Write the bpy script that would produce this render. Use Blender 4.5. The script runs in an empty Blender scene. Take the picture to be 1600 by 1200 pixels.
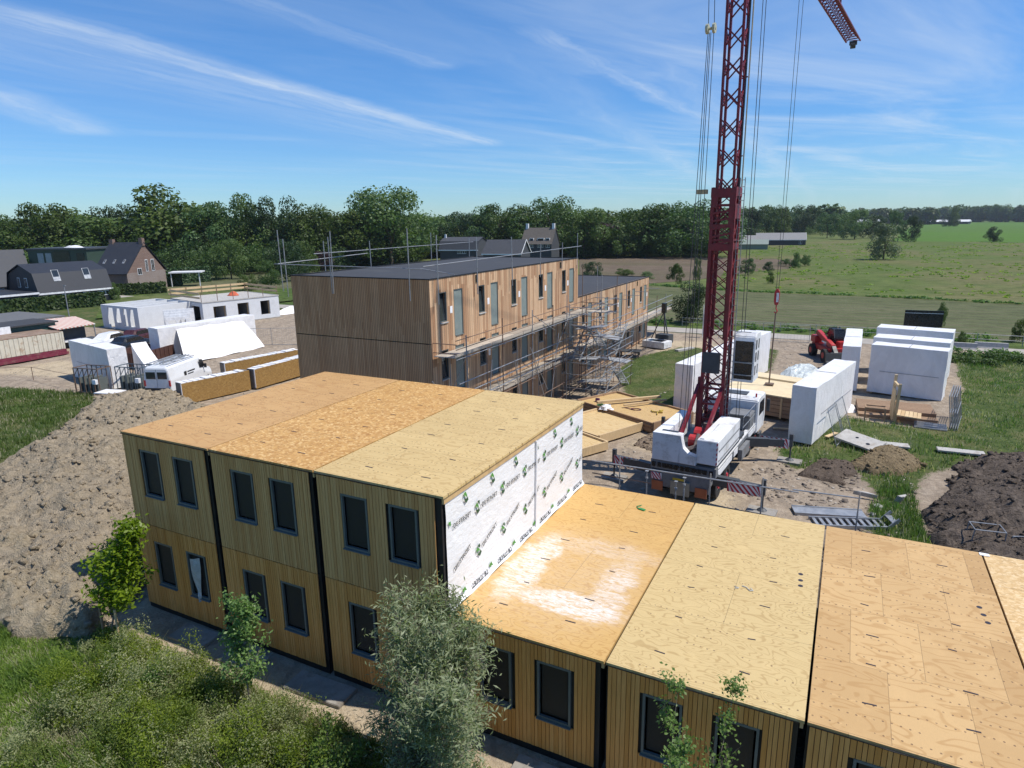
import bpy, math, random
import numpy as np
from mathutils import Vector, Matrix
random.seed(7); rng = np.random.default_rng(7)
C = bpy.context.scene.collection
R = math.radians
# ------------------------------------------------------------------ camera
F_PX, YAW, PITCH, ROLL = 1027.4, -0.4739, 0.2416, -0.0145      # focal length for a 1600 px wide frame
CAM = np.array([20.652, -12.389, 12.593])
_f = np.array([math.cos(PITCH)*math.sin(YAW), math.cos(PITCH)*math.cos(YAW), -math.sin(PITCH)])
_r = np.array([math.cos(YAW), -math.sin(YAW), 0.0]); _u = np.cross(_r, _f)
AX = math.cos(ROLL)*_r + math.sin(ROLL)*_u; AY = -math.sin(ROLL)*_r + math.cos(ROLL)*_u; AZ = _f
cam = bpy.data.cameras.new("camera"); camo = bpy.data.objects.new("camera", cam); C.objects.link(camo)
camo.matrix_world = Matrix(((AX[0], AY[0], -AZ[0], CAM[0]), (AX[1], AY[1], -AZ[1], CAM[1]), (AX[2], AY[2], -AZ[2], CAM[2]), (0, 0, 0, 1)))
cam.sensor_width = 36; cam.lens = F_PX/1600*36; cam.clip_start = 0.1; cam.clip_end = 12000
S = bpy.context.scene; S.camera = camo
def gp(u, v, z=0.0):
    """surveyed point: where the sight line of a feature of the photograph meets the level z"""
    d = (u-800)/F_PX*AX - (v-600)/F_PX*AY + AZ
    t = (z-CAM[2])/d[2]; p = CAM+t*d; return float(p[0]), float(p[1])
def zat(u, v, x, y):
    d = (u-800)/F_PX*AX - (v-600)/F_PX*AY + AZ
    t = math.hypot(x-CAM[0], y-CAM[1])/math.hypot(d[0], d[1]); return float(CAM[2]+t*d[2])
# ------------------------------------------------------------------ light
SUN = Vector((0.56, 0.155, 1.0)).normalized()
sun = bpy.data.lights.new("sun", 'SUN'); sun.energy = 4.9; sun.angle = R(0.53); sun.color = (1.0, 0.95, 0.87)
so = bpy.data.objects.new("sun", sun); C.objects.link(so); so.location = (60, 10, 80)
so.rotation_euler = SUN.to_track_quat('Z', 'Y').to_euler()
S.view_settings.view_transform = 'Standard'; S.view_settings.look = 'None'
S.view_settings.exposure = 0.13; S.view_settings.gamma = 1
class NT:
    def __init__(s, tree): s.t = tree; s.N = tree.nodes; s.L = tree.links
    def n(s, typ, ins=None, **kw):
        nd = s.N.new(typ)
        for k, v in kw.items(): setattr(nd, k, v)
        for k, v in (ins or {}).items(): s.set(nd.inputs[k], v)
        return nd
    def set(s, sock, v):
        if isinstance(v, bpy.types.NodeSocket): s.L.new(v, sock)
        elif v is not None:
            if isinstance(v, (tuple, list)) and len(v) == 3 and sock.type == 'RGBA': v = (*v, 1)
            sock.default_value = v
    def m(s, op, a, b=None, c=None, clamp=False):
        nd = s.N.new('ShaderNodeMath'); nd.operation = op; nd.use_clamp = clamp
        for i, v in enumerate((a, b, c)):
            if v is not None: s.set(nd.inputs[i], v)
        return nd.outputs[0]
    def vm(s, op, a, b=None, scale=None):
        nd = s.N.new('ShaderNodeVectorMath'); nd.operation = op; s.set(nd.inputs[0], a)
        if b is not None: s.set(nd.inputs[1], b)
        if scale is not None: s.set(nd.inputs['Scale'], scale)
        return nd.outputs['Value'] if op in ('LENGTH', 'DOT_PRODUCT', 'DISTANCE') else nd.outputs[0]
    def mix(s, f, a, b, blend='MIX'):
        nd = s.N.new('ShaderNodeMix'); nd.data_type = 'RGBA'; nd.blend_type = blend
        s.set(nd.inputs[0], f); s.set(nd.inputs[6], a); s.set(nd.inputs[7], b); return nd.outputs[2]
    def noise(s, vec, scale, detail=4, rough=.55, dist=0.0):
        return s.n('ShaderNodeTexNoise', {'Vector': vec, 'Scale': scale, 'Detail': detail, 'Roughness': rough, 'Distortion': dist}).outputs[0]
    def rr(s, v, a, b, c=0.0, d=1.0, smooth=True):
        nd = s.N.new('ShaderNodeMapRange'); nd.interpolation_type = 'SMOOTHSTEP' if smooth else 'LINEAR'
        for i, x in enumerate((v, a, b, c, d)): s.set(nd.inputs[i], x)
        return nd.outputs[0]
    def sep(s, v):
        nd = s.N.new('ShaderNodeSeparateXYZ'); s.set(nd.inputs[0], v); return nd.outputs
    def comb(s, x, y, z):
        nd = s.N.new('ShaderNodeCombineXYZ')
        for i, v in enumerate((x, y, z)): s.set(nd.inputs[i], v)
        return nd.outputs[0]
    def wn(s, v):
        nd = s.n('ShaderNodeTexWhiteNoise', noise_dimensions='3D'); s.set(nd.inputs[0], v); return nd.outputs
W = bpy.data.worlds.new("World"); S.world = W; W.use_nodes = True
def build_world():
    t = NT(W.node_tree); t.N.clear()
    sky = t.n('ShaderNodeTexSky', sky_type='NISHITA'); sky.sun_disc = False
    sky.sun_elevation = math.asin(SUN.z); sky.sun_rotation = math.atan2(SUN.x, SUN.y)
    sky.altitude = 0; sky.air_density = 1.0; sky.dust_density = 0.0; sky.ozone_density = 3.0
    d = t.n('ShaderNodeTexCoord').outputs['Generated']
    x, y, z = t.sep(d)
    zz = t.m('MAXIMUM', z, 0.03)
    # thin cirrus on a high layer: plan position of the sight line on that layer, unit = layer height
    px = t.m('DIVIDE', x, zz); py = t.m('DIVIDE', y, zz); p = t.comb(px, py, 0.0)
    def plan(u, v):
        dd = (u-800)/F_PX*AX - (v-600)/F_PX*AY + AZ; return np.array([dd[0]/dd[2], dd[1]/dd[2]])
    wob = t.m('MULTIPLY', t.m('SUBTRACT', t.noise(p, 0.7, 7, .68), 0.5), 0.42)
    total = None
    def streak(a, b, w, amp, side=0.0, ws=None, f0=.08):
        nonlocal total
        A, B = plan(*a), plan(*b); L = np.linalg.norm(B-A); e = (B-A)/L; n = np.array([-e[1], e[0]])
        rel = t.vm('SUBTRACT', p, (float(A[0]), float(A[1]), 0))
        s = t.m('DIVIDE', t.vm('DOT_PRODUCT', rel, (float(e[0]), float(e[1]), 0)), float(L))
        q = t.m('ADD', t.vm('DOT_PRODUCT', rel, (float(n[0]), float(n[1]), 0)), wob)
        sv = t.comb(t.m('MULTIPLY', s, 1.6*float(L)/3), t.m('MULTIPLY', q, 7.0/ (w*4)), 0.0)
        tex = t.rr(t.noise(sv, 1.5, 6, .62, .8), 0.15, 0.90)
        core = t.rr(t.m('ABSOLUTE', q), 0.0, w, 1.0, 0.0)
        if ws:                                              # a wide thin veil hanging on one side of the streak
            v1 = t.rr(t.m('MULTIPLY', q, side), 0.0, ws, 1.0, 0.0); v1 = t.m('MULTIPLY', v1, t.m('GREATER_THAN', t.m('MULTIPLY', q, side), 0.0))
            core = t.m('MAXIMUM', core, t.m('MULTIPLY', v1, .50))
        ends = t.m('MULTIPLY', t.rr(s, -f0, f0), t.rr(s, 1-f0, 1+f0, 1.0, 0.0))
        o = t.m('MULTIPLY', t.m('MULTIPLY', core, ends), t.m('MULTIPLY', t.m('ADD', t.m('MULTIPLY', tex, .8), .25), amp))
        total = o if total is None else t.m('MAXIMUM', total, o)
    streak((-60, 5), (770, 225), .36, .66, 1.0, 2.0)
    streak((-300, 40), (150, 210), .55, .42)
    streak((330, -20), (700, 105), .22, .28)
    streak((820, 45), (1110, 190), .2, .42)
    streak((900, -20), (1300, 330), .45, .42)
    streak((860, 130), (1180, 330), .5, .34)
    streak((1380, -10), (1395, 200), .07, .16)
    streak((1060, 140), (1500, 175), .16, .14)
    streak((560, 250), (900, 275), .6, .22)
    streak((820, 215), (1010, 300), .5, .16)
    rot = t.n('ShaderNodeVectorRotate', {'Vector': p, 'Angle': R(25)}, rotation_type='Z_AXIS').outputs[0]
    wide = t.noise(t.vm('MULTIPLY', rot, (.55, .16, 1)), 1.3, 6, .62, .8)
    # the veil is densest to the right of the view
    az = t.vm('DOT_PRODUCT', d, (float(_r[0]), float(_r[1]), 0))
    veil = t.m('MULTIPLY', t.rr(wide, .40, .80), t.rr(az, -.15, .25, .14, .50))
    total = t.m('MAXIMUM', total, veil)
    total = t.m('MULTIPLY', total, t.rr(z, 0.0, .07))
    sk = t.n('ShaderNodeHueSaturation', {'Saturation': 1.25, 'Value': 1.0, 'Color': sky.outputs[0]}).outputs[0]
    sk = t.vm('MULTIPLY', sk, t.mix(t.rr(z, -.05, .45), (.47, .70, 1.02), (.95, 1.06, 1.20)))
    cloud = t.vm('SCALE', (0.80, 0.90, 1.0), scale=7.4)
    col = t.mix(t.m('MINIMUM', total, .9), sk, cloud)
    bg = t.n('ShaderNodeBackground', {'Color': col, 'Strength': 0.115})
    out = t.n('ShaderNodeOutputWorld'); t.L.new(bg.outputs[0], out.inputs[0])
build_world()
# ------------------------------------------------------------------ materials
def newmat(name):
    m = bpy.data.materials.new(name); m.use_nodes = True; t = NT(m.node_tree); t.N.clear()
    out = t.n('ShaderNodeOutputMaterial'); bs = t.n('ShaderNodeBsdfPrincipled'); t.L.new(bs.outputs[0], out.inputs[0])
    t.bs = bs; t.out = out; t.mat = m; return t
def obc(t): return t.n('ShaderNodeTexCoord').outputs['Object']
def bump(t, h, strength=.3, dist=.02):
    b = t.n('ShaderNodeBump', {'Height': h, 'Strength': strength, 'Distance': dist}); t.L.new(b.outputs[0], t.bs.inputs['Normal'])
_mc = {}
def plain(name, col, rough=.6, metal=0.0, var=.18, sc=3.0, bmp=0.0, dirt=None, spec=.5):
    if name in _mc: return _mc[name]
    t = newmat(name); o = obc(t)
    n1 = t.noise(o, sc, 5, .6); n2 = t.noise(o, sc*9, 3, .6)
    f = t.m('ADD', t.m('MULTIPLY', n1, .7), t.m('MULTIPLY', n2, .3))
    c = t.mix(t.rr(f, .3, .7), tuple(x*(1-var) for x in col), tuple(min(1, x*(1+var)) for x in col))
    if dirt: c = t.mix(t.rr(t.noise(o, sc*.7, 6, .7), .52, .68, 0, dirt[1]), c, dirt[0])
    t.set(t.bs.inputs['Base Color'], c); t.bs.inputs['Roughness'].default_value = rough
    t.set(t.bs.inputs['Roughness'], t.rr(n1, .2, .8, max(0.02, rough-.08), min(1, rough+.1)))
    t.bs.inputs['Metallic'].default_value = metal; t.bs.inputs['Specular IOR Level'].default_value = spec
    if bmp: bump(t, n2, bmp, .02)
    _mc[name] = t.mat; return t.mat
def island_wood(name, c1, c2, rough=.75, streak=(6, 6, .6), grey=None):
    """boards modelled one by one: every board takes its own tone between c1 and c2"""
    t = newmat(name); o = obc(t)
    r = t.n('ShaderNodeNewGeometry').outputs['Random Per Island']
    n = t.noise(t.vm('MULTIPLY', o, streak), 3, 5, .65)
    c = t.mix(r, c1, c2)
    c = t.mix(t.rr(n, .35, .75, 0, .45), c, tuple(x*.62 for x in c1))
    if grey: c = t.mix(t.rr(t.noise(o, .9, 4, .6), .42, .65, 0, .8), c, grey)
    t.set(t.bs.inputs['Base Color'], c); t.bs.inputs['Roughness'].default_value = rough
    bump(t, n, .25, .01); return t.mat
def plywood(name, light, dark, sheet=(1.25, 2.5), patch=.12, grain=1.0, ring=11.0, dots=True, powder=False, along='x', seed=0.0, fig=.75, dth=.44):
    t = newmat(name); o = obc(t); x, y, z = t.sep(o)
    if along == 'y': x, y = y, x
    row = t.m('FLOOR', t.m('DIVIDE', y, sheet[0]))
    off = t.m('MULTIPLY', t.m('FRACT', t.m('MULTIPLY', row, .5)), sheet[1])
    colm = t.m('FLOOR', t.m('DIVIDE', t.m('ADD', x, off), sheet[1]))
    cell = t.comb(colm, row, seed); w = t.wn(cell); wv = w[0]; wc = w[1]
    p2 = t.vm('ADD', t.comb(x, y, 0.0), t.vm('SCALE', wc, scale=37.0))
    # rotary-cut figure: contour lines of a smooth field stretched across the sheet
    fld = t.noise(t.vm('MULTIPLY', p2, (1.0, 2.3, 1)), 1.15*grain, 1.5, .45, .5)
    rings = t.m('SINE', t.m('MULTIPLY', fld, ring*6.283))
    fine = t.noise(t.vm('MULTIPLY', p2, (30, 5, 1)), 3, 3, .6)
    blot = t.noise(p2, 1.1, 4, .6)
    c = t.mix(t.rr(rings, .45, 1.0, 0, fig), light, dark)
    c = t.mix(t.m('MULTIPLY', t.rr(fine, .35, .75), .35), c, tuple(a*.8 for a in light))
    c = t.mix(t.m('MULTIPLY', t.m('SUBTRACT', wv, .0), patch*2.2), c, tuple(a*.84 for a in dark))
    c = t.mix(t.rr(blot, .5, .75, 0, .35), c, tuple(a*1.12 for a in light))
    ex = t.m('ABSOLUTE', t.m('SUBTRACT', t.m('FRACT', t.m('DIVIDE', t.m('ADD', x, off), sheet[1])), .5))
    ey = t.m('ABSOLUTE', t.m('SUBTRACT', t.m('FRACT', t.m('DIVIDE', y, sheet[0])), .5))
    seam = t.m('MAXIMUM', t.m('GREATER_THAN', ex, .5-.006/sheet[1]), t.m('GREATER_THAN', ey, .5-.006/sheet[0]))
    c = t.mix(t.m('MULTIPLY', seam, .6), c, tuple(a*.30 for a in dark))
    if dots:                                           # rows of screw heads over the joists
        dx = t.m('SUBTRACT', t.m('FRACT', t.m('DIVIDE', x, .155)), .5); jy = t.m('FLOOR', t.m('DIVIDE', y, .41))
        wob = t.m('MULTIPLY', t.m('SUBTRACT', t.wn(t.comb(t.m('FLOOR', t.m('DIVIDE', x, .155)), jy, 3.0))[0], .5), .06)
        dy = t.m('ADD', t.m('SUBTRACT', t.m('MULTIPLY', t.m('FRACT', t.m('DIVIDE', y, .41)), .41), .2), wob)
        dd = t.m('SQRT', t.m('ADD', t.m('POWER', t.m('MULTIPLY', dx, .155), 2), t.m('POWER', dy, 2)))
        on = t.m('GREATER_THAN', t.noise(t.comb(t.m('MULTIPLY', x, .5), jy, seed), 1.4, 2), dth)
        c = t.mix(t.m('MULTIPLY', t.m('MULTIPLY', t.m('LESS_THAN', dd, .021), on), .75), c, (.10, .05, .025))
        # pale sanding smear under the screw rows
        c = t.mix(t.m('MULTIPLY', t.m('MULTIPLY', t.rr(t.m('ABSOLUTE', dy), 0, .05, 1, 0), on), t.rr(t.noise(p2, 9, 3), .5, .7, 0, .4)), c, tuple(min(1, a*1.25) for a in light))
    if powder:
        def blob(cx, cy, hx, hy, soft):
            a = t.m('DIVIDE', t.m('SUBTRACT', X0, cx), hx); b = t.m('DIVIDE', t.m('SUBTRACT', Y0, cy), hy)
            return t.rr(t.m('SQRT', t.m('ADD', t.m('POWER', t.m('ABSOLUTE', a), 2.6), t.m('POWER', t.m('ABSOLUTE', b), 2.6))), 1.0-soft, 1.0+soft, 1.0, 0.0)
        jit = t.m('MULTIPLY', t.m('SUBTRACT', t.noise(o, 1.6, 6, .65), .5), 1.1)
        xx, yy, _z = t.sep(o); X0 = t.m('ADD', xx, jit); Y0 = t.m('ADD', yy, t.m('MULTIPLY', jit, .8))
        a1 = t.m('MAXIMUM', blob(2.55, 1.75, 1.35, .52, .45), blob(.75, 3.2, .55, 1.9, .5))
        a1 = t.m('MAXIMUM', a1, t.m('MULTIPLY', blob(3.3, 2.9, .5, 1.5, .6), .75))
        a1 = t.m('MAXIMUM', a1, t.m('MULTIPLY', blob(2.2, 4.9, 1.9, .5, .7), .38))
        a1 = t.m('MAXIMUM', a1, t.m('MULTIPLY', blob(1.7, 3.0, 2.2, 2.6, .5), .16))
        st = t.noise(t.vm('MULTIPLY', o, (2.2, 7, 1)), 1.4, 7, .75, 1.2)
        a1 = t.m('MULTIPLY', a1, t.rr(st, .36, .62, .12, 1.0))
        c = t.mix(t.m('MULTIPLY', a1, .80), c, (.78, .77, .76))
    t.set(t.bs.inputs['Base Color'], c); t.bs.inputs['Roughness'].default_value = .62
    bump(t, t.m('ADD', fine, t.m('MULTIPLY', seam, -3.0)), .12, .01)
    return t.mat
def osb(name, a, b, c3, scale=11.0, sheet=2.5):
    t = newmat(name); o = obc(t)
    d = t.vm('ADD', o, t.vm('SCALE', t.n('ShaderNodeTexNoise', {'Vector': o, 'Scale': 6.0}).outputs[1], scale=.12))
    v = t.n('ShaderNodeTexVoronoi', {'Vector': t.vm('MULTIPLY', d, (1, .62, 1)), 'Scale': scale}); v2 = t.n('ShaderNodeTexVoronoi', {'Vector': t.vm('MULTIPLY', d, (.6, 1, 1)), 'Scale': scale*1.9})
    r1 = t.sep(v.outputs['Color'])[0]; r2 = t.sep(v2.outputs['Color'])[1]
    c = t.mix(r1, a, b); c = t.mix(t.rr(r2, .72, .95, 0, .75), c, c3); c = t.mix(t.rr(r2, 0, .22, .5, 0), c, tuple(x*.55 for x in a))
    x, y, z = t.sep(o)
    tone = t.wn(t.comb(t.m('FLOOR', t.m('DIVIDE', x, 1.25)), t.m('FLOOR', t.m('DIVIDE', y, sheet)), 1.0))[0]
    c = t.mix(t.m('MULTIPLY', tone, .18), c, tuple(q*.7 for q in b))
    ey = t.m('ABSOLUTE', t.m('SUBTRACT', t.m('FRACT', t.m('DIVIDE', y, sheet)), .5))
    c = t.mix(t.m('MULTIPLY', t.m('GREATER_THAN', ey, .5-.006/sheet), .6), c, (.12, .07, .03))
    t.set(t.bs.inputs['Base Color'], c); t.bs.inputs['Roughness'].default_value = .6; bump(t, r1, .25, .01); return t.mat
def leafmat(name, c1, c2, trans=.35, rough=.55):
    t = newmat(name); g = t.n('ShaderNodeNewGeometry'); o = obc(t)
    r = g.outputs['Random Per Island']; n = t.noise(o, .35, 3, .6)
    c = t.mix(t.m('ADD', t.m('MULTIPLY', r, .6), t.m('MULTIPLY', t.rr(n, .3, .7), .4)), c1, c2)
    oi = t.n('ShaderNodeObjectInfo').outputs['Random']
    c = t.n('ShaderNodeHueSaturation', {'Hue': t.rr(oi, 0, 1, .475, .52, False), 'Saturation': t.rr(oi, 0, 1, 1.1, .85, False), 'Value': t.rr(oi, 0, 1, .75, 1.25, False), 'Color': c}).outputs[0]
    t.set(t.bs.inputs['Base Color'], c); t.bs.inputs['Roughness'].default_value = rough; t.bs.inputs['Specular IOR Level'].default_value = .3
    tr = t.n('ShaderNodeBsdfTranslucent'); t.set(tr.inputs[0], t.vm('MULTIPLY', c, (1.3, 1.5, .6)))
    mx = t.n('ShaderNodeMixShader', {0: trans}); t.L.new(t.bs.outputs[0], mx.inputs[1]); t.L.new(tr.outputs[0], mx.inputs[2]); t.L.new(mx.outputs[0], t.out.inputs[0])
    return t.mat
# ------------------------------------------------------------------ mesh building
class MB:
    def __init__(s): s.v = []; s.f = []; s.mi = []; s.m = 0
    def add(s, vs, fs):
        k = len(s.v); s.v.extend([tuple(map(float, p)) for p in vs]); s.f.extend([tuple(i+k for i in f) for f in fs]); s.mi.extend([s.m]*len(fs)); return s
    def hexa(s, p): return s.add(p, [(0, 3, 2, 1), (4, 5, 6, 7), (0, 1, 5, 4), (1, 2, 6, 5), (2, 3, 7, 6), (3, 0, 4, 7)])
    def box(s, x0, y0, z0, x1, y1, z1):
        x0, x1 = min(x0, x1), max(x0, x1); y0, y1 = min(y0, y1), max(y0, y1); z0, z1 = min(z0, z1), max(z0, z1)
        return s.hexa([(x0, y0, z0), (x1, y0, z0), (x1, y1, z0), (x0, y1, z0), (x0, y0, z1), (x1, y0, z1), (x1, y1, z1), (x0, y1, z1)])
    def bar(s, p, q, w, h=None, up=(0, 0, 1)):
        h = h or w; p = Vector(p); q = Vector(q); d = (q-p).normalized(); u = Vector(up)
        if abs(d.dot(u)) > .97: u = Vector((0, 1, 0))
        a = d.cross(u).normalized()*(w/2); b = a.cross(d).normalized()*(h/2)
        return s.hexa([p-a-b, p+a-b, p+a+b, p-a+b, q-a-b, q+a-b, q+a+b, q-a+b])
    def tube(s, p, q, r, r2=None, n=6, cap=True):
        r2 = r if r2 is None else r2; p = Vector(p); q = Vector(q); d = (q-p).normalized(); u = Vector((0, 0, 1)) if abs(d.z) < .9 else Vector((1, 0, 0))
        a = d.cross(u).normalized(); b = d.cross(a); vs = []
        for c, rad in ((p, r), (q, r2)):
            for i in range(n):
                an = 2*math.pi*i/n; vs.append(c+a*math.cos(an)*rad+b*math.sin(an)*rad)
        fs = [(i, (i+1) % n, n+(i+1) % n, n+i) for i in range(n)]
        if cap: fs += [tuple(range(n-1, -1, -1)), tuple(range(n, 2*n))]
        return s.add(vs, fs)
    def path(s, pts, r, n=6):
        for a, b in zip(pts[:-1], pts[1:]): s.tube(a, b, r, n=n)
        return s
    def prism(s, pts, axis, a, b):
        def P(u, v, w): return {'x': (w, u, v), 'y': (u, w, v), 'z': (u, v, w)}[axis]
        n = len(pts); vs = [P(u, v, a) for u, v in pts]+[P(u, v, b) for u, v in pts]
        return s.add(vs, [tuple(range(n-1, -1, -1)), tuple(range(n, 2*n))]+[(i, (i+1) % n, n+(i+1) % n, n+i) for i in range(n)])
    def fan(s, pts, z):
        return s.add([(x, y, z) for x, y in pts], [tuple(range(len(pts)))])
    def mesh(s, name, mats, smooth=False, bevel=0.0):
        me = bpy.data.meshes.new(name); me.from_pydata(s.v, [], s.f)
        for m in (mats if isinstance(mats, (list, tuple)) else [mats]): me.materials.append(m)
        if len(set(s.mi)) > 1: me.polygons.foreach_set('material_index', s.mi)
        import bmesh
        bm = bmesh.new(); bm.from_mesh(me); bmesh.ops.recalc_face_normals(bm, faces=bm.faces)
        if bevel: bmesh.ops.bevel(bm, geom=bm.edges[:], offset=bevel, segments=2, affect='EDGES', clamp_overlap=True)
        bm.to_mesh(me); bm.free()
        if smooth: me.polygons.foreach_set('use_smooth', [True]*len(me.polygons))
        me.update(); return me
def link(name, me, parent=None, loc=(0, 0, 0), rz=0.0):
    o = bpy.data.objects.new(name, me); C.objects.link(o); o.location = loc
    if rz: o.rotation_euler = (0, 0, rz)
    if parent: o.parent = parent
    return o
def tag(o, label, cat, group=None):
    o['label'] = label; o['category'] = cat
    if group: o['group'] = group
    return o
def thing(name, label, cat, loc=(0, 0, 0), rz=0.0, group=None):
    return tag(link(name, None, None, loc, rz), label, cat, group)
def part(name, mb, mats, parent, label=None, smooth=False, bevel=0.0, loc=(0, 0, 0)):
    o = link(name, mb.mesh(name, mats, smooth, bevel), parent, loc)
    if label: o['label'] = label
    return o
def solo(name, mb, mats, label, cat, loc=(0, 0, 0), rz=0.0, group=None, smooth=False, bevel=0.0):
    return tag(link(name, mb.mesh(name, mats, smooth, bevel), None, loc, rz), label, cat, group)
def struct(name, mb, mats, loc=(0, 0, 0), kind='structure', smooth=False):
    o = link(name, mb.mesh(name, mats, smooth), None, loc); o['kind'] = kind; return o
def kids(o): return [c for c in bpy.data.objects if c.parent == o]
def dup(o, loc, rz=None, label=None, group=None, scale=None, ks=None):
    r = o.copy(); C.objects.link(r); r.location = loc
    if rz is not None: r.rotation_euler = (0, 0, rz)
    if scale: r.scale = scale
    if label: r['label'] = label
    if group: r['group'] = group
    def rec(src, dst):
        for c in kids(src):
            d = c.copy(); C.objects.link(d); d.parent = dst; rec(c, d)
    rec(o, r); return r
# numpy value noise for terrain
_perm = rng.random((64, 64))
def vnoise(x, y):
    xi = np.floor(x).astype(int); yi = np.floor(y).astype(int); fx = x-xi; fy = y-yi; fx = fx*fx*(3-2*fx); fy = fy*fy*(3-2*fy)
    g = lambda a, b: _perm[a % 64, b % 64]
    return (g(xi, yi)*(1-fx)+g(xi+1, yi)*fx)*(1-fy)+(g(xi, yi+1)*(1-fx)+g(xi+1, yi+1)*fx)*fy
def fbm(x, y, oct=5, gain=.5):
    s = 0; a = 1; tot = 0
    for k in range(oct): s = s+a*vnoise(x*2**k+k*17.3, y*2**k+k*9.1); tot += a; a *= gain
    return s/tot
def pdist(px, py, poly):
    """signed distance to a polygon, positive inside"""
    P = np.array(poly, float); d = np.full(px.shape, 1e9); ins = np.zeros(px.shape, bool); n = len(P)
    for i in range(n):
        a = P[i]; b = P[(i+1) % n]; e = b-a; t = np.clip(((px-a[0])*e[0]+(py-a[1])*e[1])/(e@e), 0, 1)
        d = np.minimum(d, np.hypot(px-a[0]-t*e[0], py-a[1]-t*e[1]))
        c = ((a[1] > py) != (b[1] > py)) & (px < (b[0]-a[0])*(py-a[1])/((b[1]-a[1]) if b[1] != a[1] else 1e-9)+a[0]); ins ^= c
    return np.where(ins, d, -d)
def npmesh(name, V, Fq, mats, attr=None, smooth=False):
    me = bpy.data.meshes.new(name); V = np.asarray(V, np.float32); Fq = np.asarray(Fq, np.int32); k = Fq.shape[1]
    me.vertices.add(len(V)); me.vertices.foreach_set('co', V.ravel()); me.loops.add(Fq.size); me.loops.foreach_set('vertex_index', Fq.ravel())
    me.polygons.add(len(Fq)); me.polygons.foreach_set('loop_start', np.arange(0, Fq.size, k, dtype=np.int32))
    for m in (mats if isinstance(mats, (list, tuple)) else [mats]): me.materials.append(m)
    if attr is not None:
        for an, av in attr.items():
            a = me.attributes.new(an, 'FLOAT', 'POINT'); a.data.foreach_set('value', np.asarray(av, np.float32).ravel())
    if smooth: me.polygons.foreach_set('use_smooth', np.ones(len(Fq), bool))
    me.update(calc_edges=True); return me
def grid(x0, y0, x1, y1, step):
    nx = int(round((x1-x0)/step))+1; ny = int(round((y1-y0)/step))+1
    X, Y = np.meshgrid(np.linspace(x0, x1, nx), np.linspace(y0, y1, ny)); i = np.arange((ny-1)*nx).reshape(ny-1, nx)[:, :-1].ravel()
    return X, Y, np.stack([i, i+1, i+nx+1, i+nx], 1)
# ================================================================== ground and fields
def ground_mat():
    t = newmat('site soil and grass'); P = t.n('ShaderNodeNewGeometry').outputs['Position']
    def at(n): return t.n('ShaderNodeAttribute', attribute_name=n).outputs['Fac']
    g, sd, dk = at('grass'), at('sand'), at('dark')
    n1 = t.noise(P, .35, 6, .62); n2 = t.noise(P, 2.2, 6, .65); n3 = t.noise(P, 11, 4, .65)
    dirt = t.mix(t.rr(n2, .32, .7), (.24, .19, .14), (.38, .31, .235))
    dirt = t.mix(t.rr(n1, .5, .7, 0, .5), dirt, (.29, .245, .195))
    dirt = t.mix(t.rr(n3, .6, .8, 0, .45), dirt, (.18, .14, .11))
    dirt = t.mix(t.m('MULTIPLY', sd, .85), dirt, t.mix(t.rr(n3, .3, .7), (.40, .315, .20), (.52, .43, .30)))
    dirt = t.mix(t.m('MULTIPLY', dk, .85), dirt, t.mix(t.rr(n2, .3, .7), (.045, .036, .030), (.13, .105, .085)))
    # tyre tracks crossing the yard
    x, y, z = t.sep(P)
    tr = t.m('SINE', t.m('MULTIPLY', t.m('ADD', t.m('ADD', t.m('MULTIPLY', x, .75), t.m('MULTIPLY', y, .25)), t.m('MULTIPLY', n1, 5.0)), 3.6))
    dirt = t.mix(t.m('MULTIPLY', t.rr(tr, .55, .95), t.rr(n2, .4, .6, 0, .5)), dirt, (.13, .105, .082))
    gr = t.mix(t.rr(n2, .3, .7), (.038, .062, .015), (.085, .112, .032))
    gr = t.mix(t.rr(n1, .45, .65, 0, .55), gr, (.155, .135, .065))
    gr = t.mix(t.rr(n3, .55, .8, 0, .6), gr, (.03, .05, .015))
    f = t.m('ADD', g, t.m('ADD', t.m('MULTIPLY', t.m('SUBTRACT', n2, .5), 1.5), t.m('MULTIPLY', t.m('SUBTRACT', n3, .5), .7)))
    c = t.mix(t.rr(f, .38, .62), dirt, gr)
    t.set(t.bs.inputs['Base Color'], c); t.bs.inputs['Roughness'].default_value = .95; t.bs.inputs['Specular IOR Level'].default_value = .15
    bump(t, t.m('ADD', n2, t.m('MULTIPLY', n3, .5)), .9, .12); return t.mat
M_ground = ground_mat()
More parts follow.
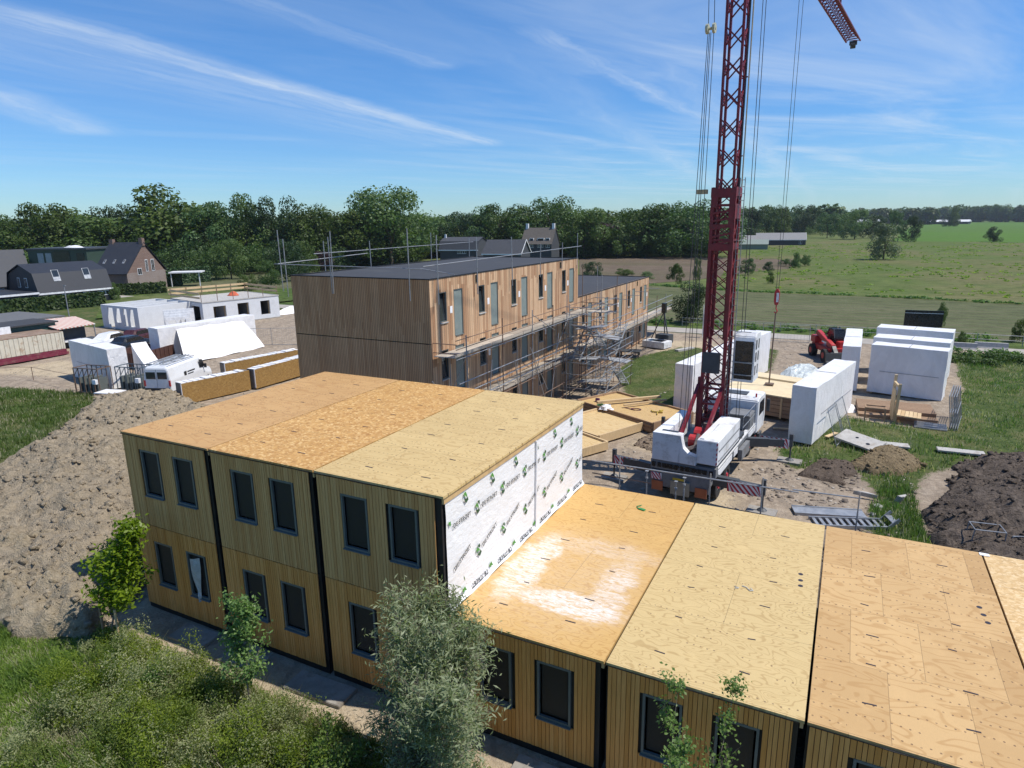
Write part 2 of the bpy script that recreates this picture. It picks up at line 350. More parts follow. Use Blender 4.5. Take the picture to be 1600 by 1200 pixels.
GRASS = [
    [(3.6, 40.5), (3.1, 46.6), (6.0, 53.7), (14, 54), (15.2, 44), (13, 34), (10.6, 29.0), (8.6, 29.6), (6.4, 34)],
    [(18.9, 22.5), (17.8, 25.2), (18.6, 27.2), (19.7, 31), (21.2, 34), (22.2, 33), (26.8, 33), (29.0, 45), (29.7, 58), (29.0, 61), (150, 61.5), (150, 16), (31, 30.5), (27.2, 27.5), (25.0, 24.5), (24.2, 21.5), (24.3, 18.5), (24.6, 14), (22.0, 13), (22.4, 18.0), (23.0, 20.3), (21.4, 25.0), (20.3, 24.3)],
    [(-19.6, 4.2), (-22.0, 8.4), (-28.6, 15.4), (-31.4, 17), (-41, 15.2), (-60, 12), (-130, 12), (-130, -30), (-8, -30), (-14, 0)],
    [(-9, -3.4), (-3.2, -2.9), (-1.0, -2.2), (0.2, -1.2), (1.6, -1.35), (6, -1.45), (14, -1.5), (17, -1.8), (40, -1.9), (40, -30), (-9, -30)],
    [(-95, 38), (-66, 44), (-68, 50), (-60, 60), (-54, 62.5), (-130, 62.5), (-130, 38)],
    [(12.6, 44), (15.4, 46), (15.0, 56), (12, 58), (9, 55)],
    [(-130, 33), (-95, 36), (-64, 39), (-66, 46), (-130, 50)],
]
SAND = [[(-6, -2.6), (0.3, -1.0), (0.2, 2.2), (-6, 1.5)], [(1, -2.2), (40, -2.2), (40, -.55), (1, -.7)], [(-49, 18), (-40, 19), (-38, 24), (-48, 24)], [(2, 56), (6, 47), (12, 52), (8, 58)], [(13.5, 15), (17, 15.5), (17, 18.5), (13.5, 18)], [(10, 22.5), (13.6, 22), (13.6, 28.5), (10.8, 27)]]
DARK = [[(24.4, 15), (26.0, 23), (27.5, 27.5), (31, 30), (50, 32), (50, 12), (25.5, 12)], [(20, 21.5), (21.5, 21.8), (21.6, 24.2), (20, 24)], [(6.5, 9.6), (30, 9.6), (30, 14.2), (22, 15), (6.5, 13)]]
X, Y, Fq = grid(-130, -30, 60, 62.5, .5)
def weight(polys, soft):
    w = np.zeros(X.shape)
    for p in polys: w = np.maximum(w, np.clip(.5+pdist(X, Y, p)/soft, 0, 1))
    return w
wg, ws, wd = weight(GRASS, 1.2), weight(SAND, 1.0), weight(DARK, 1.5)
Z = (fbm(X*.22, Y*.22, 5)-.5)*.30+(fbm(X*1.1+9, Y*1.1, 3)-.5)*.07
sm = lambda a, b, v: (lambda q: q*q*(3-2*q))(np.clip((v-a)/(b-a), 0, 1))
Z -= .25*(1-sm(-.2, 1.2, Y))*sm(-4, 0, X)
near = np.clip(1-pdist(X, Y, [(-1.5, -2), (40, -2), (40, 10.5), (-1.5, 10.5)])*-1/1.5, 0, 1); Z = np.where((near > 0), Z*(1-.75*near)-(.25*(1-sm(-.2, 1.2, Y))*.75*near)*sm(-4, 0, X), Z)
o = link('site_ground', npmesh('site_ground', np.stack([X, Y, Z], -1).reshape(-1, 3), Fq, M_ground, {'grass': wg, 'sand': ws, 'dark': wd}, True)); o['kind'] = 'structure'
def fieldmat(name, a, b, c3, s1=.02, s2=.3, rows=None, rowc=None, aniso=(1, 1, 1), bm=.5):
    t = newmat(name); P = t.n('ShaderNodeNewGeometry').outputs['Position']; P2 = t.vm('MULTIPLY', P, aniso)
    n1 = t.noise(P2, s1, 6, .6); n2 = t.noise(P2, s2, 6, .7); n3 = t.noise(P, 2.5, 3, .7)
    c = t.mix(t.rr(n2, .3, .7), a, b); c = t.mix(t.rr(n1, .42, .62, 0, .8), c, c3)
    n4 = t.noise(t.vm('MULTIPLY', P, (.5, 1.4, 1)), .55, 7, .8, .8)
    c = t.mix(t.rr(n4, .46, .62, 0, .75), c, tuple(q*.55 for q in a)); c = t.mix(t.rr(n4, .5, .3, 0, .35), c, tuple(q*1.25 for q in c3))
    c = t.mix(t.rr(n3, .5, .8, 0, .45), c, tuple(q*.5 for q in a))
    if rows:
        x, y, z = t.sep(P); u = t.m('ADD', t.m('MULTIPLY', x, rows[0]), t.m('MULTIPLY', y, rows[1]))
        s = t.m('SINE', t.m('MULTIPLY', t.m('ADD', u, t.m('MULTIPLY', n1, 2.0)), rows[2])); c = t.mix(t.m('MULTIPLY', t.rr(s, .2, .9), rows[3]), c, rowc)
    t.set(t.bs.inputs['Base Color'], c); t.bs.inputs['Roughness'].default_value = .95; t.bs.inputs['Specular IOR Level'].default_value = .1
    bump(t, t.m('ADD', n2, n3), bm, .3); return t.mat
def flat(name, pts, z, mat, kind='structure'):
    return struct(name, MB().fan(pts, z), mat, kind=kind)
M_far = fieldmat('distant pasture', (.085, .12, .035), (.13, .165, .05), (.15, .15, .06), .006, .05)
b = MB()
for x0, y0, x1, y1 in ((-6000, 62.5, 6000, 8000), (-6000, -3000, 6000, -30), (-6000, -30, -130, 62.5), (60, -30, 6000, 62.5)):
    b.add([(x0, y0, 0), (x1, y0, 0), (x1, y1, 0), (x0, y1, 0)], [(0, 1, 2, 3)])
struct('ground', b, M_far)
M_road = plain('worn concrete road', (.34, .31, .27), .9, sc=.6, var=.16, dirt=((.22, .18, .13), .5))
b = MB(); b.box(-130, 62.7, -.2, 29.8, 66.0, .05); b.box(29.84, 62.4, -.2, 160, 65.0, .05)
struct('road', b, M_road)
M_verge = fieldmat('rank verge grass', (.05, .085, .02), (.09, .14, .03), (.14, .15, .06), .05, .6)
flat('grass_verge', [(-130, 66.0), (160, 65.0), (160, 75.5), (-130, 75.5)], .015, M_verge)
e0, e1, e2, e3 = gp(1020, 447), gp(1180, 457), gp(1400, 466), gp(1600, 477)
M_crop = fieldmat('young crop in rows', (.085, .095, .045), (.12, .125, .062), (.145, .135, .08), .03, .5, (.06, 1.0, 2.1, .55), (.10, .125, .05), (.3, 1.4, 1))
flat('crop_field', [(-130, 72), (160, 69), (160, 98), e3, e2, e1, e0, (-60, 128), (-130, 140)], .03, M_crop)
M_mead = fieldmat('unmown meadow', (.080, .118, .028), (.118, .150, .045), (.165, .145, .07), .03, .16, None, None, (1, .7, 1))
r0 = gp(1360, 382); 
flat('meadow', [e1, e2, e3, (160, 99), (420, 250), gp(1700, 379), gp(1600, 379.5), gp(1430, 377), gp(1300, 376), gp(1180, 386), gp(1120, 402), gp(1118, 430)], .045, M_mead)
flat('bright_field', [gp(1395, 377.0), gp(1600, 379.2), gp(1700, 379), gp(1700, 349), gp(1600, 345), gp(1500, 347.5), gp(1430, 351), gp(1410, 362)], .07, fieldmat('bright green field', (.075, .155, .022), (.10, .185, .03), (.09, .15, .035), .01, .08, None, None, (.3, 1, 1)))
M_plough = fieldmat('ploughed soil', (.135, .10, .075), (.18, .14, .10), (.11, .10, .055), .02, .3, (.25, 1.0, 1.4, .5), (.11, .085, .06), (.4, 1.3, 1))
flat('ploughed_field', [gp(905, 404), gp(1000, 402), gp(1110, 402), gp(1180, 404), gp(1240, 405), gp(1236, 420), gp(1190, 423), gp(1160, 428), gp(1090, 437), gp(1010, 444), gp(905, 432)], .06, M_plough)
b = MB()
for (u, v) in ((880, 515), (1240, 655)): pass
# concrete paving slabs lying in the sand strip at the foot of the building
M_slab = plain('grey concrete slab', (.27, .25, .22), .9, sc=2, var=.2, bmp=.3, dirt=((.16, .13, .1), .6))
for i, (x, y, w, d, a, lab) in enumerate(((2.95, -.52, 1.5, .8, 3, 'grey concrete slab on the ground below the leftmost two modules'), (5.3, -.66, 1.5, .8, -2, 'grey concrete slab on the ground in front of the leaning young tree'), (8.35, -.62, 2.0, .8, 2, 'long grey concrete slab at the foot of the wall, left of the silvery willow'), (12.5, -.60, 1.6, .75, 0, 'concrete slab lying right beside the silvery willow'), (15.6, -.62, 2.2, .75, 1, 'concrete slab at the foot of the wall near the bottom edge, right of the willow'))):
    solo('concrete_slab', MB().box(-w/2, -d/2, -.02, w/2, d/2, .09), M_slab, lab, 'concrete slab', (x, y, -.24), R(a), 'concrete slabs along the foot of the module building', bevel=.015)
# ---- soil heaps
def heap(name, poly, h, seed, mat, label, cat='soil heap', step=.2, rough=.5, soft=2.2, scale=.45, clip=None, crag=.25, clods=15):
    P = np.array(poly); X, Y, Fq = grid(P[:, 0].min()-.3, P[:, 1].min()-.3, P[:, 0].max()+.3, P[:, 1].max()+.3, step)
    d = pdist(X, Y, poly)+(fbm(X*.8+seed, Y*.8, 4)-.5)*1.0
    m = 1-np.exp(-np.clip(d, 0, None)/soft); n = fbm(X*scale+seed, Y*scale+seed*2, 5, .55); rid = lambda f, s_: np.clip(1-np.abs(2*fbm(X*f+s_, Y*f+seed, 3, .5)-1)*3.2, 0, 1); lum = lambda f, s_: np.clip((fbm(X*f+s_, Y*f+seed*1.7, 2, .5)-.36)*3.0, 0, 1)
    Z = h*m*(1-rough+rough*1.7*n)+(crag*(.34*rid(.7, seed)+.22*rid(2.1, seed+5)+.22*lum(2.6, seed+9)*lum(.9, 2))+(fbm(X*7, Y*7+seed, 2)-.5)*.12)*np.clip(m*3, 0, 1)
    Z = np.where(d < 0.05, -.35, Z)
    if clip: Z = np.minimum(Z, clip(X, Y))
    # drop cells wholly below the ground
    zf = Z.ravel(); keep = (zf[Fq].max(1) > -.3); V = np.stack([X, Y, Z], -1).reshape(-1, 3); Fk = Fq[keep]
    # loose clods lying on the surface belong to the heap
    ok = np.flatnonzero((zf > .02)); nc = int(len(ok)*step*step*clods); r_ = np.random.default_rng(int(seed)); k = r_.choice(ok, nc); rad = r_.uniform(.015, .045, nc)+.13*r_.random(nc)**9
    cu_ = np.array([[-1, -1, -1], [1, -1, -1], [1, 1, -1], [-1, 1, -1], [-1, -1, 1], [1, -1, 1], [1, 1, 1], [-1, 1, 1]], float)*.75
    P_ = V[k][:, None]+(cu_[None]+r_.normal(size=(nc, 8, 3))*.28)*rad[:, None, None]*np.array([1.2, 1, .75])+np.concatenate([r_.uniform(-.07, .07, (nc, 1, 2)), np.zeros((nc, 1, 1))], 2)
    cf = np.array([(0, 3, 2, 1), (4, 5, 6, 7), (0, 1, 5, 4), (1, 2, 6, 5), (2, 3, 7, 6), (3, 0, 4, 7)]); Fc = (cf[None]+8*np.arange(nc)[:, None, None]).reshape(-1, 4)+len(V)
    o = link(name, npmesh(name, np.concatenate([V, P_.reshape(-1, 3)]), np.concatenate([Fk, Fc]), mat, None, True)); return tag(o, label, cat)
def soil(name, a, b, c, s=1.0, cl=.5):
    t = newmat(name); P = t.n('ShaderNodeNewGeometry').outputs['Position']
    n1 = t.noise(P, .5*s, 6, .65); n2 = t.noise(P, 3.4*s, 6, .7, .6); n3 = t.noise(P, 16*s, 4, .7)
    v = t.n('ShaderNodeTexVoronoi', {'Vector': P, 'Scale': 2.2*s}, feature='F1').outputs[0]
    k = t.mix(t.rr(n2, .3, .7), a, b); k = t.mix(t.rr(n1, .4, .65, 0, .8), k, c); k = t.mix(t.rr(n3, .5, .8, 0, .5), k, tuple(x*.45 for x in a))
    t.set(t.bs.inputs['Base Color'], k); t.bs.inputs['Roughness'].default_value = 1; t.bs.inputs['Specular IOR Level'].default_value = .1
    bump(t, t.m('ADD', t.m('ADD', n2, t.m('MULTIPLY', n3, .45)), t.m('MULTIPLY', v, cl)), 1.0, .25); return t.mat
heap('soil_heap', [(-.65, 1.0), (-.65, 9), (-2, 13), (-16, 17.0), (-23.2, 19.3), (-28.0, 17.4), (-28.4, 15.2), (-22.2, 8.8), (-19.6, 4.6), (-14.2, .2), (-9.2, -3.0), (-5.0, -3.6), (-2.6, -2.9), (-1.2, -1.2)], 1.65, 3.0,
     soil('dug soil', (.295, .24, .165), (.485, .40, .285), (.40, .33, .235)), 'long bank of lumpy grey brown soil left of the module building', clip=lambda X, Y: .35+.75*np.clip(-.65-X, 0, None)+.02*np.clip(Y, 0, None), rough=.62, crag=.58, soft=2.6, step=.13)
heap('sand_heap', [(-9.5, -2.0), (-5.2, -3.4), (-2.4, -3.3), (-.2, -1.9), (-.9, .3), (-2.5, 2.2), (-6.5, 2.6), (-10.5, .4)], 1.0, 8.0, soil('pale clumped sand', (.36, .29, .19), (.50, .42, .30), (.42, .35, .25), 1.3), 'pale clumped sand spread before the soil bank beside the leafy young tree', 'sand heap', rough=.5, soft=1.3, crag=.8, step=.10)
heap('soil_heap', [(24.6, 15.5), (24.3, 19.5), (25.6, 22.8), (26.3, 26.2), (28.0, 28.8), (30.5, 30.4), (42, 31), (42, 12), (27, 12.2), (24.8, 13.5)], 1.25, 21.0,
     soil('black topsoil', (.080, .064, .052), (.23, .185, .15), (.14, .113, .093), 1.0, .8), 'large heap of black crumbly topsoil at the right edge', rough=.75, soft=1.6, crag=.45, step=.15)
heap('sand_heap', [(21.6, 24.3), (22.3, 26.8), (23.3, 28.0), (24.6, 27.2), (24.9, 25.4), (23.8, 24.0), (22.4, 23.6)], 1.0, 33.0, soil('tan sand', (.27, .20, .115), (.38, .295, .18), (.31, .235, .14), 2.0), 'rounded heap of tan sand beside the tilted concrete plates', 'sand heap', rough=.3, soft=.9, crag=.12, step=.12)
heap('soil_heap', [(19.2, 21.6), (20.0, 24.6), (21.9, 25.0), (22.3, 23.4), (21.2, 21.5)], .5, 41.0, soil('churned soil', (.11, .085, .065), (.20, .155, .12), (.155, .12, .095)), 'low churned brown soil mound left of the tan sand heap', rough=.6, soft=.9, crag=.25, step=.12)
heap('soil_heap', [(10.2, 22.6), (10.3, 25.2), (11.4, 27.3), (13.3, 27.6), (13.6, 23), (12.4, 21.3)], .35, 51.0, soil('yard sand', (.26, .195, .14), (.37, .29, .215), (.31, .245, .18)), 'low brown sand mound between the crane and the wooden floor panels', rough=.4, soft=1.2, crag=.05, step=.2)
# ---- grass and wild plants
M_gr1 = leafmat('meadow grass blades', (.13, .22, .032), (.27, .38, .075), .45)
M_gr2 = leafmat('dry seed heads', (.30, .29, .17), (.46, .43, .30), .35)
M_gr3 = leafmat('dark weeds', (.06, .125, .022), (.14, .23, .05), .4)
M_rub = None
M_gr4 = leafmat('grey green weeds', (.25, .31, .15), (.48, .52, .31), .45)
def terr(x, y):
    z = (fbm(x*.22, y*.22, 5)-.5)*.30; return z-np.where((y < .5) & (x > -4), .25*np.clip((x+4)/4, 0, 1), 0)-.02
def blades(poly, dens, hmin, hmax, w, lean=.45, seed=0, palef=.25, clump=1.0):
    P = np.array(poly); x0, y0, x1, y1 = P[:, 0].min(), P[:, 1].min(), P[:, 0].max(), P[:, 1].max(); n = int((x1-x0)*(y1-y0)*dens)
    x = rng.uniform(x0, x1, n); y = rng.uniform(y0, y1, n); k = pdist(x, y, poly)+(fbm(x*1.2, y*1.2, 3)-.5)*.8 > 0; x = x[k]; y = y[k]; n = len(x)
    f = fbm(x*.55*clump+seed, y*.55*clump, 4, .6); k2 = (fbm(x*2+seed, y*2, 3)+rng.uniform(-.25, .25, n)) > .36; x, y, f = x[k2], y[k2], f[k2]; n = len(x)
    h = (hmin+(hmax-hmin)*np.clip((f-.3)*2.6, 0, 1))*rng.uniform(.6, 1.25, n); a = rng.uniform(0, 2*np.pi, n); l = h*lean*rng.uniform(.2, 1.4, n); b = a+np.pi/2+rng.uniform(-.6, .6, n)
    z = terr(x, y); ww = w*rng.uniform(.6, 1.3, n)
    lx, ly = np.cos(a)*l, np.sin(a)*l; wx, wy = np.cos(b)*ww/2, np.sin(b)*ww/2
    V = np.stack([np.stack([x-wx, y-wy, z], -1), np.stack([x+wx, y+wy, z], -1), np.stack([x+wx*.25+lx, y+wy*.25+ly, z+h*.97], -1), np.stack([x-wx*.25+lx, y-wy*.25+ly, z+h], -1)], 1)
    mi = np.zeros(n, int); g = fbm(x*.9+31, y*.9+7, 3); mi[(rng.random(n) < palef*np.clip((g-.35)*5, 0.1, 2))] = 1; mi[(g < .42) & (rng.random(n) < .6)] = 2
    return V.reshape(-1, 3), mi
def stuff_grass(name, polys, mats, label=None):
    Vs, ms = [], []
    for a in polys: v, m = blades(**a); Vs.append(v); ms.append(m)
    V = np.concatenate(Vs); mi = np.concatenate(ms); me = npmesh(name, V, np.arange(len(V)).reshape(-1, 4), mats); me.polygons.foreach_set('material_index', mi.astype(np.int32))
    o = link(name, me); o['kind'] = 'stuff'; return o
FG = [(-9, -3.6), (-3.2, -3.0), (-1.0, -2.3), (0.2, -1.3), (1.6, -1.4), (6, -1.55), (13.8, -1.65), (16.5, -2.0), (16.5, -11), (-9, -11)]
stuff_grass('meadow_grass', [dict(poly=FG, dens=1500, hmin=.08, hmax=.30, w=.026, palef=.22, lean=.8), dict(poly=[(1.0, -1.5), (13.5, -1.6), (13.5, -6.0), (5, -6.5), (1.5, -4.5)], dens=520, hmin=.2, hmax=.62, w=.016, seed=5, palef=.75, lean=.5)], [M_gr1, M_gr2, M_gr3])
M_gr5 = leafmat('distant meadow blades', (.058, .105, .018), (.12, .18, .04), .38)
stuff_grass('meadow_grass', [dict(poly=[(-19.6, 4.6), (-22.3, 8.6), (-28.8, 15.6), (-31.4, 17), (-41, 15.2), (-60, 10), (-60, -2), (-19, -2), (-16, 1.5)], dens=120, hmin=.12, hmax=.32, w=.05, palef=.2)], [M_gr5, M_gr2, M_gr3])
stuff_grass('meadow_grass', [dict(poly=GRASS[1][:9]+[(60, 61), (60, 16)]+GRASS[1][12:], dens=70, hmin=.08, hmax=.28, w=.05, palef=.35), dict(poly=[(22.4, 14), (24.4, 14), (24.4, 22), (23.4, 24), (22.6, 19)], dens=260, hmin=.2, hmax=.42, w=.035, palef=.15), dict(poly=GRASS[0], dens=40, hmin=.04, hmax=.16, w=.03, palef=.4)], [M_gr5, M_gr2, M_gr3])
def scatter_stones(name, polys, mat, dens, r0, r1, seed):
    r_ = np.random.default_rng(seed); Ps = []
    for poly in polys:
        P = np.array(poly); n = int((P[:, 0].max()-P[:, 0].min())*(P[:, 1].max()-P[:, 1].min())*dens); x = r_.uniform(P[:, 0].min(), P[:, 0].max(), n); y = r_.uniform(P[:, 1].min(), P[:, 1].max(), n)
        k = (pdist(x, y, poly) > 0) & (fbm(x*.7+seed, y*.7, 3)+r_.uniform(-.15, .15, n) > .5); Ps.append(np.stack([x[k], y[k], terr(x[k], y[k])+.02], -1))
    c = np.concatenate(Ps); n = len(c); rad = r0+(r1-r0)*r_.random(n)**4; cu_ = np.array([[-1, -1, -1], [1, -1, -1], [1, 1, -1], [-1, 1, -1], [-1, -1, 1], [1, -1, 1], [1, 1, 1], [-1, 1, 1]], float)*.7
    V = (c[:, None]+(cu_[None]+r_.normal(size=(n, 8, 3))*.3)*rad[:, None, None]*np.array([1.3, 1, .6])).reshape(-1, 3); cf = np.array([(0, 3, 2, 1), (4, 5, 6, 7), (0, 1, 5, 4), (1, 2, 6, 5), (2, 3, 7, 6), (3, 0, 4, 7)])
    o = link(name, npmesh(name, V, (cf[None]+8*np.arange(n)[:, None, None]).reshape(-1, 4), mat)); o['kind'] = 'stuff'
scatter_stones('rubble', [[(11, 10.5), (24, 11), (24.5, 24), (18, 24), (12, 20)], [(10, 20), (17, 24), (22, 40), (22, 62), (8, 61), (9, 30)]], plain('rubble', (.33, .29, .24), .95, sc=4, var=.35), 9, .02, .10, 3)
scatter_stones('soil_clods', [[(16.5, 18.5), (24, 15), (24.5, 23), (20, 25), (17.5, 22)], [(7, 10.5), (24, 10.5), (24, 15), (10, 14)]], plain('soil clods', (.17, .135, .105), 1, sc=4, var=.4), 14, .03, .13, 5)
scatter_stones('pebbles', [[(-50, 10), (-30, 14), (-20, 20), (-20, 45), (-50, 42), (-52, 26)], [(0, -2), (30, -2), (30, -.1), (0, -.1)]], plain('pebbles', (.36, .31, .25), .95, sc=4, var=.3), 4, .02, .09, 8)
def leafcloud(cs, n, size, squash=.85, seed=0, jit=.35, shell=.55, narrow=.6):
    """leaf sized quads spread through lobes; cs = [(x,y,z,r)]; returns the vertex array"""
    r_ = np.random.default_rng(seed); cs = np.array(cs, float); w = cs[:, 3]**2; w /= w.sum(); k = r_.choice(len(cs), n, p=w)
    d = r_.normal(size=(n, 3)); d /= np.linalg.norm(d, axis=1)[:, None]; rad = cs[k, 3]*(shell+(1-shell)*r_.random(n)**.5)
    c = cs[k, :3]+d*rad[:, None]*np.array([1, 1, squash]); nn = d+r_.normal(size=(n, 3))*jit; nn[:, 2] += .25; nn /= np.linalg.norm(nn, axis=1)[:, None]
    t = np.cross(nn, r_.normal(size=(n, 3))); t /= np.linalg.norm(t, axis=1)[:, None]; b = np.cross(nn, t); s = size*r_.uniform(.6, 1.3, n)[:, None]
    a = t*s*.5; b = b*s*.5*narrow
    return np.stack([c-a, c-b, c+a, c+b], 1).reshape(-1, 3)
def leafmesh(name, V, mat): return npmesh(name, V, np.arange(len(V)).reshape(-1, 4), mat)
Vs = []; ms = []
for i in range(430):
    x = random.uniform(0.5, 14.5); y = -1.75-random.random()**1.2*5.5; tall = i > 310 and x > 1.8
    if tall: y = -1.95-random.random()*2.8
    if (y < -4.2 and x < 3.0) or (y < -3.2 and x < 1.2): continue
    r = random.uniform(.4, .85) if tall else random.uniform(.2, .55); z = float(terr(np.array([x]), np.array([y]))[0]); lob = [(x+random.uniform(-r, r)*.7, y+random.uniform(-r, r)*.7, z+random.uniform(.2, 1.7 if tall else 1.35)*r, r*.42) for _ in range(10)]
    v = leafcloud(lob, 1500 if tall else 800, .066, 1.1, i, 1.1, .2, .42); Vs.append(v); ms.append(np.full(len(v)//4, random.choice((0, 1, 1, 2, 2, 3))))
V = np.concatenate(Vs); me = npmesh('wild_plants', V, np.arange(len(V)).reshape(-1, 4), [M_gr3, M_gr4, M_gr1, leafmat('mid green weeds', (.10, .17, .045), (.22, .30, .10), .4)]); me.polygons.foreach_set('material_index', np.concatenate(ms).astype(np.int32))
o = link('wild_plants', me); o['kind'] = 'stuff'
Vs = []
for i in range(140):                                         # rank growth along the road and field edges
    x = random.uniform(-2, 75); y = random.choice((random.uniform(67.2, 71), random.uniform(59.5, 61.6) if x > 30 else random.uniform(67.2, 71))); r = random.uniform(.3, .8)
    Vs.append(leafcloud([(x+random.uniform(-r, r), y+random.uniform(-r, r)*.5, .1+random.uniform(0, .5)*r, r*.6) for _ in range(5)], 90, .25, .8, i, .5, .3))
for i in range(60):
    q = i/59*3; a, b_ = [(e0, e1), (e1, e2), (e2, e3)][min(2, int(q))]; f = q-min(2, int(q)); r = random.uniform(.3, .9)
    x = a[0]+(b_[0]-a[0])*f+random.uniform(-1.5, 1.5); y = a[1]+(b_[1]-a[1])*f+random.uniform(.3, 1.5)
    Vs.append(leafcloud([(x+random.uniform(-r, r)*2, y+random.uniform(-r, r)*.4, random.uniform(0, .35)*r, r*.6) for _ in range(6)], 90, .35, .6, i, .5, .3))
o = link('verge_plants', leafmesh('verge_plants', np.concatenate(Vs), M_gr3)); o['kind'] = 'stuff'
Vs = []; mp = [e1, e2, e3, (160, 99), gp(1640, 379.5), gp(1430, 377), gp(1180, 386), gp(1118, 430)]; MPx = np.array(mp)
xs = rng.uniform(MPx[:, 0].min(), MPx[:, 0].max(), 9000); ys_ = rng.uniform(MPx[:, 1].min(), MPx[:, 1].max(), 9000); kk = (pdist(xs, ys_, mp) > 1) & (fbm(xs*.05, ys_*.05, 4)+rng.uniform(-.1, .1, 9000) > .5)
for i, (x, y) in enumerate(zip(xs[kk][:1100], ys_[kk][:1100])):
    r = random.uniform(.25, .8); Vs.append(leafcloud([(x, y, .1, r), (x+r, y+random.uniform(-1, 1), .05, r*.7)], 14, .55, .35, i, .6, .2))
o = link('meadow_tussocks', leafmesh('meadow_tussocks', np.concatenate(Vs), M_gr1)); o['kind'] = 'stuff'
# ================================================================== module building in front
PW, ML, ZL, ZU, HS, GAP = 4.1485, 9.461, 2.963, 6.181, 3.02, .152
M_clad = island_wood('oiled larch slats', (.55, .275, .085), (.69, .40, .15), .7, (8, 8, .5), None)
M_clad2 = island_wood('oiled larch slats lower', (.64, .27, .055), (.79, .385, .11), .7, (8, 8, .5), None)
M_memb = plain('black roofing membrane', (.012, .012, .013), .6, var=.4, sc=5, bmp=.3)
M_frame = plain('grey green window frame', (.12, .135, .13), .4, var=.08)
M_edge = plain('raw timber edge', (.50, .34, .16), .7, sc=4)
M_strap = plain('dark lifting slot', (.035, .028, .035), .5)
def glass(name, col=(.012, .015, .017), rough=.06, wave=.0):
    t = newmat(name); o = obc(t); n = t.noise(o, 1.7, 3, .5)
    t.set(t.bs.inputs['Base Color'], t.mix(n, tuple(c*.5 for c in col), tuple(c*1.6 for c in col))); t.bs.inputs['Roughness'].default_value = rough
    t.bs.inputs['Specular IOR Level'].default_value = .6
    if wave: bump(t, t.noise(o, 2.5, 3, .5), wave, .05)
    return t.mat
M_pane = glass('dark window pane', (.03, .036, .04), wave=.12)
def film():
    t = newmat('crumpled clear film'); o = obc(t); n = t.noise(t.vm('MULTIPLY', o, (3, 3, 1.2)), 1.6, 5, .6, 1.5)
    t.set(t.bs.inputs['Base Color'], t.mix(t.rr(n, .5, .62), (.07, .075, .078), (.32, .33, .33))); t.bs.inputs['Roughness'].default_value = .28; bump(t, n, 1.0, .15); return t.mat
M_film = film()
M_film2 = plain('loose white film', (.42, .43, .42), .35, var=.25, sc=3, bmp=.5)
def slats(mb, x0, x1, z0, z1, holes, y, seed, wmin=.062, wmax=.098, gap=.012, th=.028):
    r_ = random.Random(seed); x = x0
    while x < x1-.03:
        w = min(r_.uniform(wmin, wmax), x1-x); a, b = x, x+w-gap; dy = r_.uniform(0, .012)
        segs = [(z0, z1)]
        for hx0, hx1, hz0, hz1 in holes:
            if b > hx0 and a < hx1:
                ns = []
                for s0, s1 in segs:
                    if hz0 > s0: ns.append((s0, min(hz0, s1)))
                    if hz1 < s1: ns.append((max(hz1, s0), s1))
                segs = ns
                if a < hx0 < b: pass
        for s0, s1 in segs:
            if s1-s0 > .02: mb.box(a, y-th-dy, s0, b, y, s1)
        x += w
    return mb
def near_window(parent, x, z, w, h, kind):
    fr = MB(); f = .055; y0 = -.045
    fr.box(x, y0, z, x+f, .10, z+h); fr.box(x+w-f, y0, z, x+w, .10, z+h); fr.box(x+f, y0, z+h-f, x+w-f, .10, z+h); fr.box(x+f, y0, z, x+w-f, .10, z+f)
    g = f+.045                                          # sash inside the frame, set back
    fr.box(x+f, .03, z+f, x+g, .095, z+h-f); fr.box(x+w-g, .03, z+f, x+w-f, .095, z+h-f); fr.box(x+g, .03, z+h-g, x+w-g, .095, z+h-f); fr.box(x+g, .03, z+f, x+w-g, .095, z+g)
    o = part('window', fr, M_frame, parent)
    part('pane', MB().box(x+g+.001, .06, z+g+.001, x+w-g-.001, .075, z+h-g-.001), M_film if kind in (1, 2) else M_pane, o, label={1: 'pane covered by crumpled clear film', 2: 'pane covered by crumpled clear film'}.get(kind))
    part('sill', MB().hexa([(x-.015, -.10, z-.035), (x+w+.015, -.10, z-.035), (x+w+.015, .0, z-.035), (x-.015, 0, z-.035), (x-.015, -.10, z-.012), (x+w+.015, -.10, z-.012), (x+w+.015, .0, z+.01-.012), (x-.015, 0, z+.01-.012)]), M_frame, o)
    if kind == 3:                                       # a torn sheet of film hanging out of the opening
        b = MB(); n = 9
        vs = []
        for j in range(n):
            t_ = j/(n-1); zz = z+h-.22-t_*(h-.10); wl = .30*(1-t_)**.7+.03; xc = x+w*.36+.10*t_+math.sin(t_*7)*.02
            vs += [(xc-wl*.45, -.06-.05*math.sin(t_*5), zz), (xc+wl*.2, -.10-.04*math.sin(t_*8), zz+.05*(1-t_)), (xc+wl, -.055, zz+.13*(1-t_))]
        b.add(vs, [(3*j+k, 3*j+k+1, 3*j+k+4, 3*j+k+3) for j in range(n-1) for k in (0, 1)]); part('plastic_film', b, M_film2, o, 'torn white film hanging from the window')
    if kind == 4:
        part('plastic_film', MB().add([(x+g+.03, .05, z+h*.62), (x+w-g, .045, z+h*.74), (x+w-g, .05, z+h*.52), (x+g, .045, z+h*.58), (x+g+.02, .052, z+.15), (x+w-g, .052, z+.2)], [(0, 1, 2, 3), (3, 2, 5, 4)]), plain('grey film', (.24, .25, .24), .4), o)
WX = (.86, 2.43); WW = .865; WH = 1.565
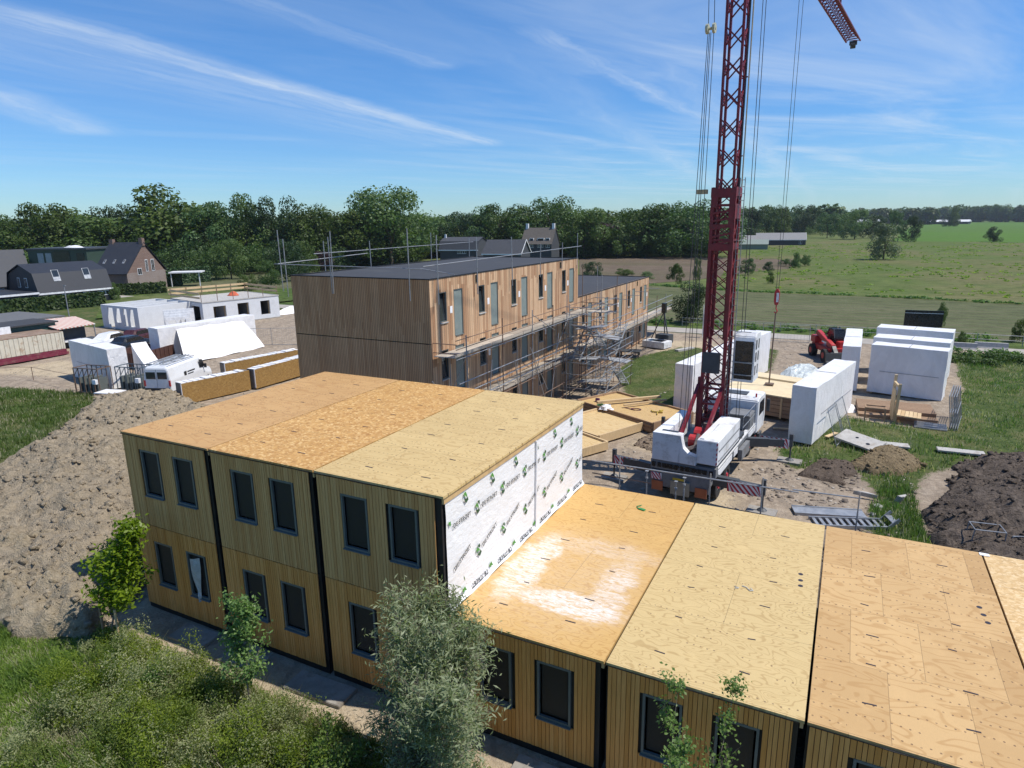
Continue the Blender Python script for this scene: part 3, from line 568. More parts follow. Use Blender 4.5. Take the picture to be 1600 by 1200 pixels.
def module(i, upper, label, roof=None, kinds=(0, 0), low=False):
    x0 = i*PW; zb = HS if upper else 0.0; zt = (ZU if upper else (HS if low else ZL)); w = PW-GAP
    t = thing('timber_module', label, 'timber module', (x0, 0, 0), group='stacked timber building modules')
    body = MB(); body.box(.0, .03, zb+.005 if upper else -.28, w, ML-.01, zt-(.07 if roof else .01)); part('body', body, M_memb, t)
    zt2 = zt-.09 if roof else zt-.012; zb2 = zb+(.012 if upper else 0)
    holes = [(x-.012, x+WW+.012, zb+1.09-.2+(0 if upper else 0)-.035, zb+.89+WH) for x in WX]
    zs = zb+.89+(.20 if upper else 0); holes = [(x-.012, x+WW+.012, zs-.04, zs+WH) for x in WX]
    cl = slats(MB(), .05, w-(.09 if i != 2 else .16), zb2, zt2, holes, .0, 100*i+int(upper), *((.062, .098) if i < 2 else (.085, .118)))
    cl.box(.035, -.001, zb2, WX[0]-.012, .029, zt2) if False else None
    part('cladding', cl, M_clad if upper else M_clad2, t, smooth=False)
    for x, k in zip(WX, kinds): near_window(t, x, zs, WW, WH, k)
    side = MB()
    for k in range(int((ML-.1)/.12)):
        side.box(w+.001, .08+k*.12, zb2+.02, w+.02, .08+k*.12+.1, zt2) if i in (9,) else None
    if roof:
        part('roof_deck', MB().box(0, -.045, zt-.065, w+(.10 if i != 2 else .12), ML, zt), roof, t)
        part('edge_board', MB().box(w+.02, .03, zt-.24, w+.085, ML-.03, zt-.067), M_edge, t)
        r_ = random.Random(i*7+int(upper)); rows = [.95, 2.3, 3.75, 5.1, 6.55, 8.0]
        for q in rows:
            for xx in (w*.27, w*.73):
                a = xx+r_.uniform(-.12, .12); yy = q+r_.uniform(-.15, .15); L_ = r_.uniform(.16, .3)
                part('lifting_slot', MB().bar((a-L_/2, yy, zt+.004), (a+L_/2, yy+r_.uniform(-.03, .03), zt+.004), .035, .006), M_strap, t)
        # loose lip of membrane under the front edge
        b = MB(); n = 40; vs = []
        for j in range(n+1):
            x = w*j/n; s = max(0, fb(x*1.3+i*5)-.45)*.35
            vs += [(x, -.05, zt-.085-s*.1), (x, -.06-s*.4, zt-.055+s*.12), (x, -.02, zt-.06)]
        b.add(vs, [(3*j+k, 3*j+k+1, 3*j+k+4, 3*j+k+3) for j in range(n) for k in (0, 1)]); part('membrane_lip', b, M_memb, t)
    return t
def fb(x): return float(fbm(np.array([x]), np.array([3.3]), 3)[0])
P_tan = plywood('tan plywood', (.52, .31, .12), (.40, .21, .07), (1.25, 2.5), .10, .7, 8, True, seed=1)
P_pale = plywood('pale plywood with strong figure', (.57, .42, .19), (.40, .265, .10), (2.6, 4.2), .03, 1.0, 11, True, seed=2, fig=.8, dth=.56)
P_pale2 = plywood('pale weathered plywood', (.58, .42, .185), (.44, .29, .11), (1.25, 2.6), .09, .9, 9, True, seed=5, fig=.8)
P_patch = plywood('patchwork plywood', (.57, .37, .16), (.43, .245, .085), (2.3, 1.45), .34, .8, 6, True, seed=3, along='x')
P_gold = plywood('golden plywood dusted white', (.56, .345, .115), (.43, .23, .062), (2.4, 4.2), .05, 1.3, 9, False, True, seed=4)
P_osb = osb('orange OSB', (.42, .21, .055), (.57, .33, .105), (.73, .50, .22))
P_osb2 = osb('pale OSB', (.55, .35, .14), (.66, .46, .22), (.74, .56, .32))
um = module
m0 = um(0, True, 'upper timber module at the far left corner with tan plywood roof and two windows', P_tan, (0, 0))
m1 = um(1, True, 'upper timber module with orange OSB roof, the middle one of the upper row', P_osb, (0, 4))
m2 = um(2, True, 'upper timber module with pale plywood roof and white printed wrap on its side', P_pale2, (0, 4))
um(0, False, 'lower timber module at the left corner with torn white film hanging from a window', None, (1, 3), True)
um(1, False, 'lower timber module under the orange OSB roofed one, with windows behind the leaning tree', None, (1, 1), True)
um(2, False, 'lower timber module partly hidden by the silvery willow, under the wrapped module', None, (0, 0), True)
um(3, False, 'single storey timber module with golden roof dusted with white powder', P_gold, (0, 0))
um(4, False, 'single storey timber module with pale swirly plywood roof', P_pale, (2, 2))
um(5, False, 'single storey timber module with patchwork tan plywood roof', P_patch, (2, 2))
um(6, False, 'single storey timber module with pale OSB roof cut by the right edge of the view', P_osb2, (0, 0))
# vent holes in the two big roofs
for i, pts in ((4, ((3.62, 5.9), (3.64, 5.55), (3.66, 5.25))), (5, ((3.62, 6.1), (3.66, 5.75), (3.7, 5.4)))):
    par = [o for o in bpy.data.objects if o.name.startswith('timber_module') and abs(o.location.x-i*PW) < .01][0]
    for x, y in pts: part('vent_hole', MB().tube((x, y, ZL-.002), (x, y, ZL+.004), .065, n=10), M_strap, par)
# ---- printed white wrap on the step in height
def wrapmat():
    t = newmat('white printed wall membrane'); o = obc(t); x, y, z = t.sep(o)
    n = t.noise(o, 1.6, 5, .6, .4); f = t.noise(t.vm('MULTIPLY', o, (1, 1, 3)), 3.5, 4, .6)
    g = t.m('LESS_THAN', t.m('ABSOLUTE', t.m('SUBTRACT', t.m('FRACT', t.m('DIVIDE', y, .62)), .5)), .01)
    t.set(t.bs.inputs['Base Color'], t.mix(t.m('MULTIPLY', g, .25), t.mix(n, (.70, .71, .72), (.80, .80, .80)), (.6, .6, .62))); t.bs.inputs['Roughness'].default_value = .45
    bump(t, t.m('ADD', n, t.m('MULTIPLY', f, .6)), .55, .06); return t.mat
M_wrap = wrapmat()
xw = 3*PW-GAP-2*PW                                             # local x of the wall plane in module 2
ys = np.linspace(.12, ML+.02, 70); zs = np.linspace(ZL+.01, ZU-.22, 24); vs = []
for zz in zs:
    for yy in ys:
        s = (fbm(np.array([yy*1.2]), np.array([zz*.9]), 4)[0]-.5)*.05; foot = max(0, (ZL+.14-zz))*.8
        vs.append((xw+.055+s*(1 if zz < ZU-.35 else .3)+foot, yy, zz+(.03*math.sin(yy*3.1) if zz <= ZL+.02 else 0)))
nx = len(ys); wr = MB().add(vs, [(j*nx+i, j*nx+i+1, (j+1)*nx+i+1, (j+1)*nx+i) for j in range(len(zs)-1) for i in range(nx-1)])
wrap = part('wall_wrap', wr, M_wrap, m2, smooth=True)
b = MB(); b.bar((xw+.10, 5.24, ZL+.05), (xw+.10, 5.34, ZU-.25), .05, .07); part('wrap_seam', b, M_wrap, wrap, smooth=False)
M_ink = plain('dark grey print', (.06, .07, .075), .6); M_green = plain('green print', (.07, .26, .045), .6); M_dgreen = plain('deep green print', (.02, .075, .03), .6)
cu = bpy.data.curves.new('t', 'FONT'); cu.body = 'DE STROET'; cu.size = .175; cu.align_x = 'LEFT'; cu.space_character = 1.05; cu.offset = .004
to = bpy.data.objects.new('t', cu); C.objects.link(to); dg = bpy.context.evaluated_depsgraph_get(); tm = bpy.data.meshes.new_from_object(to.evaluated_get(dg)); 
TV = np.array([v.co[:] for v in tm.vertices]); TF = [tuple(p.vertices) for p in tm.polygons]; bpy.data.objects.remove(to); bpy.data.curves.remove(cu)
TV[:, 0] *= .88/TV[:, 0].max()
ink = MB()
def mark(y, z, ang, flip=False, text=True):
    a = R(ang)+(math.pi if flip else 0); ca, sa = math.cos(a), math.sin(a)
    def T(u, v): return (xw+.094+max(0, ZL+.14-(z+sa*u+ca*v))*.8, y+ca*u-sa*v, z+sa*u+ca*v)
    s = .125
    def clipz(p): return all(ZL+.02 < q[2] < ZU-.25 and .13 < q[1] < ML for q in p)
    em = MB()
    for mi_, poly in ((1, [(-.9, -.2), (-.1, -1.3), (.9, -.9), (.55, -.1), (.1, -.45)]), (0, [(-.9, .0), (-.35, .35), (.1, -.25), (.5, .05), (-.15, 1.0), (-.75, .85)]), (1, [(.0, 1.25), (.6, .25), (.95, .55), (.85, 1.25)])):
        p = [T(u*s, v*s*1.15) for u, v in poly]
        em.m = mi_
        if clipz(p): em.add(p, [tuple(range(len(p)))])
    if em.v: part('emblem', em, [M_green, M_dgreen], wrap)
    if text:
        V = [T(.22+q[0], -.07+q[1]) for q in TV]
        for f in TF:
            p = [V[k] for k in f]
            if clipz(p): ink.add(p, [tuple(range(len(p)))])
for k in range(-1, 7):
    mark(1.62+1.45*k, 5.22, 0); mark(1.62+1.45*k, 3.95, 20); mark(1.08+1.45*k+1.2, 3.11, 0, True) ; mark(1.05+1.45*k, 5.76, 0, False, False)
part('lettering', ink, M_ink, wrap)
# ---- small things left on the roofs
b = MB(); b.bar((0, 0, .02), (.22, -.06, .02), .11, .03); b.bar((.0, .02, .02), (-.06, .0, .02), .03, .02); b.path([(-.04, 0, .02), (-.12, .14, .02), (-.02, .22, .03), (.0, .3, .02)], .014)
solo('ratchet_strap', b, plain('green webbing', (.03, .22, .06), .7), 'small green ratchet strap lying on the golden plywood roof near its back edge', 'strap', (14.95, 8.15, ZL+.005))
b = MB(); b.path([(0, 0, .01), (.12, -.04, .02), (.22, -.16, .01), (.30, -.14, .02), (.22, -.05, .03)], .012); b.path([(-.18, -.1, .01), (-.06, -.16, .02), (-.16, -.22, .02)], .01)
solo('offcut_strip', b, plain('pale offcut', (.5, .5, .45), .5), 'curled pale strip lying in the middle of the pale swirly plywood roof', 'offcut', (18.85, 4.55, ZL+.005))
solo('paper_scrap', MB().box(-.12, -.08, 0, .12, .08, .02), plain('paper', (.8, .8, .78), .7), 'small white piece at the back corner between the patchwork and the pale OSB roofs', 'paper', (6*PW+.02, ML-.12, ZL+.002))
# guard rail of scaffold tube behind the single storey part
M_galv = plain('galvanised tube', (.30, .31, .32), .5, .4, var=.15, sc=8, dirt=((.18, .12, .09), .5)); M_rust = plain('rusty tube', (.20, .13, .09), .65, .3, var=.3, sc=10)
g = thing('guard_rail', 'galvanised tube guard rail along the back edge of the single storey roofs', 'guard rail', (12.6, 10.25, 0))
part('rail', MB().tube((-.15, 0, 3.62), (7.2, .05, 3.62), .026), M_galv, g); part('rail', MB().tube((7.0, .12, 3.66), (9.05, .12, 3.72), .024), M_galv, g); part('rail', MB().tube((-.1, -.06, 3.15), (2.2, -.06, 3.12), .022), M_rust, g)
for x in (.95, 4.3, 6.05, 9.0): part('post', MB().tube((x, .07, -.05), (x, .07, 3.95 if x != 4.3 else 3.8), .026), M_galv, g)
# jacks standing behind the roof edge
props = (('screw jack with its head just above the golden roof edge, leftmost of the three', 14.55, 3.45), ('screw jack second from the left behind the golden roof edge', 15.65, 3.22), ('tallest of the three screw jacks behind the golden roof edge', 15.95, 3.42))
for lab, x, h in props:
    t = thing('shoring_prop', lab, 'prop', (x, 10.5, 0), group='screw jacks behind the golden roof')
    part('outer_tube', MB().tube((0, 0, 0), (0, 0, h-.45), .03), M_galv, t); part('screw', MB().tube((0, 0, h-.45), (0, 0, h), .019), M_galv, t); part('collar', MB().tube((0, 0, h-.3), (0, 0, h-.24), .055, n=8), M_galv, t); part('head_plate', MB().box(-.06, -.06, h, .06, .06, h+.012), M_galv, t)
# ================================================================== long building behind
FX, FY0, FY1, WY1, WD = 1.52, 15.8, 36.6, 57.3, 9.46
H3, H2 = 9.8, 6.72
def boardmat(name, c1, c2, wdt, axis, h=3.2, dark=(.05, .035, .025), grime=.25, gapw=.012, mid=None):
    t = newmat(name); o = obc(t); x, y, z = t.sep(o); u = {'x': x, 'y': y}[axis]
    k = t.m('FLOOR', t.m('DIVIDE', u, wdt)); lv = t.m('FLOOR', t.m('DIVIDE', t.m('ADD', z, t.m('MULTIPLY', t.wn(t.comb(k, 1.0, 2.0))[0], 1.5)), h))
    r = t.wn(t.comb(k, lv, 5.0))[0]; fr = t.m('FRACT', t.m('DIVIDE', u, wdt))
    st = t.noise(t.vm('MULTIPLY', o, (7, 7, .5)), 2.4, 5, .65); bl = t.noise(o, .5, 5, .6)
    c = t.mix(r, c1, c2); c = t.mix(t.rr(st, .4, .8, 0, .5), c, tuple(q*.55 for q in c1)); c = t.mix(t.rr(bl, .45, .7, 0, grime), c, tuple(q*.55 for q in c2))
    g = t.m('MAXIMUM', t.m('LESS_THAN', fr, gapw/wdt), t.m('GREATER_THAN', fr, 1-gapw/wdt)); c = t.mix(t.m('MULTIPLY', g, .8), c, dark)
    t.set(t.bs.inputs['Base Color'], c); t.bs.inputs['Roughness'].default_value = .8; bump(t, t.m('SUBTRACT', st, g), .5, .02); return t.mat
M_face = boardmat('fresh larch boards', (.38, .20, .10), (.70, .47, .28), .21, 'y', grime=.2)
M_gable = boardmat('weathered larch slats', (.47, .25, .115), (.61, .37, .19), .115, 'x', 4.0, (.035, .025, .02), .3)
M_roofb = plain('dark roofing felt', (.040, .041, .045), .85, var=.15, sc=.5, bmp=.3, dirt=((.07, .07, .07), .4))
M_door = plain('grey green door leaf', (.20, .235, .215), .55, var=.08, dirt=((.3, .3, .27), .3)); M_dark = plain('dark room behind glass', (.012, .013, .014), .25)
M_sill = plain('pale sill', (.42, .42, .40), .6); M_notice = plain('white notice sheet', (.8, .8, .8), .7)
bd = thing('apartment_building', 'long larch clad building with dark flat roofs, three storeys stepping down to two', 'building', (FX, FY0, 0))
Lm, Lw = FY1-FY0, WY1-FY1
def wall_with_holes(mb, y0, y1, z0, z1, holes, x=0, th=.2):
    yc = sorted({y0, y1, *[h[0] for h in holes], *[h[1] for h in holes]}); zc = sorted({z0, z1, *[h[2] for h in holes], *[h[3] for h in holes]})
    for a, b in zip(yc[:-1], yc[1:]):
        run = None
        for c, d in zip(zc[:-1], zc[1:]):
            hole = any(h[0] <= a+1e-6 and h[1] >= b-1e-6 and h[2] <= c+1e-6 and h[3] >= d-1e-6 for h in holes)
            if hole:
                if run: mb.box(x-th, a, run[0], x, b, run[1]); run = None
            else: run = (run[0], d) if run else (c, d)
        if run: mb.box(x-th, a, run[0], x, b, run[1])
wins, doors = [], []
for m_ in range(5):
    for f_ in range(3):
        y = .88+m_*4.16; zb = f_*3.1+.12
        wins.append((y, y+.72, zb+1.12, zb+2.72)); doors.append((y+1.44, y+2.38, zb+.22, zb+2.76))
for m_ in range(5):
    for f_ in range(2):
        y = Lm+.88+m_*4.14; zb = f_*3.1+.12
        wins.append((y, y+.72, zb+1.12, zb+2.72)); doors.append((y+1.44, y+2.38, zb+.22, zb+2.76))
fw = MB(); wall_with_holes(fw, 0, Lm, 0, H3, [h for h in wins+doors if h[0] < Lm]); wall_with_holes(fw, Lm, Lm+Lw, 0, H2, [h for h in wins+doors if h[0] > Lm])
part('front_wall', fw, M_face, bd)
gw = MB(); gw.box(-WD, -.03, 0, -.0, .0, 6.42); gw.box(-WD, -.03, 6.47, .0, 0, H3-.02); part('gable_wall', gw, M_gable, bd)
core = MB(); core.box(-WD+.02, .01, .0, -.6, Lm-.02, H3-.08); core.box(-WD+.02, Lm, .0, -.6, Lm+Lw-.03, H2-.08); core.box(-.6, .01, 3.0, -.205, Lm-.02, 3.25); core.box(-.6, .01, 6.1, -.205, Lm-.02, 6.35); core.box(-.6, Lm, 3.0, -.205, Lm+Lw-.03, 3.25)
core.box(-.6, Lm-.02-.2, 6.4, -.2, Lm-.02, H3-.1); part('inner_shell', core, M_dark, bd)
ew = MB(); ew.box(-WD, Lm+Lw-.03, 0, 0, Lm+Lw, H2-.02); ew.box(-WD, Lm-.02, H2, -.2, Lm, H3-.05); ew.box(-WD-.03, 0, 0, -WD, Lm, H3-.02); ew.box(-WD-.03, Lm, 0, -WD, Lm+Lw, H2-.02); part('rear_wall', ew, M_gable, bd)
part('roof', MB().box(-WD+.06, .06, H3-.09, -.06, Lm-.06, H3-.03), M_roofb, bd, 'dark felt roof over the three storey part'); part('roof', MB().box(-WD+.06, Lm+.02, H2-.09, -.06, Lm+Lw-.06, H2-.03), M_roofb, bd, 'dark felt roof over the two storey end')
cp = MB()
cp.box(-WD-.05, -.05, H3-.025, .03, .07, H3+.03); cp.box(-.07, .071, H3-.025, .03, Lm, H3+.03); cp.box(-WD-.05, .071, H3-.025, -WD+.07, Lm, H3+.03); cp.box(-WD+.071, Lm-.1, H3-.025, -.071, Lm, H3+.03)
cp.box(-.07, Lm+.003, H2-.025, .03, Lm+Lw, H2+.03); cp.box(-WD-.05, Lm+.003, H2-.025, -WD+.07, Lm+Lw, H2+.03); cp.box(-WD+.071, Lm+Lw-.1, H2-.025, -.071, Lm+Lw, H2+.03); part('roof_edge', cp, M_memb, bd)
for k, (y0, y1, z0, z1) in enumerate(wins):
    f = MB(); t_ = .05
    f.box(-.12, y0, z0, -.02, y0+t_, z1); f.box(-.12, y1-t_, z0, -.02, y1, z1); f.box(-.12, y0+t_, z1-t_, -.02, y1-t_, z1); f.box(-.12, y0+t_, z0, -.02, y1-t_, z0+t_)
    w_ = part('window', f, M_frame, bd); tilt = .14 if k % 3 else 0.0            # most sashes are tilted open
    part('pane', MB().hexa([(-.10, y0+t_, z0+t_), (-.10, y1-t_, z0+t_), (-.09, y1-t_, z0+t_), (-.09, y0+t_, z0+t_), (-.10-tilt, y0+t_, z1-t_), (-.10-tilt, y1-t_, z1-t_), (-.09-tilt, y1-t_, z1-t_), (-.09-tilt, y0+t_, z1-t_)]), M_pane, w_)
    part('sill', MB().box(-.02, y0-.03, z0-.06, .06, y1+.03, z0-.01), M_sill, w_)
for k, (y0, y1, z0, z1) in enumerate(doors):
    d = MB(); d.box(-.10, y0+.05, z0+.02, -.05, y1-.05, z1-.05)
    o = part('door', d, M_door, bd); fr = MB(); fr.box(-.12, y0, z0, -.015, y0+.05, z1); fr.box(-.12, y1-.05, z0, -.015, y1, z1); fr.box(-.12, y0+.05, z1-.05, -.015, y1-.05, z1); fr.box(-.06, y0+.05, z0-.02, .05, y1-.05, z0+.02); part('door_frame', fr, M_frame, o)
    if z0 > 2 and k % 2 == 0 or z0 > 5: part('notice', MB().box(.002, y0-.42 if k % 3 else y1+.1, z0+1.3, .008, y0-.18 if k % 3 else y1+.34, z0+1.68), M_notice, bd)
dn = MB()
for y in (4.2+.5, 4.16*4+.45, Lm+4.14*4-.3): dn.box(.0, y, (H3 if y < Lm else H2)-.55, .05, y+.16, (H3 if y < Lm else H2)-.12)
part('overflow_spout', dn, M_dark, bd)
# ---- scaffold along its front
def tubes(t, name, lst, mat, r=.027):
    for a, b_ in lst: part(name, MB().tube(a, b_, r, n=5), mat, t)
M_plank = island_wood('grey scaffold planks', (.30, .26, .21), (.50, .44, .36), .85, (.6, 6, 6)); M_alu = plain('aluminium deck', (.33, .34, .35), .55, .3)
sc = thing('scaffold', 'long tube scaffold with two plank decks along the sunny front of the building behind', 'scaffold', (FX, FY0, 0))
ysn = [1.15, 5.2, 9.2, 12.5, 15.6, 18.8, 21.8]
XO, XI = 1.45, .35
yn = ysn+[25.5, 29.0, 32.5, 36.0, 39.5, 43.2]
for k, y in enumerate(yn):
    top = (6.9+random.uniform(-.2, 1.0)) if y < 22 else 7.4+random.uniform(-.6, 1.6)
    if y > 30: top = 4.2+random.uniform(0, 1.0)
    part('standard', MB().tube((XO, y, 0), (XO+random.uniform(-.05, .05), y, top), .034, n=5), M_rust if k % 2 else M_galv, sc)
    if y < 22: part('standard', MB().tube((XI, y, 0), (XI, y, 5.75), .027, n=5), M_galv, sc)
    for z in ((2.75, 5.7) if y < 40 else (2.75,)): part('transom', MB().tube((.05, y, z), (XO+.2, y, z), .025, n=5), M_galv, sc)
def zoff(y): return 0
for z in (5.72, 6.25, 6.72): part('ledger', MB().tube((XO+.03, .0, z), (XO+.03, 20.9, z+.05), .025, n=5), M_galv if z < 6 else M_rust, sc)
for z in (.35, 1.3, 2.78, 3.3, 3.8, 4.4): part('ledger', MB().tube((XO+.03, .2, z), (XO+.03, 46.0 if z > 1.5 else 30, z), .032, n=5), M_galv if z > 3 else M_rust, sc)
for y in (3.2, 7.3, 11, 14.2, 17.4, 20.4): part('standard', MB().tube((XO+.05, y, 0), (XO+.05, y+.04, 5.6), .03, n=5), M_rust, sc)
for k_ in range(10): y = random.uniform(0, 40); part('brace', MB().tube((XO+.1, y, random.uniform(.1, 2.4)), (XO+.1, y+random.uniform(-3, 3), random.uniform(2.6, 5.4) if y < 20 else 3.6), .028, n=5), M_galv, sc)
for z in (6.9, 7.4): part('ledger', MB().tube((.0, .2-.1, z-.9), (XO, .2-.1, z-.9), .025, n=5), M_rust, sc)
def deck(x0, x1, y0, y1, z, mat=None, n=4, cross=False):
    b = MB(); L = 3.9; y = y0; w = (x1-x0)/n
    while y < y1-.2:
        for k in range(n):
            b.box(x0+k*w+.012, y+random.uniform(-.05, .05), z+random.uniform(0, .02), x0+(k+1)*w-.012, min(y+L, y1)+random.uniform(-.05, .1), z+.045+random.uniform(0, .02))
        y += L
    return b
part('deck', deck(.1, XO-.05, .0, 21.0, 5.78), M_plank, sc, 'upper plank deck'); part('deck', deck(.1, XO-.05, .2, 46.4, 2.84), M_plank, sc, 'lower plank deck')
for y in np.arange(0, 21, 4): part('toe_board', MB().box(XO-.06, y, 5.84, XO-.03, y+3.9, 5.98), M_plank, sc)
for y in np.arange(.2, 44, 4): part('toe_board', MB().box(XO-.06, y, 2.9, XO-.03, y+3.9, 3.04), M_plank, sc)
for a, b_ in (((XO, 9.2, 6.9), (XO+.1, 12.6, 5.4)), ((XO, 1.3, 2.5), (XO, 5.1, .3)), ((XO, 12.7, 3.6), (XO, 15.4, 6.1)), ((XO, 15.8, 5.4), (XO, 18.7, 3.0)), ((.2, .9, 3.0), (XO, .9, 5.6)), ((XO, 22, .2), (XO, 25.4, 2.6)), ((XO, 5.3, 2.6), (XO, 9.1, .2))): part('brace', MB().tube(a, b_, .024, n=5), M_galv, sc)
# stair tower standing out from the front
st = thing('stair_tower', 'tall tangled tube scaffold stair tower with sloping flights and tilted aluminium decks', 'stair tower', (FX+1.6, FY0+14.6, 0))
tops = {(0, 0): 7.6, (0, 3.0): 9.5, (0, 6.2): 9.2, (1.5, 0): 6.4, (1.5, 3.0): 8.8, (1.5, 6.2): 7.7, (2.9, .4): 4.6, (2.9, 3.2): 5.7, (2.9, 6.2): 3.8, (.7, 9.0): 8.2}
for (x, y), h in tops.items(): part('standard', MB().tube((x, y, 0), (x, y, h), .027, n=5), M_galv if (x+y) % 2 < 1 else M_rust, st)
for z in (1.0, 2.0, 2.85, 3.35, 4.3, 4.9, 5.75, 6.3, 6.8):
    part('ledger', MB().tube((1.5, -.3, z), (1.5, 6.6, z), .024, n=5), M_galv, st)
    if z < 5.6: part('ledger', MB().tube((2.9, .1, z*.8), (2.9, 6.5, z*.8), .024, n=5), M_galv, st)
    for y in (0, 3.0, 6.2): part('transom', MB().tube((-.2, y, z-.05), (3.1 if z < 4.5 else 1.8, y, z-.05), .024, n=5), M_rust if y == 3 else M_galv, st)
for x0, y0, z0, y1, z1 in ((2.0, .4, .1, 3.0, 2.0), (2.2, 6.0, .1, 3.4, 2.0), (2.0, 3.2, 2.9, 5.9, 4.9), (.3, .2, 2.9, 3.0, 5.0), (.3, 3.2, 5.0, 6.0, 2.9)):
    fl = MB(); 
    for dx in (0, .6): fl.bar((x0+dx, y0, z0), (x0+dx, y1, z1), .05, .14)
    for k in range(9):
        t_ = (k+.5)/9; fl.box(x0, y0+(y1-y0)*t_-.1, z0+(z1-z0)*t_, x0+.6, y0+(y1-y0)*t_+.1, z0+(z1-z0)*t_+.03)
    part('stair_flight', fl, M_alu, st)
for x, y, z, a, w, d in ((1.0, 2.4, 5.0, 8, 2.2, 1.2), (1.7, 3.9, 4.1, -6, 2.0, 1.3), (.8, 1.2, 2.9, 4, 2.3, 1.1), (2.0, 4.9, 2.2, -5, 2.2, 1.2), (.6, 5.2, 5.8, 0, 1.7, 1.2), (1.6, 1.2, 1.3, 7, 2.1, 1.0)):
    b = MB(); s = math.tan(R(a))
    b.hexa([(-w/2, -d/2, -w/2*s), (w/2, -d/2, w/2*s), (w/2, d/2, w/2*s), (-w/2, d/2, -w/2*s), (-w/2, -d/2, .05-w/2*s), (w/2, -d/2, .05+w/2*s), (w/2, d/2, .05+w/2*s), (-w/2, d/2, .05-w/2*s)]); part('deck', b, M_alu if a else M_plank, st, loc=(x, y, z))
for k in range(12):
    x = random.choice((1.5, 2.9)); y = random.uniform(0, 5); z = random.uniform(.3, 4.6); part('brace', MB().tube((x, y, z), (x-random.choice((0, 1.4)), y+random.uniform(.8, 2.2), z+random.uniform(-1.6, 1.9)), .023, n=5), M_galv, st)
part('debris_net', MB().add([(.1, -.6, 5.7), (1.5, -.3, 5.3), (1.8, 1.8, 4.6), (.5, 2.2, 5.1)], [(0, 1, 2, 3)]), plain('dark mesh net', (.05, .05, .055), .9), st)
# guard rail tubes on the roof
rg = thing('guard_rail', 'galvanised tube guard rails and posts rising above the dark flat roof', 'guard rail', (FX, FY0, 0))
def onroof(u, v0, v1, y, x=None):
    """post seen at u; (v0 top, v1 foot)"""
posts = [(-9.9, -.25, 8.9, 12.9), (-9.55, -.25, 8.6, 12.4), (-6.2, -.3, 8.9, 12.5), (-6.1, -.3, 8.9, 12.8), (-1.0, -.3, 8.7, 12.9), (.28, .4, 8.5, 12.6), (.2, 4.6, 8.6, 12.7), (.2, 9.0, 8.7, 12.9), (.2, 13.2, 8.9, 12.6), (.2, 17.0, 9.2, 12.6), (.1, 20.3, 9.0, 13.2), (-9.6, 3.0, 8.9, 12.4), (-9.6, 7.4, 8.9, 12.6), (-9.6, 11.6, 8.9, 12.5), (-9.6, 14.6, 8.9, 13.4), (-9.6, 20.3, 8.9, 12.8)]
for x, y, z0, z1 in posts:
    z1 -= .5+max(0, min(1.0, (y+1)*.07))
    part('post', MB().tube((x, y, z0), (x+random.uniform(-.06, .06), y, z1), .028, n=6), M_galv, rg)
for a, b_ in (((-10.3, -.35, 10.45), (-.2, -.35, 10.35)), ((-10.2, -.2, 10.45), (-9.7, 7.2, 10.7)), ((.15, -.7, 10.5), (.2, 20.9, 10.7)), ((-9.7, 2.2, 10.9), (-9.7, 21.2, 11.0)), ((-.9, .6, 10.3), (1.0, .9, 10.0))): part('rail', MB().tube(a, b_, .028, n=6), M_galv, rg)
# ================================================================== mobile tower crane
M_red = plain('crane red', (.185, .014, .022), .45, sc=4, var=.25, dirt=((.10, .03, .03), .5), bmp=.1)
M_red2 = plain('bright crane red', (.42, .03, .03), .45); M_wht = plain('crane white', (.72, .72, .72), .4, sc=2, var=.07, dirt=((.36, .33, .29), .55))
M_grey = plain('crane grey', (.17, .175, .18), .55, sc=3, dirt=((.12, .10, .08), .6)); M_dgrey = plain('dark steel', (.055, .06, .065), .5, sc=3); M_tyre = plain('tyre rubber', (.018, .018, .018), .85)
M_cable = plain('wire rope', (.05, .05, .055), .5, .4); M_sred = plain('stripe red', (.45, .03, .05), .5); M_swht = plain('stripe white', (.75, .75, .75), .5); M_mach = plain('greasy machinery', (.12, .10, .09), .6, sc=9, var=.5); M_yel = plain('ochre steel', (.45, .36, .2), .6)
cr = thing('mobile_crane', 'red and white mobile tower crane with lattice tower, outriggers out on the sandy yard', 'crane', (15.0, 20.4, 0), R(-4.3))
# carrier
b = MB(); b.box(-1.3, -4.4, .95, 1.3, 6.2, 1.35); b.box(-1.42, -4.5, 1.35, 1.42, 5.2, 1.55); b.box(-1.35, -4.75, .75, 1.35, -4.45, 1.5); part('carrier_deck', b, M_grey, cr, bevel=.01)
b = MB(); b.box(-1.42, -4.52, 1.56, -1.2, 5.0, 1.62); b.box(1.2, -4.52, 1.56, 1.42, 5.0, 1.62)
for x in (-1.44, 1.3):
    for y0, y1 in ((-3.6, -1.0), (-.6, .2), (2.6, 5.6)): b.box(x, y0, 1.2, x+.14, y1, 1.5)
part('fender', b, M_wht, cr)
for sx in (-1, 1):
    for y in (-3.1, -1.5, 3.4, 5.0):
        w = MB(); n = 20; prof = [(.0, .54), (.05, .58), (.36, .58), (.40, .54), (.40, .30), (.0, .30)]
        vs = []; 
        for i in range(n):
            a = 2*math.pi*i/n
            for dx, r in prof: vs.append((sx*(.98+dx), y+math.cos(a)*r, .58+math.sin(a)*r))
        k = len(prof); fs = [(i*k+j, i*k+(j+1) % k, ((i+1) % n)*k+(j+1) % k, ((i+1) % n)*k+j) for i in range(n) for j in range(k)]
        w.add(vs, fs); o = part('wheel', w, M_tyre, cr, smooth=False)
        part('rim', MB().tube((sx*1.06, y, .58), (sx*1.32, y, .58), .31, .27, n=14), M_grey, o); part('hub', MB().tube((sx*1.30, y, .58), (sx*1.40, y, .58), .12, n=8), M_sred, o)
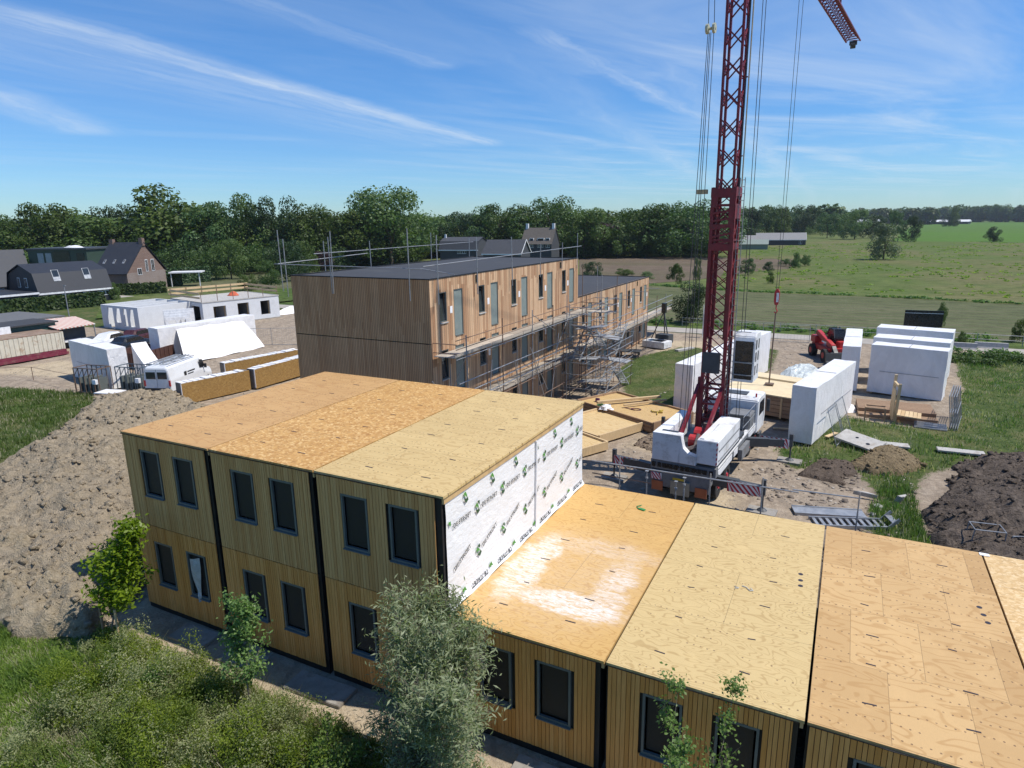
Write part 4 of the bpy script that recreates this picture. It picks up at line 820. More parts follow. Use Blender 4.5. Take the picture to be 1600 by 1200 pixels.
# driving cab
b = MB(); b.prism([(4.35, 1.0), (6.35, .95), (6.55, 1.6), (6.35, 2.9), (6.2, 3.0), (4.6, 3.0), (4.35, 2.85)], 'x', -1.35, 1.5); cab = part('driving_cab', b, M_wht, cr, bevel=.05)
part('roof_hatch', MB().box(-.45, 4.85, 3.005, .75, 5.6, 3.05), M_dgrey, cab)
for x in (-1.36, 1.505): part('side_window', MB().prism([(4.75, 1.95), (6.1, 1.95), (5.98, 2.7), (4.8, 2.7)], 'x', x, x+.012), M_dark, cab)
part('mirror', MB().box(1.62, 6.1, 1.9, 1.8, 6.2, 2.6), M_dgrey, cab); part('steps', MB().box(1.505, 4.6, .55, 1.62, 5.3, .95), M_dgrey, cab)
part('windscreen', MB().hexa([(-1.2, 6.53, 1.75), (1.35, 6.53, 1.75), (1.35, 6.56, 1.75), (-1.2, 6.56, 1.75), (-1.2, 6.38, 2.75), (1.35, 6.38, 2.75), (1.35, 6.41, 2.75), (-1.2, 6.41, 2.75)]), M_dark, cab)
b = MB(); b.box(.35, 2.9, 1.56, 1.40, 4.0, 2.35); b.box(.25, 2.75, 2.35, 1.42, 4.1, 2.42); eng = part('engine_housing', b, M_grey, cr, bevel=.03)
b = MB(); b.box(-1.3, 2.3, 1.56, .1, 4.1, 2.0); b.box(-1.0, 2.6, 2.0, -.2, 3.9, 2.3); part('equipment_box', b, M_dgrey, cr, bevel=.02)
hr = MB()
for x in (-.1, 1.4):
    for y in (1.2, 2.6, 4.2): hr.tube((x, y, 1.56), (x, y, 2.75), .018, n=5)
    hr.tube((x, 1.2, 2.75), (x, 4.2, 2.75), .018, n=5); hr.tube((x, 1.2, 2.2), (x, 4.2, 2.2), .018, n=5)
part('hand_rail', hr, M_galv, cr)
for k, (x, y) in enumerate(((-.9, 1.5), (-.4, 1.7), (.6, 1.9), (1.0, 1.4))): part('hose', MB().path([(x, y, 1.6), (x+.1, y+.1, 1.95), (x+.3, y-.3, 2.0), (x+.2, y-.8, 1.75)], .035), M_dark, cr)
for x in (1.43, -1.45): part('tool_box', MB().box(x, .35, .75, x+.02*(1 if x > 0 else -1)+.18*(1 if x > 0 else -1), 2.1, 1.3), M_grey, cr)
part('licence_plate', MB().box(-.26, -4.86, 1.2, .26, -4.852, 1.31), plain('yellow plate', (.6, .42, .03), .5), cr)
part('warning_lamp', MB().tube((1.3, 4.7, 3.0), (1.3, 4.7, 3.2), .05), M_red2, cr)
# outriggers
def stripes(mb_r, mb_w, x0, x1, y, z0, z1, n=6, face=-1):
    h = z1-z0; L = x1-x0; s = L/n
    mb_w.box(x0, y-.004 if face < 0 else y, z0, x1, y if face < 0 else y+.004, z1)
    yy = y-.009 if face < 0 else y+.009
    for k in range(-2, n):
        a = x0+k*s; pts = [(a, z1), (a+s*.5, z1), (a+s*.5+h*.9, z0), (a+h*.9, z0)]
        pts = [(min(max(p, x0), x1), q) for p, q in pts]
        if max(p for p, q in pts)-min(p for p, q in pts) > .01: mb_r.add([(p, yy, q) for p, q in pts], [(0, 1, 2, 3)])
for lab, sx, y, xe, ye in (('rear right outrigger', 1, -3.75, 3.45, -3.75), ('rear left outrigger', -1, -3.75, 3.75, -3.2), ('front right outrigger', 1, 2.3, 3.45, 3.45), ('front left outrigger', -1, 2.3, 3.45, 3.3)):
    b = MB(); b.bar((sx*1.2, y, 1.12), (sx*2.4, y+(ye-y)*.5, 1.10), .30, .46); b.bar((sx*2.3, y+(ye-y)*.5, 1.10), (sx*xe, ye, 1.06), .24, .38)
    o = part('outrigger', b, M_dgrey, cr, lab)
    j = MB(); j.tube((sx*xe, ye, .12), (sx*xe, ye, 1.0), .045, n=8); j.box(sx*xe-.09, ye-.09, .85, sx*xe+.09, ye+.09, 1.55); j.tube((sx*xe, ye, .12), (sx*xe, ye, .22), .22, .10, n=10); part('jack', j, M_dgrey, o)
    part('support_plate', MB().box(sx*xe-.6, ye-.38, -.02, sx*xe+.6, ye+.38, .11), M_slab, o)
    r_, w_ = MB(), MB(); ys_ = ye-.17 if y < 0 else ye-.22
    x0, x1 = sorted((sx*(xe-1.5), sx*(xe-.05))); stripes(r_, w_, x0, x1, ys_-.05, .80, 1.32)
    q = part('warning_board', w_, M_swht, o); part('stripe', r_, M_sred, q)
# superstructure
def pbox(x0, y0, z0, x1, y1, z1): return MB().box(x0, y0, z0, x1, y1, z1)
part('turntable', MB().tube((0, 0, 1.55), (0, 0, 1.95), .95, n=24), M_dgrey, cr)
b = MB(); b.box(-1.2, -4.3, 1.95, 1.55, .9, 2.12); part('slewing_platform', b, M_dgrey, cr)
b = MB(); b.box(-1.3, -4.75, 2.0, -.02, -4.25, 3.28); b.box(-1.3, -4.25, 2.3, -.75, -.65, 3.28); b.box(-.1, -4.75, 2.0, .70, -4.40, 2.42)
b.prism([(-.02, 3.28), (.12, 2.72), (.35, 2.50), (.70, 2.42), (.70, 2.40), (-.02, 2.2)], 'y', -4.76, -4.42); blk = part('ballast_block', b, M_wht, cr, 'long white ballast block on the left', bevel=.03)
part('slot', pbox(-1.12, -4.1, 3.282, -.80, -3.0, 3.288) if False else pbox(-1.0, -4.35, 3.283, -.25, -4.18, 3.30), M_dark, blk)
b = MB(); b.box(.70, -4.70, 2.12, 1.62, -.55, 3.22); b.box(.78, -4.6, 3.22, 1.0, -2.0, 3.27); blk2 = part('ballast_block', b, M_wht, cr, 'white ballast block on the right', bevel=.03)
r_, w_ = MB(), MB()
for k in range(5): r_.add([(1.56, -4.712, 2.15+k*.22), (1.61, -4.712, 2.2+k*.22), (1.61, -4.712, 2.32+k*.22), (1.56, -4.712, 2.26+k*.22)], [(0, 1, 2, 3)])
part('stripe', r_, M_sred, blk2)
b = MB(); b.box(1.63, -4.5, 2.3, 1.66, -.7, 2.34); b.box(1.63, -4.5, 2.75, 1.66, -.7, 2.79); part('side_rail', b, M_grey, blk2)
b = MB(); b.box(-1.35, -4.72, 1.56, 1.6, -4.35, 1.98)
for k in range(11): b.box(-1.28+k*.26, -4.74, 1.66, -1.13+k*.26, -4.725, 1.88)
part('rear_bumper', b, M_grey, cr)
b = MB(); [b.box(-1.28+k*.26, -4.755, 1.66, -1.12+k*.26, -4.742, 1.88) for k in range(11)]; part('grille_slot', b, M_dark, cr)
for x in (-1.25, .75): part('tail_light', MB().box(x, -4.8, .55, x+.52, -4.76, 1.0), plain('amber reflector', (.35, .10, .04), .4), cr)
b = MB(); b.box(-.35, -4.85, .5, .5, -4.76, 1.15); part('number_plate_panel', b, plain('khaki steel', (.30, .27, .2), .6), cr)
r_, w_ = MB(), MB(); stripes(r_, w_, -1.3, -.8, -4.77, 1.06, 1.38, 3); q = part('warning_board', w_, M_swht, cr); part('stripe', r_, M_sred, q)
cu = bpy.data.curves.new('t', 'FONT'); cu.body = 'LIEBHERR'; cu.size = .34; cu.align_x = 'CENTER'; cu.extrude = .004; cu.offset = .012; to = bpy.data.objects.new('t', cu); C.objects.link(to); dg2 = bpy.context.evaluated_depsgraph_get(); tm = bpy.data.meshes.new_from_object(to.evaluated_get(dg2)); bpy.data.objects.remove(to)
tm.transform(Matrix.Translation((.15, -4.765, 1.69)) @ Matrix.Rotation(R(90), 4, 'X') @ Matrix.Diagonal((1.35, .8, 1, 1))); tm.materials.append(M_dark); link('lettering', tm, cr)
b = MB(); b.tube((-.1, -3.0, 2.55), (.55, -3.0, 2.55), .30, n=14); b.tube((-.1, -2.1, 2.6), (.5, -2.1, 2.6), .36, n=14); part('winch_drum', b, M_red2, cr)
b = MB(); b.box(-.2, -2.6, 2.12, .6, -1.3, 2.45); b.tube((.3, -3.8, 2.2), (.3, -3.0, 2.9), .09); b.tube((-.1, -3.9, 2.3), (.4, -3.6, 2.5), .11); b.box(-.2, -4.2, 2.12, .55, -3.7, 2.3); part('machinery', b, M_mach, cr); part('motor', MB().box(0, -1.2, 2.12, .5, -.6, 2.9), M_mach, cr); part('gearbox', MB().box(-.15, .1, 2.12, .5, .7, 3.2), M_mach, cr)
for x in (-.52, .66): part('tower_foot_strut', MB().bar((x*.9-.1, -3.6, 2.15), (x, -.45, 4.6), .14, .2), M_red, cr)
for x in (-.5, .65): part('tower_foot_strut', MB().bar((x, -.4, 2.1), (x, -.3, 5.0), .16, .22), M_red, cr)
# outer tower
cx = .17; OW = .51; ZB, ZT = 2.15, 14.0
ch = MB()
for sx in (-1, 1):
    for sy in (-1, 1): ch.bar((cx+sx*OW, sy*OW, ZB), (cx+sx*OW*.94, sy*OW*.94, ZT), .15, .15)
part('tower_chord', ch, M_red, cr, 'four corner posts of the outer tower')
lt = MB(); n = 15; dz = (ZT-ZB)/n
for k in range(n):
    z0, z1 = ZB+k*dz, ZB+(k+1)*dz
    for sgn in (-1, 1):
        for ax in (0, 1):
            if (k < 3 or k == 11 or k == 13): 
                p = lambda s, z: ((cx+s*OW*.95, sgn*OW*.95, z) if ax == 0 else (cx+sgn*OW*.95, s*OW*.95, z)); lt.bar(p(-1, z1), p(1, z1), .10, .10)
            p = lambda s, z: ((cx+s*OW*.95, sgn*OW*.95, z) if ax == 0 else (cx+sgn*OW*.95, s*OW*.95, z))
            lt.bar(p(-1, z0), p(1, z1), .042, .042)
            lt.bar(p(1, z0), p(-1, z1), .042, .042)
part('tower_lattice', lt, M_red, cr, 'diagonals of the outer tower')
hd = MB()
for x0, x1, y0, y1 in ((cx-OW-.06, cx+OW+.06, -OW-.06, -OW+.02), (cx-OW-.06, cx+OW+.06, OW-.02, OW+.06)):
    for z0, z1 in ((13.55, 13.95), (11.15, 11.45), (12.2, 12.35)): hd.box(x0, y0, z0, x1, y1, z1)
for x0 in (cx-OW-.055, cx+OW-.025):
    for z0, z1 in ((13.6, 14.0), (11.2, 11.5), (12.6, 13.2)): hd.box(x0, -OW-.05, z0, x0+.08, OW+.05, z1)
for k in range(5): hd.bar((cx-OW, -OW-.02, 11.4+k*.36), (cx+OW, -OW-.02, 11.62+k*.34), .07, .09)
hd.box(cx-OW-.02, -OW-.07, 13.1, cx-.25, -OW-.03, 13.6); hd.box(cx+.28, -OW-.07, 12.2, cx+OW, -OW-.03, 13.6)
part('tower_head_frame', hd, M_red, cr)
part('flood_lamp', MB().box(-1.02, -.75, 13.72, -.56, -.5, 13.92), M_yel, cr); part('cable_box', MB().box(-.35, -.62, 5.3, .45, -.4, 6.3), M_dgrey, cr)
# inner tower
IW = .37; it = MB(); ZJ = 27.5
for sx in (-1, 1):
    for sy in (-1, 1): it.bar((cx+sx*IW, sy*IW, 7.0), (cx+sx*IW, sy*IW, ZJ), .105, .105)
part('inner_tower_chord', it, M_red, cr, 'four corner posts of the inner tower')
n = 12; z0 = 12.4; dz = (ZJ-z0)/n
for k in range(n):
    il = MB(); a, c_ = z0+k*dz, z0+(k+1)*dz; m_ = a+dz*.62
    for sgn in (-1, 1):
        for ax in (0, 1):
            p = lambda s, z: ((cx+s*IW, sgn*IW, z) if ax == 0 else (cx+sgn*IW, s*IW, z))
            il.bar(p(-1, a), p(1, m_), .055, .055); il.bar(p(1, a), p(-1, m_), .055, .055)
    part('lattice_bay', il, M_red, cr)

# jib
b = MB(); J0, J1, JW = -2.5, 37.2, .55
jd = Vector((.027, .9996, 0)); jn = Vector((.9996, -.027, 0))
def jp(s, w, z): v = jd*s+jn*w; return (v.x+.1, v.y, z)
ZJb = 27.05; lift = lambda s: ZJb+.012*s
b.bar(jp(J0, -JW, lift(J0)), jp(J1, -JW, lift(J1)), .10); b.bar(jp(J0, JW, lift(J0)), jp(J1, JW, lift(J1)), .10); b.bar(jp(J0, 0, lift(J0)+1.0), jp(J1-1.6, 0, lift(J1)+.55), .11); part('jib_chord', b, M_red, cr, 'three long tubes of the jib')
b = MB(); s = J0
while s < J1-1:
    z = lift(s); h = 1.0-.45*(s-J0)/(J1-J0)
    for w in (-JW, JW): b.bar(jp(s, w, z), jp(s+.45, 0, z+h), .045); b.bar(jp(s+.45, 0, z+h), jp(s+.9, w, z+.01), .045)
    b.bar(jp(s, -JW, z), jp(s+.9, JW, z+.01), .045); b.bar(jp(s, -JW, z), jp(s, JW, z), .045); s += .9
part('jib_lattice', b, M_red, cr); b = MB(); b.box(-.3, -.15, -.15, .3, .15, .15); b.tube((-.2, 0, -.2), (.2, 0, -.2), .25, n=10)
part('jib_tip', b, M_dgrey, cr, loc=jp(J1+.1, 0, lift(J1)-.1))
b = MB(); b.bar(jp(J1-9, .0, lift(30)+.7), jp(J1-9, .0, lift(30)+3), .12); b.tube(jp(J1-9, 0, lift(30)+3), (cx, 0, ZJ+6), .03); part('jib_stay', b, M_red, cr)
b = MB(); b.bar((cx, 0, ZJ), (cx, 0, ZJ+6), .3); b.tube((cx, -3.8, ZJ), (cx, 0, ZJ+6), .03); b.bar((cx-.4, -3.9, ZJ-.2), (cx-.4, 0, ZJ-.2), .12); b.bar((cx+.4, -3.9, ZJ-.2), (cx+.4, 0, ZJ-.2), .12); part('tower_top', b, M_red, cr)
# ladder, ropes
b = MB(); lx = .80
for x in (lx-.02, lx+.20): b.tube((x, -.15, 2.2), (x, -.15, 14.4), .020, n=5)
z = 2.3
while z < 14.4: b.tube((lx-.02, -.15, z), (lx+.20, -.15, z), .014, n=4); z += .30
part('ladder', b, M_galv, cr)
b = MB(); b.tube((lx-.08, -.1, 14.0), (lx-.1, -.1, 27), .035, n=6); part('cable_tube', b, M_dgrey, cr); b = MB(); b.tube((lx+.05, -.1, 14.0), (lx+.03, -.1, 27), .030, n=6); part('guide_tube', b, M_yel, cr)
b = MB()
for z in (15.3, 18.6, 22): b.bar((cx+IW, -.1, z), (lx, -.1, z+.05), .05)
part('tube_bracket', b, M_red, cr)
rp = [((-.55, -3.3, 3.2), (-.42, -2.35, 20.1)), ((-.35, -3.2, 3.2), (-.36, -2.35, 20.1)), ((-.20, -3.3, 3.2), (-.30, -2.35, 20.1)), ((.0, -3.2, 3.2), (-.18, -2.35, 20.1)), ((-.42, -2.35, 20.4), (-.30, -3.6, 27)), ((-.18, -2.35, 20.4), (-.10, -3.6, 27)), ((.98+.3, 0, 2.5), (1.15, .1, 27)), ((1.12+.3, 0, 2.5), (1.28, .1, 27))]
for a, c_ in rp: part('wire_rope', MB().tube(a, c_, .014, n=4), M_cable, cr)
b = MB(); b.tube((-.50, -2.35, 20.25), (-.40, -2.35, 20.25), .20, n=12); b.tube((-.22, -2.35, 20.25), (-.12, -2.35, 20.25), .20, n=12); b.tube((-.5, -2.35, 20.25), (-.1, -2.35, 20.25), .06); part('rope_pulley', b, plain('pale sheave', (.42, .42, .32), .6), cr)
# operator cab riding on the tower side
b = MB(); b.prism([(-.30, 4.95), (.95, 4.95), (.95, 7.3), (.0, 7.35), (-.22, 7.15), (-.30, 6.9)], 'x', 1.02, 2.0); oc = part('operator_cab', b, M_wht, cr, bevel=.04)
part('front_glass', MB().box(1.10, -.33, 5.1, 1.92, -.305, 6.95), M_dark, oc)
b = MB()
for y0, y1 in ((-.15, .12), (.42, .62)):
    for z in (5.3, 5.95, 6.55): b.box(2.001, y0, z, 2.012, y1, z+.45)
part('side_window', b, M_dark, oc); b = MB(); b.box(1.02, -.42, 5.9, 2.0, -.36, 5.95); b.box(1.02, -.42, 5.3, 2.0, -.36, 5.34); b.tube((1.05, -.4, 4.9), (1.05, -.4, 7.4), .02); b.tube((1.05, -.38, 7.4), (1.8, -.38, 7.4), .02); part('cab_rail', b, M_galv, oc)
# hook block and load
hk = thing('hook_block', 'red and white hook block hanging on thin ropes over the stack of wooden panels', 'crane hook', (16.48, 34.0, 0))
part('block', MB().prism([(-.16, 7.3), (-.1, 7.05), (.1, 7.05), (.16, 7.3), (.16, 7.9), (.06, 8.1), (-.06, 8.1), (-.16, 7.9)], 'y', -.12, .12), M_red2, hk, bevel=.02); part('panel', MB().box(-.02, -.128, 7.25, .13, -.122, 7.85), M_swht, hk)
part('hook', MB().path([(0, 0, 7.05), (0, 0, 6.8), (.1, 0, 6.65), (0, 0, 6.5), (-.1, 0, 6.6)], .04), M_red2, hk)
for dx in (-.12, .12): part('hoist_rope', MB().tube((dx*.6, 0, 8.0), (dx, 0, 27.2), .014, n=4), M_cable, hk)
b = MB(); b.tube((0, 0, 6.5), (-.05, 0, 1.75), .05, n=6); b.box(-.3, -.25, 1.66, .25, .25, 1.74); part('sling', b, plain('brown sling', (.16, .11, .08), .8), hk)
# ================================================================== wrapped wall elements
def wrapped(name_mat='wrap'):
    t = newmat(name_mat); o = obc(t); x, y, z = t.sep(o)
    n = t.noise(t.vm('MULTIPLY', o, (1.6, 1.6, .7)), .9, 6, .62, 1.2); n2 = t.noise(o, 3.0, 4, .6, 2.0)
    fo = t.noise(t.vm('MULTIPLY', t.n('ShaderNodeVectorRotate', {'Vector': o, 'Angle': R(35)}, rotation_type='Y_AXIS').outputs[0], (2.5, 2.5, .35)), 1.3, 5, .6, .5)
    t.set(t.bs.inputs['Base Color'], t.mix(t.rr(n, .3, .7), (.74, .725, .715), (.84, .825, .815))); t.bs.inputs['Roughness'].default_value = .38
    cr_ = t.m('POWER', t.m('ABSOLUTE', t.m('SUBTRACT', n2, .5)), .6)
    bump(t, t.m('ADD', t.m('MULTIPLY', fo, 1.1), t.m('ADD', n, t.m('MULTIPLY', cr_, .8))), .45, .10); return t.mat
M_pack = wrapped(); M_tape = plain('grey tape line', (.25, .25, .27), .5)
def pack(label, p0, p1, thick, h, group=None, seam=None, seed=0, top=None, side=1, tape=True):
    """wall element wrapped in white foil: long face from p0 to p1, thickness to the left of that direction"""
    p0 = Vector((*p0, 0)); p1 = Vector((*p1, 0)); d = (p1-p0); L = d.length; rz = math.atan2(d.y, d.x); nx, ny, nz = max(4, int(L/.35)), max(3, int(thick/.3)), 9
    r_ = random.Random(seed); t = thing('wrapped_wall_panel', label, 'wall panel', (p0.x, p0.y, 0), rz, group)
    b = MB(); 
    def P(u, v, w):
        x, y, z = u*L, v*thick*side, w*(h if top is None else top(u))
        s = (fbm(np.array([x*.8+seed*3+v*5]), np.array([z*.8+y+w*3]), 3)[0]-.5)*.10; s2 = (fbm(np.array([x*.6+seed]), np.array([z*.6+y*2+9]), 3)[0]-.5)*.08
        return (x+(s if u in (0, 1) else 0)*.8, y+(s2 if v in (0, 1) else 0), z+.10+(s if w == 1 else 0)*.5)
    def face(fn, a, c):
        vs = [fn(i/a, j/c) for j in range(c+1) for i in range(a+1)]; b.add(vs, [(j*(a+1)+i, j*(a+1)+i+1, (j+1)*(a+1)+i+1, (j+1)*(a+1)+i) for j in range(c) for i in range(a)])
    face(lambda i, j: P(i, 0, j), nx, nz); face(lambda i, j: P(i, 1, j), nx, nz); face(lambda i, j: P(0, i, j), ny, nz); face(lambda i, j: P(1, i, j), ny, nz); face(lambda i, j: P(i, j, 1), nx, ny); face(lambda i, j: P(i, j, 0), nx, ny)
    o = part('foil', b, M_pack, t, smooth=False)
    if tape: part('tape_line', MB().bar((.15*L, -.012*side-.02*side, .1+h*.46), (.93*L, -.03*side, .1+h*.46), .012, .03), M_tape, t); part('tape_line', MB().bar((L*.5, .1*side, h+.12), (L*.5, (thick-.05)*side, h+.12), .03, .02), M_tape, t)
    f = MB(); 
    for k in range(max(2, int(L/1.5))): f.box(.2+k*1.5, .05*side, 0, .35+k*1.5, (thick-.05)*side, .10)
    part('skid', f, plain('skid timber', (.35, .25, .15), .8), t)
    return t
G_P = 'foil wrapped wall elements standing in the yard'
pack('white wrapped panel standing right of the hoisted stack, nearest to the crane, with a shaded front', (19.6, 26.75), (21.5, 35.4), 1.3, 3.3, G_P, seed=1, side=1)  
pack('tall narrow white wrapped panel just beyond the nearest one, beside the red telehandler', (21.85, 41.1), (22.0, 50.0), 1.2, 3.3, G_P, seed=2)
pack('broad white wrapped panel with its face to the timber stacks, first of three standing in a row', (22.5, 41.3), (27.1, 40.3), 1.5, 3.5, G_P, seed=3)
pack('broad white wrapped panel in the middle of three standing in a row', (22.7, 44.8), (27.6, 43.9), 2.0, 3.5, G_P, seed=4)
pack('broad white wrapped panel at the back of three standing in a row', (23.0, 48.8), (28.2, 47.9), 2.0, 3.7, G_P, seed=5)
pack('long white wrapped panel left of the crane tower', (12.15, 29.75), (13.75, 38.6), 1.2, 3.35, G_P, seed=6)
pack('white wrapped panel behind the crane tower and its operator cab', (13.9, 39.1), (15.2, 45.6), 1.2, 3.35, G_P, seed=7, tape=False)
pack('leaning white wrapped panel beside the leftmost glass rack', (-38.6, 19.9), (-30.9, 18.4), 1.4, 3.2, G_P, seed=8)
pack('white wrapped panel with a sagging sloping top behind the white van', (-31.7, 20.9), (-27.6, 19.9), 1.2, 3.1, G_P, seed=9, top=lambda u: 3.2-2.0*min(1, u*1.25)**.8, tape=False)
pk = pack('biggest white wrapped panel with a loose sheet fanned out over its side', (-37.6, 27.5), (-36.6, 38.2), 1.7, 3.1, G_P, seed=10, tape=False)
b = MB(); n = 14; vs = []
A0, A1 = gp(290, 565), gp(378, 552)
for i in range(n+1):
    u = i/n
    for j in range(7):
        w = j/6; tx, ty, tz = 1.8+7.4*u, -.08, 2.9-.1*u; bx, by, bz = .3+9.5*u, -3.4+.9*u, .06
        vs.append((tx+(bx-tx)*w, ty+(by-ty)*w, tz+(bz-tz)*w+math.sin(u*17+w*4)*.05+math.sin(w*3.14)*.12))
b.add(vs, [(i*7+j, i*7+j+1, (i+1)*7+j+1, (i+1)*7+j) for i in range(n) for j in range(6)]); part('loose_sheet', b, M_pack, pk, smooth=True)
def crumple(name, label, cat, loc, rx, ry, h, mat, seed, n=26):
    X = np.linspace(-1, 1, n); vs = []
    for j in range(n):
        for i in range(n):
            u, v = X[i], X[j]; r = math.hypot(u, v); x = rx*u*(1-.25*abs(v)); y = ry*v*(1-.25*abs(u)); f = fbm(np.array([u*2.6+seed]), np.array([v*2.6]), 4)[0]; rd = 1-abs(2*fbm(np.array([u*3.4+seed*2]), np.array([v*3.4+5]), 3)[0]-1)*1.6
            vs.append((x+(f-.5)*.3, y+(f-.5)*.3, max(0, 1-r**2.5)*h*(.35+f*.7+rd*.35)+.02))
    return solo(name, MB().add(vs, [(j*n+i, j*n+i+1, (j+1)*n+i+1, (j+1)*n+i) for j in range(n-1) for i in range(n-1)]), mat, label, cat, loc)
M_pl = plain('crumpled clear sheeting', (.52, .56, .55), .3, var=.3, sc=3, bmp=.8)
crumple('plastic_sheet', 'big heap of crumpled pale plastic sheeting in front of the red telehandler', 'plastic sheet', (17.9, 45.2, 0), 1.7, 4.2, .8, M_pl, 3)
crumple('plastic_sheet', 'small crumpled white sheet on the grass beside the brown timber stack', 'plastic sheet', (*gp(1325, 640), 0), .5, .9, .35, M_pack, 7, 16)
crumple('plastic_sheet', 'white foil bundle on the ground behind the orange wall panels', 'plastic sheet', (-27.4, 33.4, 0), 1.0, 2.4, .8, M_pack, 9, 18)
crumple('plastic_scrap', 'small white scrap lying in the grass at the foot of the pale sand heap', 'plastic scrap', (*gp(87, 980, -.1), -.12), .22, .1, .1, M_pack, 12, 8)
# ================================================================== timber in the yard
M_new = island_wood('fresh sawn timber', (.50, .34, .17), (.66, .50, .29), .7, (6, 6, 1)); M_brn = island_wood('brown stained beams', (.24, .15, .09), (.38, .25, .15), .8, (5, 5, 1)); M_floor = plywood('new floor board', (.60, .44, .22), (.50, .32, .13), (1.25, 3.0), .05, .8, 6, False, seed=9)
M_topp = plain('pale panel top', (.66, .54, .34), .65, sc=2, var=.08); M_goldp = plywood('golden floor board', (.54, .37, .16), (.44, .27, .10), (1.25, 3.0), .05, .9, 7, False, seed=12)
def oq(p0, p1):
    p0 = Vector((*p0, 0)); p1 = Vector((*p1, 0)); d = p1-p0; return p0, d.length, math.atan2(d.y, d.x)
# stack under the hook: panels with deep beam sides
p0, L, rz = oq((13.6, 32.3), (18.6, 30.9))
t = thing('panel_stack', 'stack of pale timber floor panels with brown layered sides under the crane hook', 'timber stack', (p0.x, p0.y, 0), rz)
b = MB()
for k in range(5): b.box(.02*(k % 2), .02*(k % 2), .22+k*.26, L-.03*(k % 2), 5.6, .22+k*.26+.235)
part('floor_panel', b, M_brn, t, 'layered brown panel sides'); b = MB(); b.box(.0, .0, 1.52, L*.92, 5.5, 1.60); b.box(L*.05, 4.0, 1.61, L*1.2, 5.4, 1.72); part('top_panel', b, M_topp, t)
[part('packing_post', MB().box(x, -.03, .15, x+.12, -.001, 1.5), M_new, t) for x in (.8, 2.4, 4.0)]; b = MB(); [b.box(x, .2, 0, x+.2, 5.4, .22) for x in (.5, 2.5, 4.5)]; part('bearer', b, M_dgrey, t)
for lab, c_, a, L_ in (('pale plank on the ground at the near side of the panel stack, crossing another', (18.1, 29.3), 12, 1.6),):
    solo('plank', MB().box(-L_/2, -.1, 0, L_/2, .1, .05), M_new, lab, 'plank', (*c_, .08), R(a))
b = MB()
for k, (x, y, a, l) in enumerate(((0, 0, 60, 3.2), (.5, .5, 48, 2.8), (-.2, 1.0, 75, 2.0), (.9, 1.6, 55, 2.2), (.4, -.3, 20, 1.1), (.2, -.2, 120, .9))):
    c_, s_ = math.cos(R(a)), math.sin(R(a)); b.bar((x-c_*l/2, y-s_*l/2, .1+k*.1), (x+c_*l/2, y+s_*l/2, .12+k*.11), .13, .08)
solo('timber_offcuts', b, M_new, 'loose pile of yellow timber lengths between the wrapped panels and the hoisted stack', 'timber', (15.4, 38.4, 0))
def form(name, label, p0, p1, depth, h, boards, beam=None, extra=None, mat=M_floor, side=1, z0=.12):
    p0, L, rz = oq(p0, p1); t = thing(name, label, 'floor panel', (p0.x, p0.y, 0), rz)
    b = MB(); b.box(0, 0, z0, L, depth*side, z0+h) ; part('panel_board', b, mat, t)
    b = MB(); b.box(-.02, -.09*side, z0-.03, L+.04, -.003*side, z0+h+.10); b.box(L+.004, -.05*side, z0-.03, L+.11, depth*side, z0+h+.14); b.box(-.12, -.05*side, z0-.03, -.004, depth*side, z0+h+.12); b.box(0, depth*side+.004, z0-.03, L, depth*side+.11*side, z0+h+.12); part('edge_beam', b, M_new if boards == 'new' else M_brn, t)
    return t, L
t, L = form('floor_panel', 'golden topped floor panel with brown side beams and tools lying on it, farthest of the three left of the crane', (4.9, 28.3), (10.9, 25.2), 3.6, .50, 'brn', mat=M_goldp)
part('long_beam', MB().bar((1.6, .2, .85), (3.2, 4.6, .85), .22, .16), M_new, t); part('long_beam', MB().bar((3.1, 1.2, .80), (3.9, 4.4, .80), .12, .12), M_new, t)
b = MB(); b.bar((0, .01-.12, .28), (L, .01-.12, .28), .04, .16); b.bar((0, -.12, .52), (L, -.12, .52), .04, .12); part('side_beam', b, M_brn, t)
b = MB(); [b.path([(2.0+math.cos(a)*r, .2+math.sin(a)*r*.6, .74) for a in np.linspace(0, 9, 26) for r in (.2+.03*a,)], .03)]; tools = part('lashing_strap', b, plain('green strap', (.04, .16, .05), .7), t)
c2 = Matrix.Rotation(t.rotation_euler.z, 4, 'Z')
def onp(x, y, z): v = c2 @ Vector((x, y, z)); return (t.location.x+v.x, t.location.y+v.y, z)
crumple('plastic_sheet', 'white sheet draped over the edge of the golden floor panel', 'plastic sheet', onp(2.6, .1, .62), .5, .35, .3, M_pack, 15, 12)
for lab, x, y, k in (('coiled dark red hose lying on the golden floor panel', 3.9, 1.5, 0), ('yellow tool lying near the right end of the golden floor panel', 5.3, 2.0, 1), ('purple bundle at the left end of the golden floor panel', .9, .9, 2)):
    b = MB()
    if k == 0: b.path([(math.cos(a)*.3*(1+.1*a/6), math.sin(a)*.2, .02) for a in np.linspace(0, 11, 30)]+[(-.8, .1, .02)], .025)
    elif k == 1: b.bar((-.3, 0, .05), (.3, .1, .05), .08); b.bar((0, 0, .05), (.1, -.5, .05), .05); b.bar((.1, .15, .1), (.2, .4, .1), .12, .08); b.bar((-.5, .3, .05), (-.3, 0, .05), .06)
    else: b.prism([(-.15, 0), (.15, 0), (.1, .22), (-.08, .25)], 'x', -.12, .12)
    solo(('hose', 'hand_tool', 'bundle')[k], b, (plain('dark red hose', (.12, .03, .05), .6), plain('tool yellow', (.45, .33, .05), .5), plain('purple cloth', (.10, .03, .09), .8))[k], lab, ('hose', 'tool', 'bundle')[k], onp(x, y, .64))
